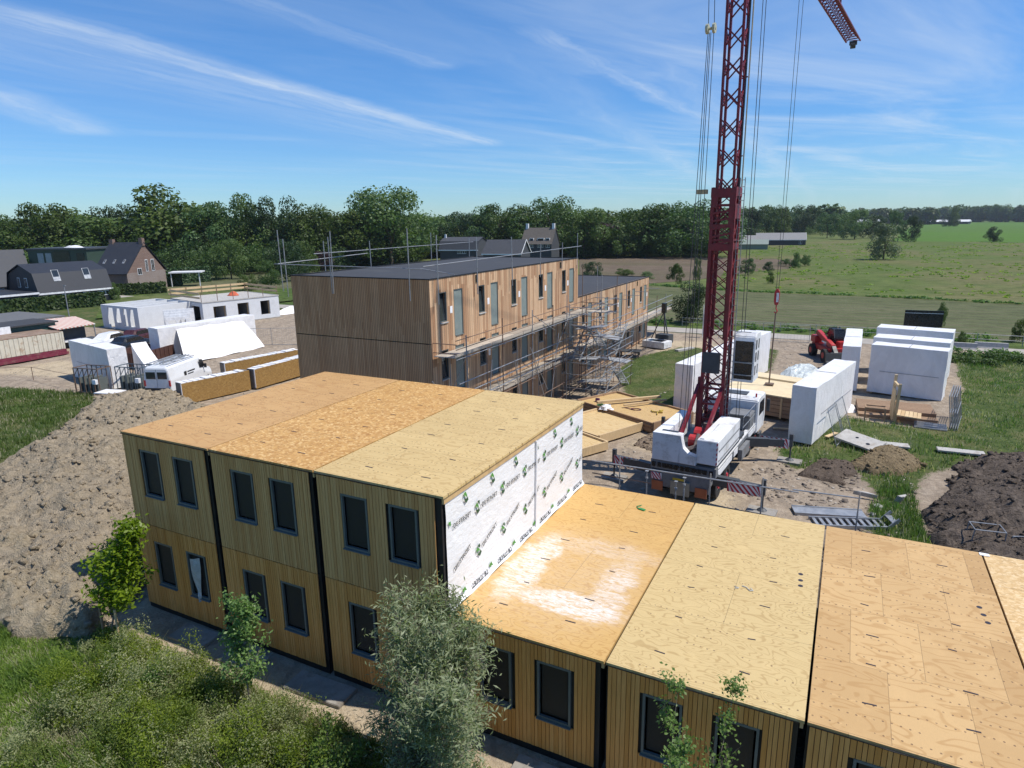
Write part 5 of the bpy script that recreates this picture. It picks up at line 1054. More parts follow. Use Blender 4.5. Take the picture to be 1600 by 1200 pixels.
t2, L = form('floor_panel', 'pale wooden floor panel with a pale edge beam, the middle of the three left of the crane', (5.0, 23.6), (8.6, 22.0), 4.4, .34, 'new')
form('floor_panel', 'wooden floor panel half hidden by the white wrap, nearest of the three left of the crane', (3.9, 20.4), (7.9, 18.4), 3.2, .30, 'new')
b = MB(); 
for k in range(7): b.bar((0, k*.16, .1), (2.6, k*.16-.2, .1), .05, .05)
for k in range(3): b.bar((.3+k*.9, -.3, .16), (.4+k*.9, 1.0, .16), .05, .04)
solo('scaffold_parts', b, M_galv, 'pile of scaffold tubes on the ground between the middle and nearest floor panels', 'scaffold tubes', (6.0, 21.3, 0), R(-24))
# brown timber deck stacks at the right
q0 = gp(1343, 656); t = thing('beam_stack', 'wide flat stack of brown beams in front of the row of wrapped panels', 'timber stack', (22.0, 33.6, 0), R(3))
b = MB()
for i in range(2):
    for k in range(9): b.box(0, .0+k*.36, .02+i*.22, 4.4, .33+k*.36, .22+i*.22) if not (i == 1 and k < 2) else None
part('beam', b, M_brn, t, loc=(0, .6, 0)); b = MB(); [b.box(x, -.2, 0, x+.12, .6, .05) for x in (.6, 2.2)]; part('bearer', b, M_new, t)
b = MB()
for k in range(6): b.box(-.8, k*.22-.7, .5+.01*k, .55+.04*(k % 3), k*.22-.7+.2, .56+.01*k)
solo('plank_pile', b, M_new, 'pile of bright yellow planks on the brown beam stack beside the upright frame', 'planks', (24.7, 34.0, .02), R(85))
b = MB(); b.box(-.06, -.7, 0, .0, .7, .08); b.hexa([(-.08, -.75, 0), (.08, -.75, 0), (.08, -.62, 0), (-.08, -.62, 0), (-.02, -.75, 2.4), (.14, -.75, 2.4), (.14, -.62, 2.4), (-.02, -.62, 2.4)]); b.hexa([(-.08, .62, 0), (.08, .62, 0), (.08, .75, 0), (-.08, .75, 0), (-.02, .62, 2.7), (.14, .62, 2.7), (.14, .75, 2.7), (-.02, .75, 2.7)])
b.box(-.04, -.6, 2.15, .08, .6, 2.3); b.box(-.05, -.6, 1.1, .05, .6, 1.2); b.box(-.14, -.7, 0, -.09, .2, 2.0); solo('formwork', b, M_new, 'upright yellow timber frame leaning behind the pile of bright planks', 'timber frame', (23.9, 34.4, .1), R(8))
b = MB(); 
for x in (0, 1.1): b.bar((x, 0, 0), (x, 0, 1.0), .06); b.bar((x, .7, 0), (x, .7, 1.0), .06); b.bar((x, 0, 1.0), (x, .7, 1.0), .06)
b.bar((0, 0, 1.0), (1.1, 0, 1.0), .06); b.bar((0, 0, .35), (1.1, 0, .35), .05); b.bar((0, .7, 1), (1.1, .7, 1), .06); solo('trestle', b, M_brn, 'low brown trestle standing at the near left edge of the beam stack', 'trestle', (22.3, 32.9, 0))
b = MB()
for k in range(8): b.bar((0, k*.17, .1+.03*(k % 3)), (1.7, k*.17-.05, .12), .09, .06)
solo('steel_beams', b, M_galv, 'low pile of grey steel sections right of the bright planks', 'steel beams', (25.0, 32.9, 0), R(-4))
t = thing('fence_panels', 'bundle of wire fence panels leaning upright against the right side of the wrapped row', 'fence panels', (26.9, 33.2, 0), R(80))
for k in range(4):
    f = MB(); y = -k*.12; zt = 2.1
    for a, c_ in (((0, y, 0), (0, y+.3, zt)), ((3.4, y, 0), (3.4, y+.3, zt)), ((0, y+.3, zt), (3.4, y+.3, zt)), ((0, y+.02, .15), (3.4, y+.02, .15)), ((0, y+.15, 1.1), (3.4, y+.15, 1.1))): f.tube(a, c_, .022, n=5)
    for j in range(1, 17): f.tube((j*.2, y+.02, .15), (j*.2, y+.3, zt), .006, n=3)
    part('panel', f, M_galv, t)
t = thing('fence_panels', 'two wire fence panels propped against the nearest wrapped panel right of the crane', 'fence panels', (20.1, 27.4, 0), R(78))
for k in range(2):
    f = MB(); y = k*.1; zt = 2.0; x0 = k*1.9
    for a, c_ in (((x0, y-.8, 0), (x0+.2, y-.1, zt)), ((x0+1.9, y-.8, 0), (x0+2.0, y-.1, zt)), ((x0+.2, y-.1, zt), (x0+2.0, y-.1, zt)), ((x0, y-.8, .1), (x0+1.9, y-.8, .1))): f.tube(a, c_, .022, n=5)
    for j in range(1, 9): f.tube((x0+j*.2, y-.8, .1), (x0+j*.2+.2, y-.1, zt), .006, n=3)
    part('panel', f, M_galv, t)
solo('plank', MB().box(-.6, -.12, 0, .6, .12, .05), M_new, 'short yellow plank in the grass right of the nearest wrapped panel', 'plank', (20.55, 29.0, .12), R(65))
# concrete pieces
def chunk(label, loc, sx, sy, h, rz, tilt, seed, cat='concrete piece', holes=False):
    r_ = random.Random(seed); n = 6 if not holes else 4; pts = [(math.cos(a)*sx*r_.uniform(.8, 1.1), math.sin(a)*sy*r_.uniform(.8, 1.1)) for a in sorted(r_.uniform(0, 6.28) for _ in range(n))] if not holes else [(-sx, -sy), (sx, -sy), (sx, sy), (-sx, sy)]
    b = MB().prism(pts, 'z', 0, h); o = solo('concrete_slab' if holes else 'concrete_piece', b, M_conc, label, cat, loc, R(rz), bevel=.012); o.rotation_euler = (R(tilt), R(tilt*.5), R(rz)); return o
M_conc = plain('pale broken concrete', (.40, .385, .36), .9, sc=3, var=.15, bmp=.4, dirt=((.25, .2, .15), .5))
s = chunk('tilted concrete plate with two dark holes beside the tan sand heap', (22.0, 27.9, .28), 1.15, .62, .12, -28, 12, 1, 'concrete slab', True)
part('hole', MB().tube((-.2, .1, .121), (-.2, .1, .127), .09, n=8), M_dark, s); part('hole', MB().tube((.55, -.15, .121), (.55, -.15, .127), .11, n=8), M_dark, s)
chunk('flat concrete plate in the grass behind the tan sand heap', (23.6, 28.6, .05), .9, .35, .1, 5, 0, 2, 'concrete slab', True)
chunk('flat pale concrete plate in the grass above the black soil heap', (26.9, 28.7, .1), 1.1, .32, .1, 3, 0, 3, 'concrete slab', True)
for lab, uv, sx, sy, h, rz, ti, sd in (('flat pale broken concrete piece left of the grass patch', (1350, 782), .55, .35, .22, 10, 12, 4), ('upright pale concrete lump at the edge of the grass patch', (1396, 782), .42, .38, .40, 40, 18, 5), ('small broken concrete piece lying between the two larger pale lumps', (1372, 796), .25, .2, .12, 0, 8, 6), ('flat stone at the lower edge of the broken concrete scatter', (1362, 808), .2, .16, .1, 30, 5, 8)):
    chunk(lab, (*gp(*uv), .08), sx, sy, h, rz, ti, sd)
# aluminium platforms lying behind the roof edge
M_alug = plain('grey aluminium', (.36, .37, .38), .45, .5)
t = thing('access_platform', 'long grey aluminium walkway lying on the ground behind the roof edge', 'walkway', (*gp(1242, 806), 0), R(16))
b = MB(); b.box(0, 0, .0, 2.9, .06, .16); b.box(0, .75, .0, 2.9, .81, .16); b.box(0, .06, .10, 2.9, .75, .13); part('deck', b, M_alug, t)
t = thing('access_ladder', 'wide grey aluminium stair ladder lying beside the walkway, its top rail bent up', 'ladder', (*gp(1272, 826), 0), R(20))
b = MB(); b.bar((0, 0, .12), (2.9, 0, .15), .06, .14); b.bar((0, .8, .12), (2.9, .8, .15), .06, .14); b.bar((2.9, 0, .15), (3.3, .0, .55), .06, .12); b.bar((2.9, .8, .15), (3.3, .8, .55), .06, .12); part('stringer', b, M_alug, t)
b = MB()
for k in range(11): b.box(.12+k*.27, .03, .10, .24+k*.27, .77, .15)
b.box(3.05, .03, .34, 3.3, .77, .38); part('tread', b, M_alug, t)
t = thing('site_trolley', 'grey tube trolley with a round cylinder standing on the black soil behind the roofs', 'trolley', (*gp(1512, 868), .25), R(8))
b = MB()
for a, c_ in (((0, 0, 0), (.1, 0, .85)), ((1.1, 0, 0), (1.1, 0, .85)), ((.1, 0, .85), (1.1, 0, .85)), ((0, .7, 0), (.1, .7, .85)), ((1.1, .7, 0), (1.1, .7, .85)), ((.1, .7, .85), (1.1, .7, .85)), ((.1, 0, .85), (.1, .7, .85)), ((1.1, 0, .85), (1.1, .7, .85)), ((0, 0, .3), (1.1, 0, .3)), ((0, .7, .3), (1.1, .7, .3))): b.tube(a, c_, .025, n=5)
part('frame', b, M_galv, t); part('cylinder', MB().tube((1.5, .05, .35), (1.45, .65, .45), .20, n=12), M_alug, t); part('handle', MB().path([(1.3, .1, .2), (1.35, .1, .7), (2.05, .2, .75), (2.1, .4, .3), (1.6, .5, .2)], .025), M_galv, t); part('tray', MB().box(.75, -.3, .05, 1.1, 0, .12), M_alug, t)
# ================================================================== telehandler, board, road side
t = thing('telehandler', 'red telehandler with black cab and a wide dark bucket, parked between the wrapped panels', 'telehandler', (19.6, 53.6, 0), R(24))
b = MB(); b.box(-.9, -1.9, .75, .9, 2.0, 1.25); b.box(-.95, 1.1, 1.25, -.1, 2.2, 1.9); b.box(.15, -1.5, 1.2, .98, .6, 1.75); part('chassis', b, M_red2, t, bevel=.06)
for x in (-1, 1):
    for y in (-1.45, 1.35): o = part('wheel', MB().tube((x*.75, y, .58), (x*1.2, y, .58), .58, n=18), M_tyre, t); part('rim', MB().tube((x*1.0, y, .58), (x*1.22, y, .58), .28, n=12), M_red2, o)
b = MB(); b.prism([(-.7, 1.2), (.95, 1.2), (.85, 2.1), (.5, 2.75), (-.5, 2.75), (-.75, 2.0)], 'x', .0, .95); cb = part('cab', b, M_dark, t, bevel=.05)
b = MB(); [b.bar(p, q_, .07) for p, q_ in (((0, -.73, 2.0), (0, -.5, 2.77)), ((.95, -.73, 2.0), (.95, -.5, 2.77)), ((0, -.5, 2.78), (.95, -.5, 2.78)), ((0, .5, 2.78), (.95, .5, 2.78)), ((0, .5, 2.78), (0, .9, 2.1)), ((.95, .5, 2.78), (.95, .9, 2.1)))]; part('cab_frame', b, M_dgrey, cb)
part('roof_lamp', MB().tube((.5, 0, 2.78), (.5, 0, 2.95), .06), M_yel, cb)
bm_ = part('boom', MB().bar((-.45, 1.7, 2.2), (-.45, -1.8, 1.35), .42, .42), M_red2, t, bevel=.03); part('boom_head', MB().bar((-.45, -1.7, 1.35), (-.45, -2.5, .7), .34, .4), M_dgrey, bm_); part('label', MB().box(-.67, -.7, 1.5, -.665, .3, 1.65), M_swht, bm_)
b = MB(); b.box(-.9, -2.5, .35, .3, -2.3, 1.0); part('fork_carriage', b, M_dgrey, t); b = MB(); b.prism([(-3.6, .1), (-2.5, .12), (-2.5, 1.0), (-2.62, 1.0), (-2.75, .3), (-3.6, .16)], 'x', -1.4, .9); part('bucket', b, M_dgrey, t)
t = thing('site_board', 'large dark board on posts standing beyond the row of wrapped panels', 'board', (26.3, 70.2, 0), R(5))
part('board', MB().box(0, 0, 1.0, 3.6, .08, 2.75), M_dark, t); part('white_line', MB().box(.02, -.012, 2.42, 3.58, -.002, 2.47), M_swht, t)
for x in (.3, 1.8, 3.2): part('post', MB().bar((x, .14, 0), (x, .14, 1.9), .1), M_galv, t)
for lab, u0 in (('concrete barrier block at the road side, left one of two in line', 1484), ('concrete barrier block at the road side, right one of two in line', 1532)):
    x, y = gp(u0+16, 545); solo('concrete_barrier', MB().prism([(-.3, 0), (.3, 0), (.18, .25), (.14, .62), (-.14, .62), (-.18, .25)], 'x', -1.35, 1.35), M_conc, lab, 'barrier', (x, y, 0), R(1), group='road side barriers', bevel=.02)
def fence(label, pts, h, mat, rails=(.95,), mesh=False, post=.03, name='site_fence', wires=0):
    t = thing(name, label, 'fence', (*pts[0], 0)); o = Vector((*pts[0], 0))
    seg = []
    for p, q_ in zip(pts[:-1], pts[1:]):
        a, c_ = Vector((*p, 0))-o, Vector((*q_, 0))-o; n = max(1, int((c_-a).length/3.4)); 
        for k in range(n): seg.append((a+(c_-a)*(k/n), a+(c_-a)*((k+1)/n)))
    for a, c_ in seg[:90]:
        part('post', MB().tube(a, a+Vector((0, 0, h)), post, n=5), mat, t)
    part('post', MB().tube(seg[-1][1], seg[-1][1]+Vector((0, 0, h)), post, n=5), mat, t)
    b = MB()
    for a, c_ in seg:
        for f in rails: b.tube(a+Vector((0, 0, h*f)), c_+Vector((0, 0, h*f)), post*.7, n=4)
        if mesh:
            k = 0
            while k < 14: p = a+(c_-a)*((k+.5)/14); b.tube(p+Vector((0, 0, .1)), p+Vector((0, 0, h*.95)), .006, n=3); k += 1
    part('rail', b, mat, t); return t
fence('low wire fence between the road and the crop field, seen behind the crane', [(3, 67.5), (40, 66.6)], 1.1, M_galv, (.95, .5), post=.035)
fence('open mesh fence across the far end of the sandy yard near the road', [(8.5, 60.6), (17.5, 60.9)], 1.9, M_galv, (.97, .05), mesh=True)
fence('mesh fence crossing the sandy yard in front of the white houses', [(-37.6, 36.8), (-22, 44.5), (-10, 50)], 1.9, M_galv, (.97, .03), mesh=True)
fence('thin post and wire fence across the dry grass in front of the shipping container', [(-50, 13.5), (-40.5, 17.6), (-33.8, 17.2)], 1.25, M_rust, (.98,), post=.03)
b = MB(); b.path([(0, 0, 0), (0, 0, 3.6)], .04); b.add([(0, 0, 2.2), (.12, .05, 3.4), (.55, .1, 2.6), (.5, 0, .8), (.1, 0, .3)], [(0, 1, 2, 3, 4)]); solo('banner_flag', b, M_pack, 'narrow white banner flag beside the road behind the crane ropes', 'flag', (6.8, 60.5, 0), R(-60))
t = thing('pump_skid', 'white machine skid with a dark tripod mast, beyond the far end of the long building', 'machine', (2.9, 53.0, 0), R(-15))
part('base', MB().box(-.3, -.8, .1, 2.2, .8, .75), M_wht, t, bevel=.03); part('opening', MB().box(0, -.55, .752, 1.8, .5, .76), M_dark, t); part('engine', MB().box(.2, .9, .3, 1.7, 2.0, 1.2), M_dgrey, t, bevel=.05)
for a in ((-.9, 1.6), (1.3, 1.9), (.3, 2.8)): part('mast_leg', MB().bar((*a, 0), (.5, 2.0, 3.4), .09), M_dgrey, t)
part('mast_head', MB().box(.3, 1.8, 3.3, .7, 2.2, 4.3), M_dark, t)
solo('tool_table', MB().box(-1, -.7, .5, 1, .7, .58).box(-.9, -.6, 0, -.8, -.5, .5).box(.8, -.6, 0, .9, -.5, .5).box(-.9, .5, 0, -.8, .6, .5).box(.8, .5, 0, .9, .6, .5), M_dgrey, 'low dark work table on the sand at the end of the scaffold', 'work table', (2.6, 47.5, 0), R(10))
solo('kerb_piece', MB().box(-1.2, -.25, 0, 1.2, .25, .2), M_conc, 'pale concrete kerb beam on the sand left of the banner flag', 'kerb', (6.7, 52.4, 0), R(62))
# ================================================================== left yard: orange wall panels, van, racks
M_orange = osb('bright orange OSB', (.44, .24, .05), (.62, .37, .10), (.72, .47, .16), 9, 50); M_cellu = plain('grey panel end', (.16, .14, .12), .8, var=.3, sc=8)
def sip(label, p0, p1, th, h, z0=.1):
    p0, L, rz = oq(p0, p1); t = thing('insulated_panel', label, 'wall panel', (p0.x, p0.y, 0), rz, 'orange faced insulated wall panels')
    part('board_face', MB().box(0, 0, z0, L, .05, z0+h), M_orange, t); b = MB(); b.box(-.0, .052, z0, L, th, z0+h-.02); part('core', b, M_cellu, t)
    b = MB(); r_ = random.Random(L)
    for k in range(int(L/.45)): b.box(k*.45+.02, .0+r_.uniform(-.03, .02), z0+h+.001, k*.45+.4, th+r_.uniform(-.05, .03), z0+h+r_.uniform(.02, .07))
    b.box(-.03, -.01, z0+.1, -.001, .09, z0+h); part('foil_strip', b, M_pack, t)
    return t
sip('orange board faced wall panel nearest to the white van', (-21.4, 17.6), (-20.5, 22.9), .85, 1.55)
sip('orange board faced wall panel against the dark gable, second along from the van', (-20.25, 23.2), (-20.4, 30.2), .85, 1.55)
sip('orange board faced wall panel in the rear row, nearest to the loose foil sheet', (-24.8, 24.2), (-23.6, 31.2), .8, 1.45)
M_van = plain('white van paint', (.72, .73, .74), .28, sc=.8, var=.03, dirt=((.5, .47, .43), .25)); M_trim = plain('black trim', (.02, .02, .022), .6)
def bodyshape(secs):
    """lofted shell: secs = [(y, [(x,z)...])]"""
    b = MB(); n = len(secs[0][1]); vs = [(x, y, z) for y, pr in secs for x, z in pr]
    fs = [(i*n+j, i*n+(j+1) % n, (i+1)*n+(j+1) % n, (i+1)*n+j) for i in range(len(secs)-1) for j in range(n)]; fs += [tuple(range(n)), tuple(range(len(secs)*n-1, (len(secs)-1)*n-1, -1))]
    return b.add(vs, fs)
def ring(w, z0, z1, r=.12, top=.82): return [(-w, z0), (w, z0), (w+.02, z0+(z1-z0)*.45), (w*top+.05, z1-r), (w*top-.08, z1), (-w*top+.08, z1), (-w*top-.05, z1-r), (-w-.02, z0+(z1-z0)*.45)]
def vehicle(name, label, cat, loc, rz, secs, wheels, wr, paint, W, group=None, s=1.12):
    t = thing(name, label, cat, loc, rz, group); t.scale = (s, s, s)
    part('body', bodyshape(secs), paint, t, smooth=False, bevel=.03)
    for y in wheels:
        for x in (-1, 1): o = part('wheel', MB().tube((x*(W-.22), y, wr), (x*(W+.01), y, wr), wr, n=18), M_tyre, t); part('rim', MB().tube((x*(W-.02), y, wr), (x*(W+.02), y, wr), wr*.6, n=12), M_alug, o)
    return t
# van: local +y is the nose
secs = [(-2.5, ring(.93, .45, 1.95)), (-2.4, ring(.97, .35, 2.08)), (.9, ring(.97, .33, 2.12)), (1.25, ring(.97, .33, 2.02, top=.80)), (1.95, ring(.95, .33, 1.28, .05, .85)), (2.55, ring(.90, .35, 1.05, .06, .85)), (2.72, ring(.80, .42, .85, .05, .9))]
va = vehicle('delivery_van', 'white panel van with a roof rack and ladders, parked beside the orange wall panels', 'van', (-25.3, 20.3, 0), R(-8), secs, (-1.6, 1.75), .34, M_van, .95)
va.rotation_euler = (0, 0, math.atan2(24.9-19.6, -26.2+24.2+.0)-R(90)+R(0)); va.location = (-26.5, 21.2, 0)
for x in (-1, 1): part('cab_window', MB().prism([(1.0, 1.30), (1.65, 1.28), (1.35, 1.85), (.98, 1.9)], 'x', x*.975, x*1.0) if x > 0 else MB().prism([(1.0, 1.30), (1.65, 1.28), (1.35, 1.85), (.98, 1.9)], 'x', -1.0, -.975), M_dark, va)
part('windscreen', MB().hexa([(-.78, 1.88, 1.34), (.78, 1.88, 1.34), (.78, 1.93, 1.36), (-.78, 1.93, 1.36), (-.70, 1.30, 1.95), (.70, 1.30, 1.95), (.70, 1.35, 1.97), (-.70, 1.35, 1.97)]), M_dark, va)
b = MB(); b.box(-.75, -2.53, 1.25, -.08, -2.49, 1.72); b.box(.08, -2.53, 1.25, .75, -2.49, 1.72); part('rear_window', b, M_pane, va); b = MB(); b.box(-.9, -2.58, .38, .9, -2.48, .62); part('rear_bumper', b, M_trim, va)
for x in (-1, 1): part('tail_light', MB().box(x*.90-.06, -2.53, .75, x*.90+.06, -2.44, 1.15), M_red2, va); part('mirror', MB().box(x*1.04, 1.45, 1.2, x*1.2, 1.55, 1.5), M_trim, va)
part('door_gap', MB().box(-.006, -2.515, .65, .006, -2.505, 1.9), M_trim, va)
b = MB(); b.box(.982, -.9, 1.12, .99, -.62, 1.42); b.box(.982, -.5, 1.3, .99, .4, 1.38); b.box(.982, -.5, 1.12, .99, .2, 1.2); part('side_lettering', b, M_trim, va)
b = MB()
for y in (-2.2, -1.2, -.2, .7): b.bar((-.8, y, 2.22), (.8, y, 2.22), .04)
for x in (-.78, .78): b.bar((x, -2.3, 2.24), (x, .9, 2.24), .04)
for x in (-.5, -.2, .2, .45): b.bar((x, -2.3, 2.30), (x, .8, 2.30), .04, .06)
for k in range(9): b.bar((.2, -2.1+k*.32, 2.30), (.45, -2.1+k*.32, 2.30), .03)
part('roof_rack', b, M_alug, va)
def carsecs(L=2.1, H=1.42, van=False): return [(-L, ring(.72, .42, .85, .08, .95)), (-L+.15, ring(.84, .3, .98, .08, .9)), (-L+.5, ring(.86, .27, 1.08 if not van else H, .08, .85)), (-L+.95, ring(.86, .27, H, .12, .68)), (.25, ring(.86, .27, H, .12, .68)), (1.0, ring(.86, .27, .98, .06, .85)), (L-.25, ring(.82, .3, .80, .06, .88)), (L, ring(.72, .38, .62, .05, .9))]
M_carw = plain('white car paint', (.7, .7, .7), .25, var=.03); M_carb = plain('near black car paint', (.012, .014, .018), .25); M_carm = plain('dark maroon paint', (.06, .018, .018), .3)
for lab, nm, mat, loc, rz in (('white car parked behind the leaning wrapped panel', 'parked_car', M_carw, (-50.5, 31.0, 0), 20), ('dark maroon car parked between the white and the black cars', 'parked_car', M_carm, (-50.0, 33.8, 0), 15), ('black estate car parked right behind the leaning wrapped panel', 'parked_car', M_carb, (-46.3, 30.3, 0), 15)):
    c_ = vehicle(nm, lab, 'car', loc, R(rz), carsecs(), (-1.3, 1.3), .31, mat, .86, 'cars parked behind the wrapped panels')
    for x in (-1, 1): part('side_window', MB().prism([(-1.35, .98), (.75, .98), (.2, 1.33), (-1.1, 1.33)], 'x', x*.80, x*.72) if x < 0 else MB().prism([(-1.35, .98), (.75, .98), (.2, 1.33), (-1.1, 1.33)], 'x', .72, .80), M_dark, c_)
    part('windscreen', MB().hexa([(-.6, .95, 1.0), (.6, .95, 1.0), (.6, 1.0, 1.02), (-.6, 1.0, 1.02), (-.5, .27, 1.38), (.5, .27, 1.38), (.5, .33, 1.4), (-.5, .33, 1.4)]), M_dark, c_)
    part('rear_window', MB().hexa([(-.6, -1.62, 1.04), (.6, -1.62, 1.04), (.6, -1.58, 1.04), (-.6, -1.58, 1.04), (-.5, -1.2, 1.38), (.5, -1.2, 1.38), (.5, -1.16, 1.38), (-.5, -1.16, 1.38)]), M_dark, c_)
b = MB(); b.box(-1.6, -2.4, .1, 1.6, 2.4, .2); b.box(-1.6, -2.4, .2, -1.5, 2.4, 1.5); b.box(1.5, -2.4, .2, 1.6, 2.4, 1.5); b.box(-1.5, -2.4, .2, 1.5, -2.3, 1.5); b.box(-1.5, 2.3, .2, 1.5, 2.4, 1.5)
for k in range(8): b.box(-1.66, -2.2+k*.6, .2, -1.6, -2.1+k*.6, 1.5); b.box(1.6, -2.2+k*.6, .2, 1.66, -2.1+k*.6, 1.5)
for k in range(5): b.box(-1.3+k*.62, -2.46, .2, -1.2+k*.62, -2.4, 1.5)
solo('skip_container', b, plain('rusty brown steel', (.08, .035, .025), .7, var=.3), 'dark rusty open skip beside the biggest wrapped panel', 'skip', (-38.3, 26.2, 0), R(18))
M_bluest = plain('blue grey rack steel', (.09, .13, .16), .5, .3)
for lab, loc, mat, rz in (('reddish brown glass rack, the left one of two before the leaning wrapped panel', (-32.6, 16.6, 0), M_rust, 10), ('blue grey glass rack, the right one of two beside the leaning wrapped panel', (-29.9, 18.2, 0), M_bluest, 12)):
    t = thing('glass_rack', lab, 'rack', loc, R(rz), 'racks of window units'); b = MB()
    for x in np.linspace(0, 2.4, 6): b.bar((x, 0, 0), (x, 0, 2.05), .05); b.bar((x, 1.2, 0), (x, 1.2, 2.05), .05)
    for z in (.1, 2.05): b.bar((0, 0, z), (2.4, 0, z), .06); b.bar((0, 1.2, z), (2.4, 1.2, z), .06); b.bar((0, 0, z), (0, 1.2, z), .06); b.bar((2.4, 0, z), (2.4, 1.2, z), .06)
    for k in range(5): b.bar((.48*k, 0, 1.4), (.48*(k+1), 0, 2.05), .035)
    part('rack_frame', b, mat, t)
    for k in range(5): part('window_unit', MB().box(.15+k*.45, .15, .15, .27+k*.45, 1.1, 1.25+.1*(k % 2)), M_frame, t)
    part('white_box', MB().box(2.0, -.25, .9, 2.35, .0, 1.25), M_swht, t)
solo('glass_sheet', MB().box(-.9, -.6, .3, .9, .6, .36), M_pack, 'pale flat sheet lying in front of the two glass racks', 'sheet', (-28.3, 16.6, .25), R(15))
# shipping container
M_cream = plain('cream painted corrugated steel', (.56, .52, .42), .6, sc=2, var=.08, dirt=((.32, .20, .11), .7)); M_maroon = plain('maroon steel', (.16, .02, .04), .6, dirt=((.25, .15, .12), .5))
t = thing('shipping_container', 'long cream corrugated container on a maroon base beside the dry grass', 'container', (-50.7, 26.0, 0), R(90))
b = MB(); k = 0; x = 0
while x > -26: b.box(x-.30, -.05, .62, x-.02, .0, 2.32); x -= .42
b.box(-26, .001, .62, 0, .04, 2.32); part('corrugated_side', b, M_cream, t); b = MB(); b.box(-26, .045, .6, 0, 3.6, 2.30); part('body', b, M_cream, t); part('roof', MB().box(-26.02, -.02, 2.33, .02, 3.6, 2.40), plain('rusty roof sheet', (.24, .17, .12), .8, var=.3, sc=1.5, dirt=((.20, .08, .05), .7)), t); b = MB(); b.box(-26, -.15, .05, .1, 3.6, .58); b.box(-26, -.3, .05, .2, -.16, .3); part('base_frame', b, M_maroon, t)
b = MB(); b.box(-.1, -.1, .6, .06, .06, 2.36); part('corner_post', b, M_cream, t)
# site hut with dark roof and striped awning
t = thing('site_hut', 'dark green site hut with a flat black roof behind the cream container', 'hut', (-54.6, 27.6, 0), R(90)); part('wall', MB().box(-20, 0, 0, 0, 4.2, 2.9), plain('dark green cladding', (.02, .07, .06), .5), t); part('roof', MB().box(-20.3, -.3, 2.9, .2, 4.4, 3.05), M_roofb, t); part('fascia', MB().box(-20.2, -.45, 2.0, -4.5, -.31, 3.1), M_swht, t); part('window', MB().box(-4.2, -.04, 1.4, -2.2, -.005, 2.4), M_pane, t)
t = thing('market_stall', 'snack stall with a pale red striped roof at the end of the site hut', 'stall', (-53.2, 26.2, 0), R(90))
M_strip = newmat('striped awning'); _o = obc(M_strip); _x, _y, _z = M_strip.sep(_o); M_strip.set(M_strip.bs.inputs['Base Color'], M_strip.mix(M_strip.m('GREATER_THAN', M_strip.m('FRACT', M_strip.m('DIVIDE', _x, .42)), .5), (.62, .60, .52), (.50, .22, .17))); M_strip.bs.inputs['Roughness'].default_value = .8
part('roof', MB().hexa([(.2, -1.0, 2.35), (4.4, -.6, 2.35), (5.6, 5.0, 2.7), (1.5, 6.0, 2.7), (.2, -1.0, 2.45), (4.4, -.6, 2.45), (5.6, 5.0, 2.8), (1.5, 6.0, 2.8)]), M_strip.mat, t); part('wall', MB().box(.9, .6, 0, 3.9, 4, 2.3), M_dgrey, t); part('counter', MB().box(1.2, -.2, .8, 3.4, .58, 1.0), M_swht, t); part('post', MB().bar((4.3, -.5, 0), (4.3, -.5, 2.4), .08), M_galv, t)
t = thing('shed', 'long low shed with a dull grey flat roof left of the striped stall', 'shed', (-60.5, 31.5, 0), R(90)); part('wall', MB().box(-40, 0, 0, 0, 9, 2.6), M_dgrey, t); part('roof', MB().box(-40.3, -.3, 2.6, .3, 9.3, 2.8), plain('dull grey roof', (.12, .12, .12), .8), t)
solo('street_lamp', MB().tube((0, 0, 0), (0, 0, 6.0), .07, .05, n=6).bar((0, 0, 6.0), (.7, -.2, 6.05), .12, .08), M_galv, 'thin grey lamp post in front of the long hedge', 'street lamp', (-62.5, 33.5, 0))
solo('fuel_tank', MB().box(-.8, -.6, 0, .8, .6, 1.2), M_dgrey, 'small dark crate between the striped stall and the container', 'crate', (-51.5, 29.2, 0), bevel=.05)
# ================================================================== houses under construction
M_block = plain('white lime block', (.62, .63, .64), .8, sc=1.2, var=.05, dirt=((.45, .45, .45), .35)); M_in = plain('timber door blank', (.42, .30, .15), .7)
def ring_house(label, org, ux, Ls, D, h, wins_f, wins_s, rz, extra=None):
    t = thing('unfinished_house', label, 'house', (*org, 0), rz, 'white block houses under construction'); b = MB()
    th = .25
    def seg(a0, a1, holes, put):
        cuts = sorted({a0, a1, *[q for h_ in holes for q in h_[:2]]})
        for p, q_ in zip(cuts[:-1], cuts[1:]):
            hh = [h_ for h_ in holes if h_[0] <= p+1e-6 and h_[1] >= q_-1e-6]
            if not hh: put(p, q_, 0, h)
            else:
                if hh[0][2] > 0: put(p, q_, 0, hh[0][2])
                if hh[0][3] < h: put(p, q_, hh[0][3], h)
    seg(0, Ls, wins_f, lambda p, q_, z0, z1: b.box(p, 0, z0, q_, th, z1)); seg(th+.002, D-th-.002, wins_s, lambda p, q_, z0, z1: b.box(0, p, z0, th, q_, z1)); b.box(0, D-th, 0, Ls, D, h); b.box(Ls-th, th+.002, 0, Ls, D-th-.002, h)
    part('block_wall', b, M_block, t); b = MB(); b.box(Ls*.33, th+.002, 0, Ls*.33+.15, D-th-.002, h-.02); b.box(Ls*.66, th+.002, 0, Ls*.66+.15, D-th-.002, h-.02); part('inner_wall', b, M_block, t); part('slab', MB().box(-.3, -.3, -.1, Ls+.3, D+.3, .08), M_slab, t)
    return t
A_, B_ = gp(220, 527), gp(436, 493)
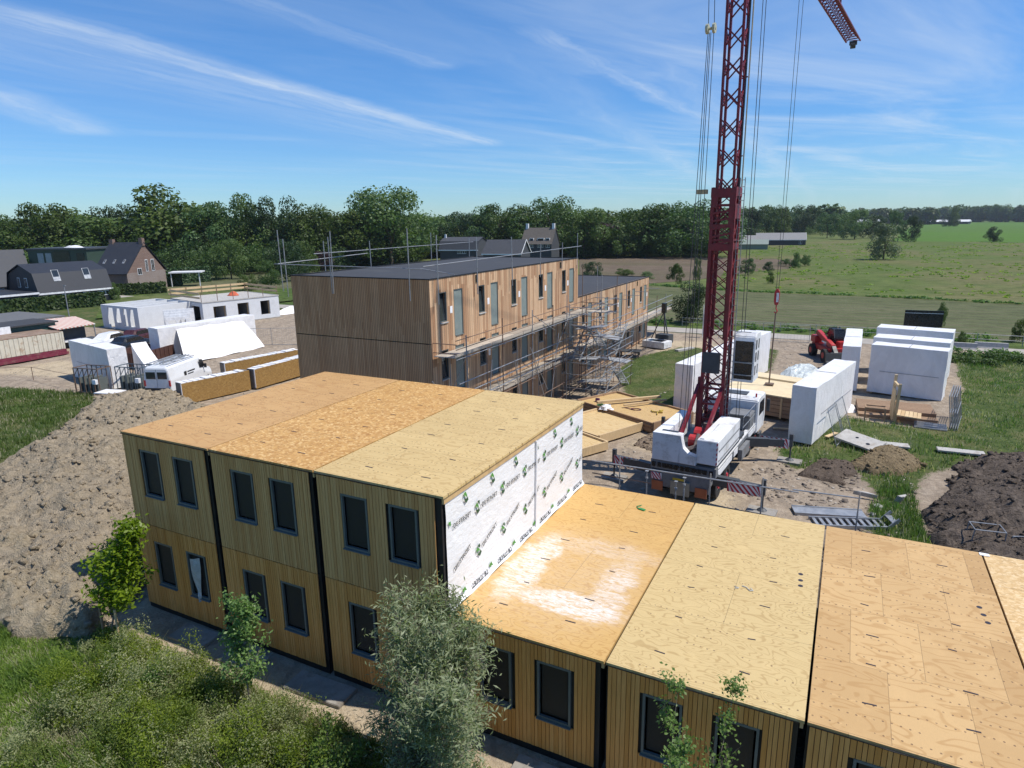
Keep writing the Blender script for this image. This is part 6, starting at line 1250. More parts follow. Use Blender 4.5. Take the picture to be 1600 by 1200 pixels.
u1 = ring_house('unfinished white block house with tall narrow openings and open top, left of the pair', (-65.3, 39.1), 0, 8.3, 7.5, 3.0, [(1.4, 2.7, .1, 2.7), (3.3, 4.3, .9, 2.7), (4.9, 5.8, .5, 2.7), (6.4, 7.3, .5, 2.7)], [(2, 4, .4, 2.4)], R(-4))
u2 = ring_house('unfinished white block house with timber edged openings and guard boards on its roof slab', (-53.4, 44.9), 0, 10.8, 9.2, 2.95, [(1.4, 3.1, .9, 2.4), (4.7, 6.3, 0.5, 2.5), (8.0, 9.4, .6, 2.5)], [(.8, 4.6, .3, 2.5)], R(76.6))
part('roof_slab', MB().box(-.05, -.05, 2.96, 10.85, 9.25, 3.10), M_conc, u2)
for x in (1.4, 3.0, 4.7, 6.2, 8.0, 9.3): part('door_blank', MB().box(x, .255, .55, x+.1, .40, 2.4), M_in, u2); [part('room_divider', MB().box(x, 2.2, .1, x+1.7, 2.3, 2.5), M_in, u2) for x in (1.0, 4.3, 7.5)]
gb = thing('guard_boards', 'pale guard boards on posts around the roof slab of the right unfinished house', 'guard boards', (-53.4, 44.9, 3.10), R(76.6))
for x in np.linspace(0, 10.7, 6): part('post', MB().bar((x, .1, 0), (x, .1, 1.3), .06), M_rust, gb)
for x in np.linspace(0, 10.7, 6): part('post', MB().bar((x, 9.0, 0), (x, 9.0, 1.3), .06), M_rust, gb)
for y in (9.05,):
    for z in (.45, 1.0): part('board', MB().box(-.3, y, z, 11.2, y+.05, z+.28), M_new, gb)
for z in (.4, .95): part('board', MB().box(-.1, .3, z, -.05, 9.0, z+.26), M_new, gb); part('board', MB().box(10.82, .3, z, 10.87, 9.0, z+.26), M_new, gb)
crumple('plastic_sheet', 'orange sheet lying on the roof slab of the unfinished house', 'plastic sheet', (-56.5, 52.5, 3.12), .9, .7, .5, plain('orange sheet', (.5, .10, .04), .6), 22, 10)
t = thing('precast_stack', 'white precast window and stair frames stacked upright in front of the unfinished houses', 'precast panels', (-53.2, 39.2, 0), R(60))
for k in range(4):
    b = MB(); L, h, y = 3.4-.3*k, 2.8-.25*k, -k*.55; b.box(0, y, 0, .3, y+.15, h); b.box(L-.3, y, 0, L, y+.15, h); b.box(.3, y, h-.35, L-.3, y+.15, h); b.box(.3, y, 0, L-.3, y+.15, .4); b.box(L*.45, y, .4, L*.55, y+.15, h-.35); part('frame', b, M_swht, t)
fn = crumple('plastic_sheet', 'white wrapped bundles lying right of the unfinished houses', 'plastic sheet', (*gp(457, 488), 0), 1.4, 3.2, .9, M_pack, 31, 16)
# ================================================================== village houses
def brick(name, a, c_):
    t = newmat(name); o = obc(t); n = t.n('ShaderNodeTexBrick', {'Vector': t.n('ShaderNodeMapping', {'Vector': o, 'Rotation': (R(90), 0, 0)}).outputs[0], 'Scale': 4.0, 'Color1': (*a, 1), 'Color2': (*c_, 1), 'Mortar': (.30, .27, .24, 1), 'Mortar Size': .012}).outputs[0]
    t.set(t.bs.inputs['Base Color'], t.mix(t.rr(t.noise(o, .8, 4), .4, .7, 0, .3), n, tuple(q*.6 for q in a))); t.bs.inputs['Roughness'].default_value = .85; return t.mat
M_brick = brick('brown brick', (.22, .14, .105), (.17, .10, .078)); M_tile = plain('black roof tile', (.024, .026, .032), .55, sc=2, var=.2, bmp=.2); M_tile2 = plain('grey roof tile', (.05, .052, .058), .7, sc=2, var=.2); M_thatch = plain('thatch', (.11, .095, .08), .95, sc=3, var=.25, bmp=.5); M_wf = plain('white trim', (.72, .72, .72), .5)
_dorm = True
def house(label, org, rz, L, D, eave, ridge, wall, roof, mans=False, wins=(), sky=(), chim=(), gab=(), dorm=(), fascia=True, name='house', barge=None, side='front'):
    """long side along local x facing -y, gables at x=0 and x=L"""
    t = thing(name, label, 'house' if name == 'house' else 'barn', (*org, 0), rz); part('wall', MB().box(0, 0, 0, L, D, eave), wall, t)
    if mans: pr = [(-.4, eave-.1), (.75, eave+(ridge-eave)*.68), (D/2, ridge), (D-.75, eave+(ridge-eave)*.68), (D+.4, eave-.1)]
    else: pr = [(-.4, eave-.15), (D/2, ridge), (D+.4, eave-.15)]
    gp_ = [(y, z) for y, z in pr]; gw_ = MB(); gw_.prism([(max(0.02, min(D-.02, y)), z-.12) for y, z in gp_], 'x', .02, L-.02); part('gable', gw_, wall, t)
    rb = MB(); up = [(y, z+.10) for y, z in pr]; n = len(pr)
    rb.prism(pr+up[::-1], 'x', -.25, L+.25); rf = part('roof', rb, roof, t)
    def onroof(y):  # height of slope at y from front
        for (a, za), (c_, zc) in zip(pr[:-1], pr[1:]):
            if a <= y <= c_: return za+(zc-za)*(y-a)/(c_-a)+.10, (zc-za)/(c_-a)
    for x, y, w, h in sky:
        z, sl = onroof(y); dy = h/math.hypot(1, sl); o = part('skylight', MB().hexa([(x, y, z+.01), (x+w, y, z+.01), (x+w, y+dy, z+dy*sl+.01), (x, y+dy, z+dy*sl+.01), (x, y-.04, z+.10), (x+w, y-.04, z+.10), (x+w, y+dy-.04, z+dy*sl+.10), (x, y+dy-.04, z+dy*sl+.10)]), M_alug, rf); part('pane', MB().hexa([(x+.1, y+.02, z+.11), (x+w-.1, y+.02, z+.11), (x+w-.1, y+dy-.12, z+dy*sl+.02+.0), (x+.1, y+dy-.12, z+dy*sl+.02), (x+.1, y+.02, z+.13), (x+w-.1, y+.02, z+.13), (x+w-.1, y+dy-.14, z+dy*sl+.06), (x+.1, y+dy-.14, z+dy*sl+.06)]), M_pane, o)
    for x, y, w, z0, z1 in chim: part('chimney', MB().box(x, y, z0, x+w, y+w, z1), M_wf if roof is M_thatch or wall is not M_brick else M_brick, rf)
    for x, z, w, h in wins:
        o = part('window', MB().box(x, -.05, z, x+w, -.002, z+h), M_wf, t); k = max(1, int(w/.5)); b = MB(); s = w/k; [b.box(x+.08+i*s, -.07, z+.1, x+s-.06+i*s, -.052, z+h-.1) for i in range(k)]; part('pane', b, M_dark, o)
    for x, y, z, w, h in gab:
        sx = -.05 if x == 0 else L+.002; o = part('window', MB().box(sx, y, z, sx+.048, y+w, z+h), M_wf, t); xx = sx-.02 if x == 0 else sx+.05; part('pane', MB().box(xx, y+.1, z+.1, xx+.015, y+w/2-.04, z+h-.1).box(xx, y+w/2+.04, z+.1, xx+.015, y+w-.1, z+h-.1), M_dark, o)
    if fascia: part('gutter', MB().box(-.3, -.52, eave-.32, L+.3, -.40, eave-.05), M_wf, t)
    if barge:
        b = MB(); xe = L+.25 if barge > 0 else -.33; [b.bar((xe+.04, a, za+.05), (xe+.04, c_, zc+.05), .08, .22) for (a, za), (c_, zc) in zip(pr[:-1], pr[1:])]; part('barge_board', b, M_wf, t)
    return t
# black roofed bungalow with mansard roof (bottom left village)
hA = gp(31, 470); hB = gp(167, 461)
o_, L, rz = oq((-111, 53.5), (-103.5, 67.5))
house('dark bungalow with a black mansard roof and two roof lights behind the long hedge', (-96.0, 48.0), R(86), 11.2, 10.0, 2.5, 6.9, M_tile, M_tile, True, wins=((.5, 1.1, 1.0, .9), (3.4, 1.1, 1.2, .9), (6.6, 1.1, 1.2, .9), (9.2, 1.2, 1.7, .8)), sky=((2.6, .2, 1.1, 1.9), (7.4, .2, 1.1, 1.9)), gab=((0, 3.2, 3.2, .9, 1.6), (0, 5.6, 3.2, .9, 1.6)))
t = thing('garage', 'low dark garage with flat black roof and white edge left of the bungalow', 'garage', (-95.6, 34.5, 0), R(88)); part('wall', MB().box(0, 0, 0, 13.0, 10, 2.3), M_dgrey, t); part('roof', MB().box(-.3, -.4, 2.32, 12.9, 10.2, 2.8), M_tile, t); part('fascia', MB().box(-.3, -.5, 2.45, 12.9, -.41, 2.75), M_wf, t)
house('tall brown brick house with a steep black roof, three roof lights and stepped gable', (-112.6, 67.2), R(20), 7.0, 12.0, 3.8, 9.6, M_brick, M_tile, False, wins=((1.5, .5, 1.5, 2.0),), sky=((.9, 1.6, .4, 1.1), (3.0, 1.6, .4, 1.1), (5.1, 1.6, .4, 1.1)), gab=((1, 3.2, 3.3, 1.3, 1.3), (1, 7.6, 3.8, 1.0, 2.4), (1, 5.8, 3.8, .8, 2.4), (1, 3.2, .3, 1.8, 1.3)), chim=((6.4, 5.55, .8, 9.0, 10.5), (-.1, 5.55, .8, 9.0, 10.3)), fascia=False)
t = thing('carport', 'flat white edged carport roof on the right of the tall brick house', 'carport', (-109.5, 81.0, 0), R(40)); part('roof', MB().box(0, 0, 2.9, 6.5, 4, 3.15), M_wf, t); [part('post', MB().bar((x, .3, 0), (x, .3, 2.9), .15), M_wf, t) for x in (.4, 6.0)]
t = thing('apartment_building', 'flat roofed dark green building behind the bungalow', 'building', (-140, 70, 0), R(20)); part('wall', MB().box(0, 0, 0, 14, 10, 8.1), plain('green facade', (.035, .06, .04), .5), t); part('roof', MB().box(-.3, -.3, 8.1, 14.3, 10.3, 8.45), M_dgrey, t)
b = MB(); [part('wall_panel', MB().box(x, -.08, 4.0, x+1.4, -.01, 7.4), plain('pale grey cladding', (.3, .33, .34), .6), t) for x in (2.3, 4.2)]; part('window', MB().box(6.0, -.1, 3.6, 10.0, -.02, 7.8), M_pane, t); part('window', MB().box(11.6, -.1, 4.5, 13.4, -.02, 7.4), M_pane, t)
crumple('roof_cover', 'white sheets lying on the roof of the dark green building', 'roof sheets', (-133, 76, 8.45), 3.4, 1.2, .5, M_pack, 41, 12)
crumple('tent', 'pale tent like cover between the green building and the tall brick house', 'tent', (-126, 82, 1.0), 3.2, 3.2, 5.2, M_pack, 45, 14)
house('brick house cut by the left edge with white framed windows', (-108, 43), R(85), 7, 9, 3.2, 7.5, M_brick, M_tile2, gab=((1, 2.5, 2.6, 1.1, 1.2),), wins=((4.6, 1.5, 1.1, 1.3),), fascia=False)
house('small grey roofed house just behind the left edge house', (-141, 60), R(70), 9, 8, 3.5, 8.2, M_brick, M_tile2, fascia=False)
mh = gp(690, 400)
house('grey hipped roof villa behind the left half of the dark flat roof', (-90.2, 157.5), R(10), 12, 9, 4.8, 8.3, M_tile2, M_tile2, True, wins=((5.6, 3.6, 2.8, 1.1),), chim=((.2, 3.5, .5, 7, 9.2),), fascia=True)
house('low grey tiled house with a cross gable in front of the thatched house', (-66.3, 141.5), R(8), 10.5, 8, 4.6, 8.0, M_tile2, M_tile2, False, fascia=True, barge=1)
house('large thatched house with two white chimneys and white dormers behind the scaffold posts', (-74.2, 180.6), R(5), 10.1, 8, 5.7, 10.6, M_tile2, M_thatch, False, wins=((2.7, 4.5, 1.5, 1.0), (5.4, 4.6, 2.0, .9), (8.2, 4.6, 1.4, .9)), chim=((0.2, 3.6, .8, 10.2, 12.0), (9.1, 3.6, .8, 10.2, 12.0)), fascia=False)
th_ = [o for o in bpy.data.objects if 'thatched house with two white chimneys' in str(o.get('label', ''))][0]
for x, w in ((2.6, 1.3), (5.2, 2.2), (8.0, 1.3)):
    dm = part('dormer', MB().box(x, .55, 6.3, x+w, 2.6, 7.5), M_wf, th_); part('pane', MB().box(x+.15, .53, 6.5, x+w-.15, .545, 7.35), M_dark, dm)
ba = gp(1205, 381)
house('wide low barn with a pale grey roof and white barge boards beyond the meadow', (-21.5, 330), R(8), 22, 11, 2.6, 5.6, M_tile2, plain('pale sheet roof', (.22, .215, .21), .8), False, name='barn', barge=1, wins=((19, .5, 1.4, 1.7),))
house('smaller brick shed attached left of the wide barn', (-32, 325), R(8), 11, 10, 2.4, 4.6, M_brick, plain('pale sheet roof', (.22, .215, .21), .8), False, name='barn', fascia=False)
house('low pale green shed with a dark open front at the left of the barns', (-23, 282), R(6), 12, 8, 2.2, 3.9, plain('pale green wall', (.24, .28, .23), .8), plain('green grey roof', (.20, .24, .21), .8), False, name='barn', fascia=False)
for lab, u, v, w, h in (('far off white farm building left of the distant trees', 1340, 352.5, 42, 7), ('long low far white farm roof near the horizon', 1472, 350.5, 44, 5)):
    x, y = gp(u-w/2, v); D_ = math.hypot(x-CAM[0], y-CAM[1]); Lm_ = w/F_PX*D_; t = thing('barn', lab, 'barn', (x, y, 0), R(-20)); part('wall', MB().box(0, 0, 0, Lm_, 14, h/F_PX*D_*.6), M_tile2, t); part('roof', MB().prism([(-1, h/F_PX*D_*.6), (7, h/F_PX*D_*1.1), (15, h/F_PX*D_*.6)], 'x', -1, Lm_+1), M_wf, t)
# ================================================================== vegetation
M_bark = plain('bark', (.10, .075, .05), .95, sc=5, var=.3, bmp=.5); M_bark2 = plain('young grey bark', (.20, .17, .13), .9, sc=8, var=.2)
M_leafA = leafmat('broad oak leaves', (.033, .074, .017), (.088, .142, .030), .3); M_leafB = leafmat('lighter ash leaves', (.052, .10, .023), (.125, .18, .043), .3); M_leafC = leafmat('dark evergreen leaves', (.022, .05, .018), (.056, .098, .03), .25); M_leafD = leafmat('grey green willow leaves', (.075, .10, .05), (.14, .17, .09), .3); M_leafE = leafmat('copper beech leaves', (.035, .018, .02), (.07, .035, .035), .2)
def lobes(seed, n=26, w=1.0, h=1.0, low=.18, spread=1.0):
    """crown of unit height (0..1) with lumps of uneven size"""
    r_ = random.Random(seed); L = []
    for i in range(n):
        z = low+(1-low)*r_.random()**.8*.86+.04; q = (z-low)/(1-low); prof = math.sin(math.pi*min(1, (.22+.70*q)))**.5*(1 if q < .6 else 1-.35*(q-.6)/.4)
        a = r_.uniform(0, 6.283); rr = r_.random()**.5*.40*prof*w; L.append((math.cos(a)*rr, math.sin(a)*rr, z, r_.uniform(.10, .19)*(.8+.3*prof)))
    return L
PROT = {}
def proto(key, mat, seed, n_l, n_q, size, w, low, squash=.85):
    V = leafcloud(lobes(seed, n_l, w, 1, low), n_q, size, squash, seed, .55, .55, .7); me = leafmesh('crown', V, mat)
    b = MB(); b.tube((0, 0, -.01), (0, 0, .45), .022, .013, n=7); r_ = random.Random(seed)
    for k in range(5): a = r_.uniform(0, 6.28); b.tube((0, 0, .15+.06*k), (math.cos(a)*.2, math.sin(a)*.2, .4+.08*k), .011, .004, n=5)
    PROT[key] = (me, b.mesh('trunk', M_bark), V)
for k, s in enumerate((3, 11, 19)):
    proto('oak%d' % k, M_leafA, s, 34, 7500, .038, 1.45, .10); proto('ash%d' % k, M_leafB, s+1, 30, 7000, .039, 1.3, .08); proto('dark%d' % k, M_leafC, s+2, 30, 7500, .037, 1.4, .05)
proto('round', M_leafB, 77, 60, 9000, .034, 1.25, .15); proto('wide', M_leafA, 79, 60, 9000, .034, 1.6, .06); proto('copper', M_leafE, 81, 26, 4200, .045, 1.2, .05); proto('willow', M_leafD, 83, 30, 5000, .04, 1.1, .02); proto('poplar', M_leafB, 85, 30, 5000, .04, .75, .08)
def tree(key, label, u, vb, vt, wpx=None, group=None, name='tree', xy=None, seed=0):
    if name == 'tree' and wpx and vb > 401 and u < 1150 and vt < 345: wpx *= 1.75
    if 655 < u < 900 and name == 'tree': vb = 402
    x, y = xy or gp(u, vb); D_ = (np.array([x, y, 0])-CAM)@AZ; h = zat(u, vt, x, y)
    me, tr, V = PROT[key]; ww = (V[:, 0].max()-V[:, 0].min())
    sxy = (wpx/F_PX*D_)/ww if wpx else h
    t = thing(name, label, 'tree' if name == 'tree' else 'shrub', (x, y, 0), random.uniform(0, 6.28), group); t.scale = (sxy, sxy, h)
    link('crown', me, t); link('trunk', tr, t); return t
TL = [  # key, label, u, base v, top v, width px
 ('ash1', 'pale green tree at the left edge of the view behind the left edge houses', 8, 432, 334, 70), ('oak0', 'dark bushy tree standing tall at the far left, above the green flat roofed building', 82, 430, 316, 74),
 ('ash2', 'lighter olive tree between two darker ones, left of the pair of small dark crowns', 138, 428, 323, 66), ('dark0', 'small dark crown peeking over the wood left of the tallest left tree', 192, 425, 317, 46), ('ash0', 'broad tree behind the tall brick house roof', 168, 428, 336, 90),
 ('poplar', 'tallest pale green crown left of centre in the wood, behind the tall brick house', 274, 425, 290, 92), ('oak1', 'dark green tree just right of the tallest pale green crown', 335, 424, 318, 66), ('ash1', 'pointed tree with reddish tinge in the wood, mid way between the two tallest crowns', 390, 424, 302, 54),
 ('dark1', 'dark narrow crown next to the pointed reddish tree in the wood', 440, 423, 307, 52), ('oak2', 'dark low crowned tree behind the left scaffold posts', 490, 420, 319, 74), ('ash0', 'lighter tree between the dark low crown and the big round tree', 545, 418, 327, 60),
 ('round', 'big round topped tree standing clear above the wood in the centre', 612, 415, 292, 92), ('ash2', 'pale low crown right of the big round topped tree', 676, 412, 331, 56), ('dark2', 'dark tree just left of the tree above the grey villa', 722, 410, 327, 50), ('oak0', 'dark round crown above the grey hipped villa', 790, 408, 317, 60), ('ash1', 'olive crown over the right chimney of the thatched house', 756, 409, 321, 44),
 ('wide', 'very broad bushy tree behind the thatched house', 866, 405, 306, 96), ('ash0', 'mid green tree right of the very broad bushy tree', 912, 404, 324, 56), ('copper', 'dark purple copper beech between green trees', 934, 402, 344, 62), ('ash2', 'light green tree in front of the copper beech', 965, 403, 352, 70), ('oak1', 'rounded tree left of the dark giant by the crane', 1010, 402, 321, 66),
 ('wide', 'massive dark spreading tree directly left of the crane tower', 1080, 402, 312, 104), ('dark0', 'dark tree directly right of the crane tower', 1178, 376, 322, 50), ('oak2', 'broad dark tree above the barns', 1206, 372, 320, 44), ('ash1', 'bright topped round tree behind the barns', 1222, 371, 323, 40), ('dark1', 'dark tree at the right end of the barn roof', 1256, 369, 320, 48), ('oak0', 'tree at the right end of the row behind the barns', 1292, 372, 331, 40),
 ('ash0', 'lone grey green tree beyond the meadow right of the barns', 1335, 374, 326, 46), ('dark2', 'dark bushy crown behind the lone rounded meadow tree', 1365, 372, 334, 44), ('dark0', 'dark upright tree standing at the near edge of the bright green field', 1423, 378, 336, 27), ('oak1', 'small dark tree left of the tree at the near edge of the bright field', 1396, 371, 330, 34),
 ('willow', 'rounded grey green tree standing alone in the meadow', 1380, 406, 349, 54), ('dark1', 'small round dark tree alone in the bright green field', 1551, 378, 354, 24), ('oak2', 'far dark tree at the left end of the horizon clump', 1445, 349, 330, 30), ('ash1', 'tall far tree on the horizon before the long farm roof', 1490, 354, 321, 22), ('dark2', 'small far bush below the tall horizon tree', 1482, 354, 338, 26), ('oak0', 'first wide far tree of the clump at the right horizon', 1530, 347, 321, 36), ('oak2', 'second wide far tree of the clump at the right horizon', 1562, 347, 319, 40), ('dark0', 'far tree cut by the right edge at the horizon', 1594, 347, 320, 30),
]
for i, (k, lab, u, vb, vt, w) in enumerate(TL): tree(k, lab, u, vb, vt, w)
for k, lab, u, vb, vt, w in (('dark1', 'bushy green shrub beyond the road directly left of the crane tower', 1083, 505, 441, 62), ('oak0', 'dark shrub standing at the edge of the ploughed field left of the crane', 1056, 446, 411, 28), ('ash0', 'thin sapling by the field edge between the shrub and the crane tower', 1089, 441, 402, 14),
    ('oak1', 'green shrub right of the crane tower at the edge of the ploughed strip', 1168, 430, 404, 26), ('dark0', 'small dark round shrub on the ploughed strip right of the crane ropes', 1201, 424, 408, 17), ('ash1', 'light shrub on the meadow left of the longer bush row', 1243, 419, 394, 20), ('oak2', 'dark low shrub at the right of the ploughed strip', 1228, 416, 404, 26), ('ash2', 'right bush on the meadow beside the ploughed strip', 1258, 416, 397, 18), ('ash0', 'slim shrub on the near meadow edge above the hook block', 1203, 444, 424, 12), ('ash2', 'low scrub behind the far end of the long building', 976, 432, 419, 34), ('dark2', 'dark bush behind the roof edge of the long building near its corner', 925, 437, 407, 36), ('ash1', 'low spreading scrub at the end of the far roof', 1010, 436, 424, 26),
    ('poplar', 'slender young plant growing right of the dark site board', 1470, 512, 472, 18), ('ash0', 'small thin shrub beyond the road at the right edge', 1592, 535, 498, 26), ('ash1', 'low bush in the road verge right of the wrapped row', 1502, 538, 517, 20)):
    tree(k, lab, u, vb, vt, w, name='shrub')
b_ = [(r, *gp(u, v)) for r, u, v in ((1.0, 1500, 566), (1.3, 1525, 562), (1.5, 1560, 566), (1.2, 1590, 563), (1.0, 1535, 570), (1.0, 1605, 568))]
V = np.concatenate([leafcloud([(x+random.uniform(-r, r), y+random.uniform(-r, r)*.5, random.uniform(.05, .5)*r*.7, r*.5) for _ in range(8)], 600, .22, .8, i, .5, .3) for i, (r, x, y) in enumerate(b_)])
solo_ = link('bramble_patch', leafmesh('bramble_patch', V, M_leafA)); tag(solo_, 'dense low bramble thicket in the grass below the road at the right', 'bramble')
# the wood behind: crowns nobody could count
def wood(name, pts, n, hmin, hmax, depth, seed, keys, q=2100):
    r_ = random.Random(seed); rg = np.random.default_rng(seed); out = {}
    for i in range(n):
        s = r_.random()*(len(pts)-1); k = min(int(s), len(pts)-2); f = s-k; x = pts[k][0]+(pts[k+1][0]-pts[k][0])*f; y = pts[k][1]+(pts[k+1][1]-pts[k][1])*f
        dd = r_.random()*depth; ux, uy = x-CAM[0], y-CAM[1]; L = math.hypot(ux, uy); x += ux/L*dd; y += uy/L*dd; h = r_.uniform(hmin, hmax)*(pts[k][2]+(pts[k+1][2]-pts[k][2])*f)*(.75+.25*min(1, dd/(depth*.5)))
        V = PROT[r_.choice(keys)][2].reshape(-1, 4, 3); V = V[rg.choice(len(V), q, replace=False)]
        cen = V.mean(1, keepdims=True); V = cen+(V-cen)*1.35; a = r_.uniform(0, 6.28); ca, sa = math.cos(a), math.sin(a); sx = h*r_.uniform(1.0, 1.35)
        W_ = np.stack([(V[..., 0]*ca-V[..., 1]*sa)*sx+x, (V[..., 0]*sa+V[..., 1]*ca)*sx+y, V[..., 2]*h], -1); out.setdefault(r_.choice((0, 0, 1, 2)), []).append(W_.reshape(-1, 3))
    Vs, ms = [], []
    for m, L in out.items(): v = np.concatenate(L); Vs.append(v); ms.append(np.full(len(v)//4, m))
    V = np.concatenate(Vs); me = npmesh(name, V, np.arange(len(V)).reshape(-1, 4), [M_leafA, M_leafB, M_leafC]); me.polygons.foreach_set('material_index', np.concatenate(ms).astype(np.int32)); o = link(name, me); o['kind'] = 'stuff'
K = ['oak0', 'oak1', 'ash0', 'ash1', 'dark0', 'dark1', 'ash2']
def P3(u, v, s=1.0): return (*gp(u, v), s)
wood('wood', [P3(-60, 436, .9), P3(100, 432), P3(260, 428), P3(420, 424), P3(560, 419), P3(665, 408)], 210, 14.0, 16.8, 60, 5, K)
wood('wood', [P3(650, 404, .95), P3(800, 401.5, 1.0), P3(900, 401.5, 1.0), P3(1120, 401, 1.05)], 170, 14.0, 17.0, 60, 6, K)
wood('wood', [P3(1110, 392, .9), P3(1160, 374, 1.0), P3(1240, 367, .95), P3(1310, 368, .8), P3(1400, 367, .75)], 44, 15, 20, 90, 7, K, 1100)
# under-storey filling the foot of the wood
wood('undergrowth', [P3(-60, 440, .5), P3(100, 440, .5), P3(300, 432, .5), P3(460, 428, .5), P3(640, 412, .5)], 120, 12, 18, 14, 8, ['oak0', 'dark0', 'dark1', 'ash0'], 700)
# distant low tree belts on the horizon
def belt(name, u0, u1, v, h, n, seed, dist=None):
    r_ = np.random.default_rng(seed); x0, y0 = gp(u0, v); x1, y1 = gp(u1, v); f = r_.random(n); D_ = math.hypot(x0-CAM[0], y0-CAM[1]); s = h/F_PX*D_
    cs = [(x0+(x1-x0)*a, y0+(y1-y0)*a, s*r_.uniform(.25, .62), s*r_.uniform(.25, .5)) for a in f]; V = leafcloud(cs, n*150, s*.16, .9, seed, .5, .5, .7); o = link(name, leafmesh(name, V, M_leafA)); o['kind'] = 'stuff'
wood('undergrowth', [P3(900, 404, .5), P3(1120, 402.5, .5)], 40, 12, 18, 8, 9, ['oak0', 'dark0', 'dark1', 'ash0'], 700)
belt('far_wood', 1300, 1460, 351.0, 22, 60, 1); belt('far_wood', 1360, 1700, 347.0, 18, 150, 2); belt('far_wood', 1430, 1620, 344.5, 14, 110, 3); belt('far_wood', 1040, 1320, 362, 34, 60, 4)
# village garden hedges
M_hedge = leafmat('clipped hedge leaves', (.02, .048, .012), (.055, .095, .022), .2)
def hedge(label, p0, p1, w, h, n=None, group=None):
    p0 = Vector((*p0, 0)); p1 = Vector((*p1, 0)); d = p1-p0; L = d.length; rz = math.atan2(d.y, d.x); n = n or int(L*h*40)
    r_ = np.random.default_rng(int(L*10)); t = thing('hedge', label, 'hedge', p0, rz, group)
    f = r_.random(n); c = np.where(f[:, None] < .45, np.stack([r_.random(n)*L, r_.uniform(-.1, .1, n), r_.random(n)*h], 1), np.where(f[:, None] < .85, np.stack([r_.random(n)*L, r_.random(n)*w, h+r_.uniform(-.12, .1, n)], 1), np.stack([np.where(r_.random(n) < .5, 0, L), r_.random(n)*w, r_.random(n)*h], 1)))
    nn = np.where(f[:, None] < .45, [[0, -1, .2]], np.where(f[:, None] < .85, [[0, 0, 1]], [[1, 0, .2]]))+r_.normal(size=(n, 3))*.45; nn /= np.linalg.norm(nn, axis=1)[:, None]
    a = np.cross(nn, r_.normal(size=(n, 3))); a /= np.linalg.norm(a, axis=1)[:, None]; b = np.cross(nn, a); s = .30*r_.uniform(.6, 1.2, n)[:, None]
    link('foliage', leafmesh('foliage', np.stack([c-a*s, c-b*s*.7, c+a*s, c+b*s*.7], 1).reshape(-1, 3), M_hedge), t); part('stem_core', MB().box(.1, .12, 0, L-.1, w-.1, h-.12), M_leafC, t)
h0, h1 = gp(-30, 497), gp(160, 477)
hedge('long clipped hedge running in front of the dark bungalow, nearest to the site', (h0[0], h0[1]), (h1[0]+1, h1[1]), 2.0, 2.1)
for lab, a, c_, h in (('tall dark clipped hedge right of the bungalow, rear one of three', (190, 440), (272, 436), 3.6), ('middle clipped hedge of the three behind the unfinished houses', (180, 452), (285, 447), 2.6), ('low front hedge strip just behind the unfinished houses', (168, 463), (260, 458), 2.0), ('hedge block at the right of the carport gardens', (275, 428), (345, 424), 3.4), ('long dark hedge left of the flowering shrub', (262, 445), (330, 440), 3.4)):
    hedge(lab, gp(*a), gp(*c_), 2.2, h)
flat('garden_lawn', [gp(150, 500), gp(160, 470), gp(300, 455), gp(470, 452), gp(470, 470), gp(330, 485)], .22, M_verge)
tree('ash0', 'pale flowering shrub behind the guard boards of the unfinished houses', 388, 455, 428, 32, name='shrub'); tree('ash1', 'yellow green shrub beside the right end of the bungalow', 180, 470, 441, 24, name='shrub'); tree('ash2', 'light shrub in front of the brick gable', 228, 452, 417, 20, name='shrub'); tree('oak1', 'dark garden bush right of the flowering shrub', 420, 452, 408, 44, name='shrub'); tree('ash0', 'big light green garden tree in front of the wood near the flowering shrub', 362, 436, 372, 60); tree('dark0', 'dark garden tree behind the left corner of the long building', 448, 440, 372, 56); tree('copper', 'reddish shrub seen between the scaffold posts at the left corner', 505, 424, 390, 40, name='shrub'); tree('ash1', 'bright green garden tree left of the reddish shrub', 478, 428, 376, 44)
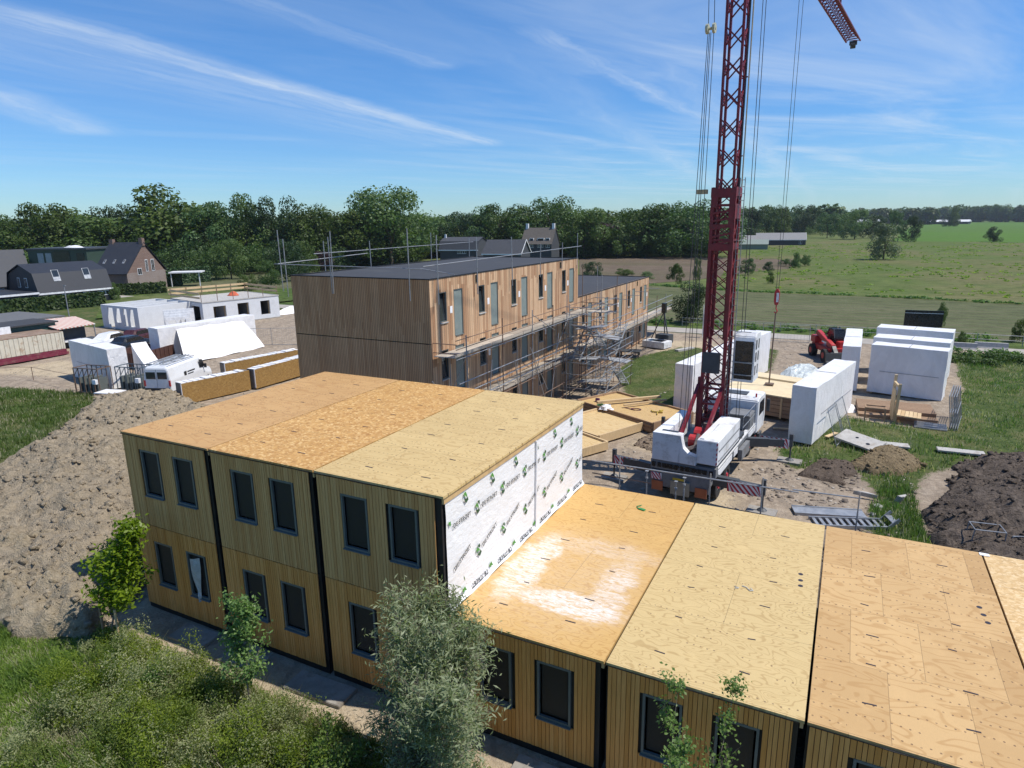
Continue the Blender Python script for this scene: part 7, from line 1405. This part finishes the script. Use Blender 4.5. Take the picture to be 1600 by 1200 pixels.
# ---- trees close to the camera
def branchy(name, label, cat, base, h, crown, nleaf, lsize, mat, bark, seed, r0=.035, lean=(0, 0), narrow=.5, stems=1, droop=0.0, levels=3, start=.3, up=.6):
    r_ = random.Random(seed); rg = np.random.default_rng(seed); t = thing(name, label, cat, base); b = MB(); tips = []
    def grow(p, d, L, r, lv):
        n = 5; pts = [Vector(p)]; dd = Vector(d)
        for i in range(n):
            dd = (dd+Vector((r_.uniform(-.16, .16), r_.uniform(-.16, .16), r_.uniform(-.04, .12)-droop*(lv > 0)))).normalized(); pts.append(pts[-1]+dd*L/n)
        for i in range(n): b.tube(pts[i], pts[i+1], r*(1-.75*i/n), r*(1-.75*(i+1)/n), n=5, cap=False)
        for i in range(1, n+1):
            f = i/n
            if lv < levels-1 and f > (start if lv == 0 else .1):
                for _ in range((3 if lv == 0 else 2)):
                    a = r_.uniform(0, 6.283); s = Vector((math.cos(a), math.sin(a), up+r_.uniform(-.2, .4))).normalized(); sd = (s*.75+dd*.35).normalized()
                    grow(pts[i], sd, (crown*(1.05-.55*f) if lv == 0 else L*.55)*r_.uniform(.6, 1.05), r*(1-.7*f)*.6+.002, lv+1)
            if lv >= 1: tips.extend([pts[i]+(pts[i-1]-pts[i])*q for q in (0, .35, .7)])
            elif f > .8: tips.append(pts[i])
    for s in range(stems):
        a = s/stems*6.28+.4; grow((math.cos(a)*.06*(stems > 1), math.sin(a)*.06*(stems > 1), -.1), (lean[0]+math.cos(a)*.18*(stems > 1), lean[1]+math.sin(a)*.18*(stems > 1), 1), h*r_.uniform(.9, 1.0), r0, 0)
    part('trunk', b, bark, t, smooth=True)
    T = np.array([v[:] for v in tips]); k = rg.integers(0, len(T), nleaf); c = T[k]+rg.normal(size=(nleaf, 3))*lsize*.9
    nn = rg.normal(size=(nleaf, 3))*.7; nn[:, 2] += .8; nn /= np.linalg.norm(nn, axis=1)[:, None]; a = np.cross(nn, rg.normal(size=(nleaf, 3))); a /= np.linalg.norm(a, axis=1)[:, None]; bb = np.cross(nn, a); s = lsize*rg.uniform(.6, 1.25, nleaf)[:, None]
    V = np.stack([c-a*s*.5, c-bb*s*.5*narrow+a*s*.05, c+a*s*.5-nn*s*.12, c+bb*s*.5*narrow+a*s*.05], 1).reshape(-1, 3); link('crown', leafmesh('crown', V, mat), t); return t
M_lf1 = leafmat('fresh green young leaves', (.11, .21, .025), (.25, .38, .05), .45, .4); M_lf2 = leafmat('small glossy leaves', (.08, .15, .03), (.19, .27, .06), .4, .4); M_lf3 = leafmat('silvery willow leaves', (.19, .25, .14), (.43, .49, .31), .4, .45)
branchy('young_tree', 'fresh green leafy young tree tied to two stakes before the soil bank', 'tree', (.95, -1.95, -.2), 3.7, 1.15, 5200, .17, M_lf1, M_bark2, 5, .04, narrow=.5, start=.38, levels=3)
for k, (dx, dy) in enumerate(((-.25, -.05), (.45, .0))): solo('tree_stake', MB().tube((0, 0, -.1), (0, 0, 1.35), .04, n=8), M_new if k else M_brn, ('dark left stake of the two supporting the fresh green young tree', 'pale right stake of the two supporting the fresh green young tree')[k], 'stake', (.95+dx, -1.95+dy, -.2))
solo('tree_tie', MB().bar((-.25, -.05, 0), (.45, 0, .02), .05, .03), M_dark, 'black strap tying the fresh green young tree to its stakes', 'strap', (.95, -1.95, .95))
branchy('young_tree', 'slender young tree with small glossy leaves reaching up past the lower windows', 'tree', (7.45, -2.35, -.2), 3.3, 1.15, 2600, .11, M_lf2, M_bark2, 12, .032, narrow=.55, start=.35, levels=3, lean=(.05, .02))
branchy('willow', 'silvery grey green bushy willow standing in front of the timber modules', 'willow', (13.35, -2.3, -.25), 4.3, 1.75, 31000, .15, M_lf3, M_bark2, 21, .05, narrow=.22, start=.02, levels=4, stems=5, up=.35)
branchy('sapling', 'sparse many stemmed sapling in front of the windows at the bottom edge', 'sapling', (18.75, -1.5, -.25), 4.0, .85, 2600, .085, M_lf2, M_bark2, 33, .018, narrow=.6, start=.2, levels=3, stems=3, up=1.0)
branchy('shrub', 'low grey green bush at the foot of the silvery willow on its left', 'shrub', (11.2, -3.2, -.25), 1.5, .8, 5200, .10, M_lf2, M_bark2, 40, .02, narrow=.4, start=.1, levels=3, stems=4)
branchy('shrub', 'dark leafy weed bush between the two young trees', 'shrub', (4.6, -3.0, -.25), .9, .6, 3000, .09, M_gr3, M_bark2, 41, .012, narrow=.4, start=.1, levels=3, stems=4)
branchy('shrub', 'dark bushy growth behind the fresh green young tree at the corner of the modules', 'shrub', (-1.3, .4, .2), 1.6, .8, 2600, .11, M_lf2, M_bark2, 43, .012, narrow=.5, start=.1, levels=3, stems=3)
# ================================================================== air
hz = bpy.data.materials.new('thin haze'); hz.use_nodes = True; hz.node_tree.nodes.clear()
_o = hz.node_tree.nodes.new('ShaderNodeOutputMaterial'); _v = hz.node_tree.nodes.new('ShaderNodeVolumePrincipled'); _v.inputs['Color'].default_value = (.80, .88, 1.0, 1); _v.inputs['Density'].default_value = 0.00008; _v.inputs['Anisotropy'].default_value = .2
hz.node_tree.links.new(_v.outputs[0], _o.inputs['Volume'])
struct('haze', MB().box(-6300, -3300, -1.5, 6300, 8300, 38), hz, kind='stuff')
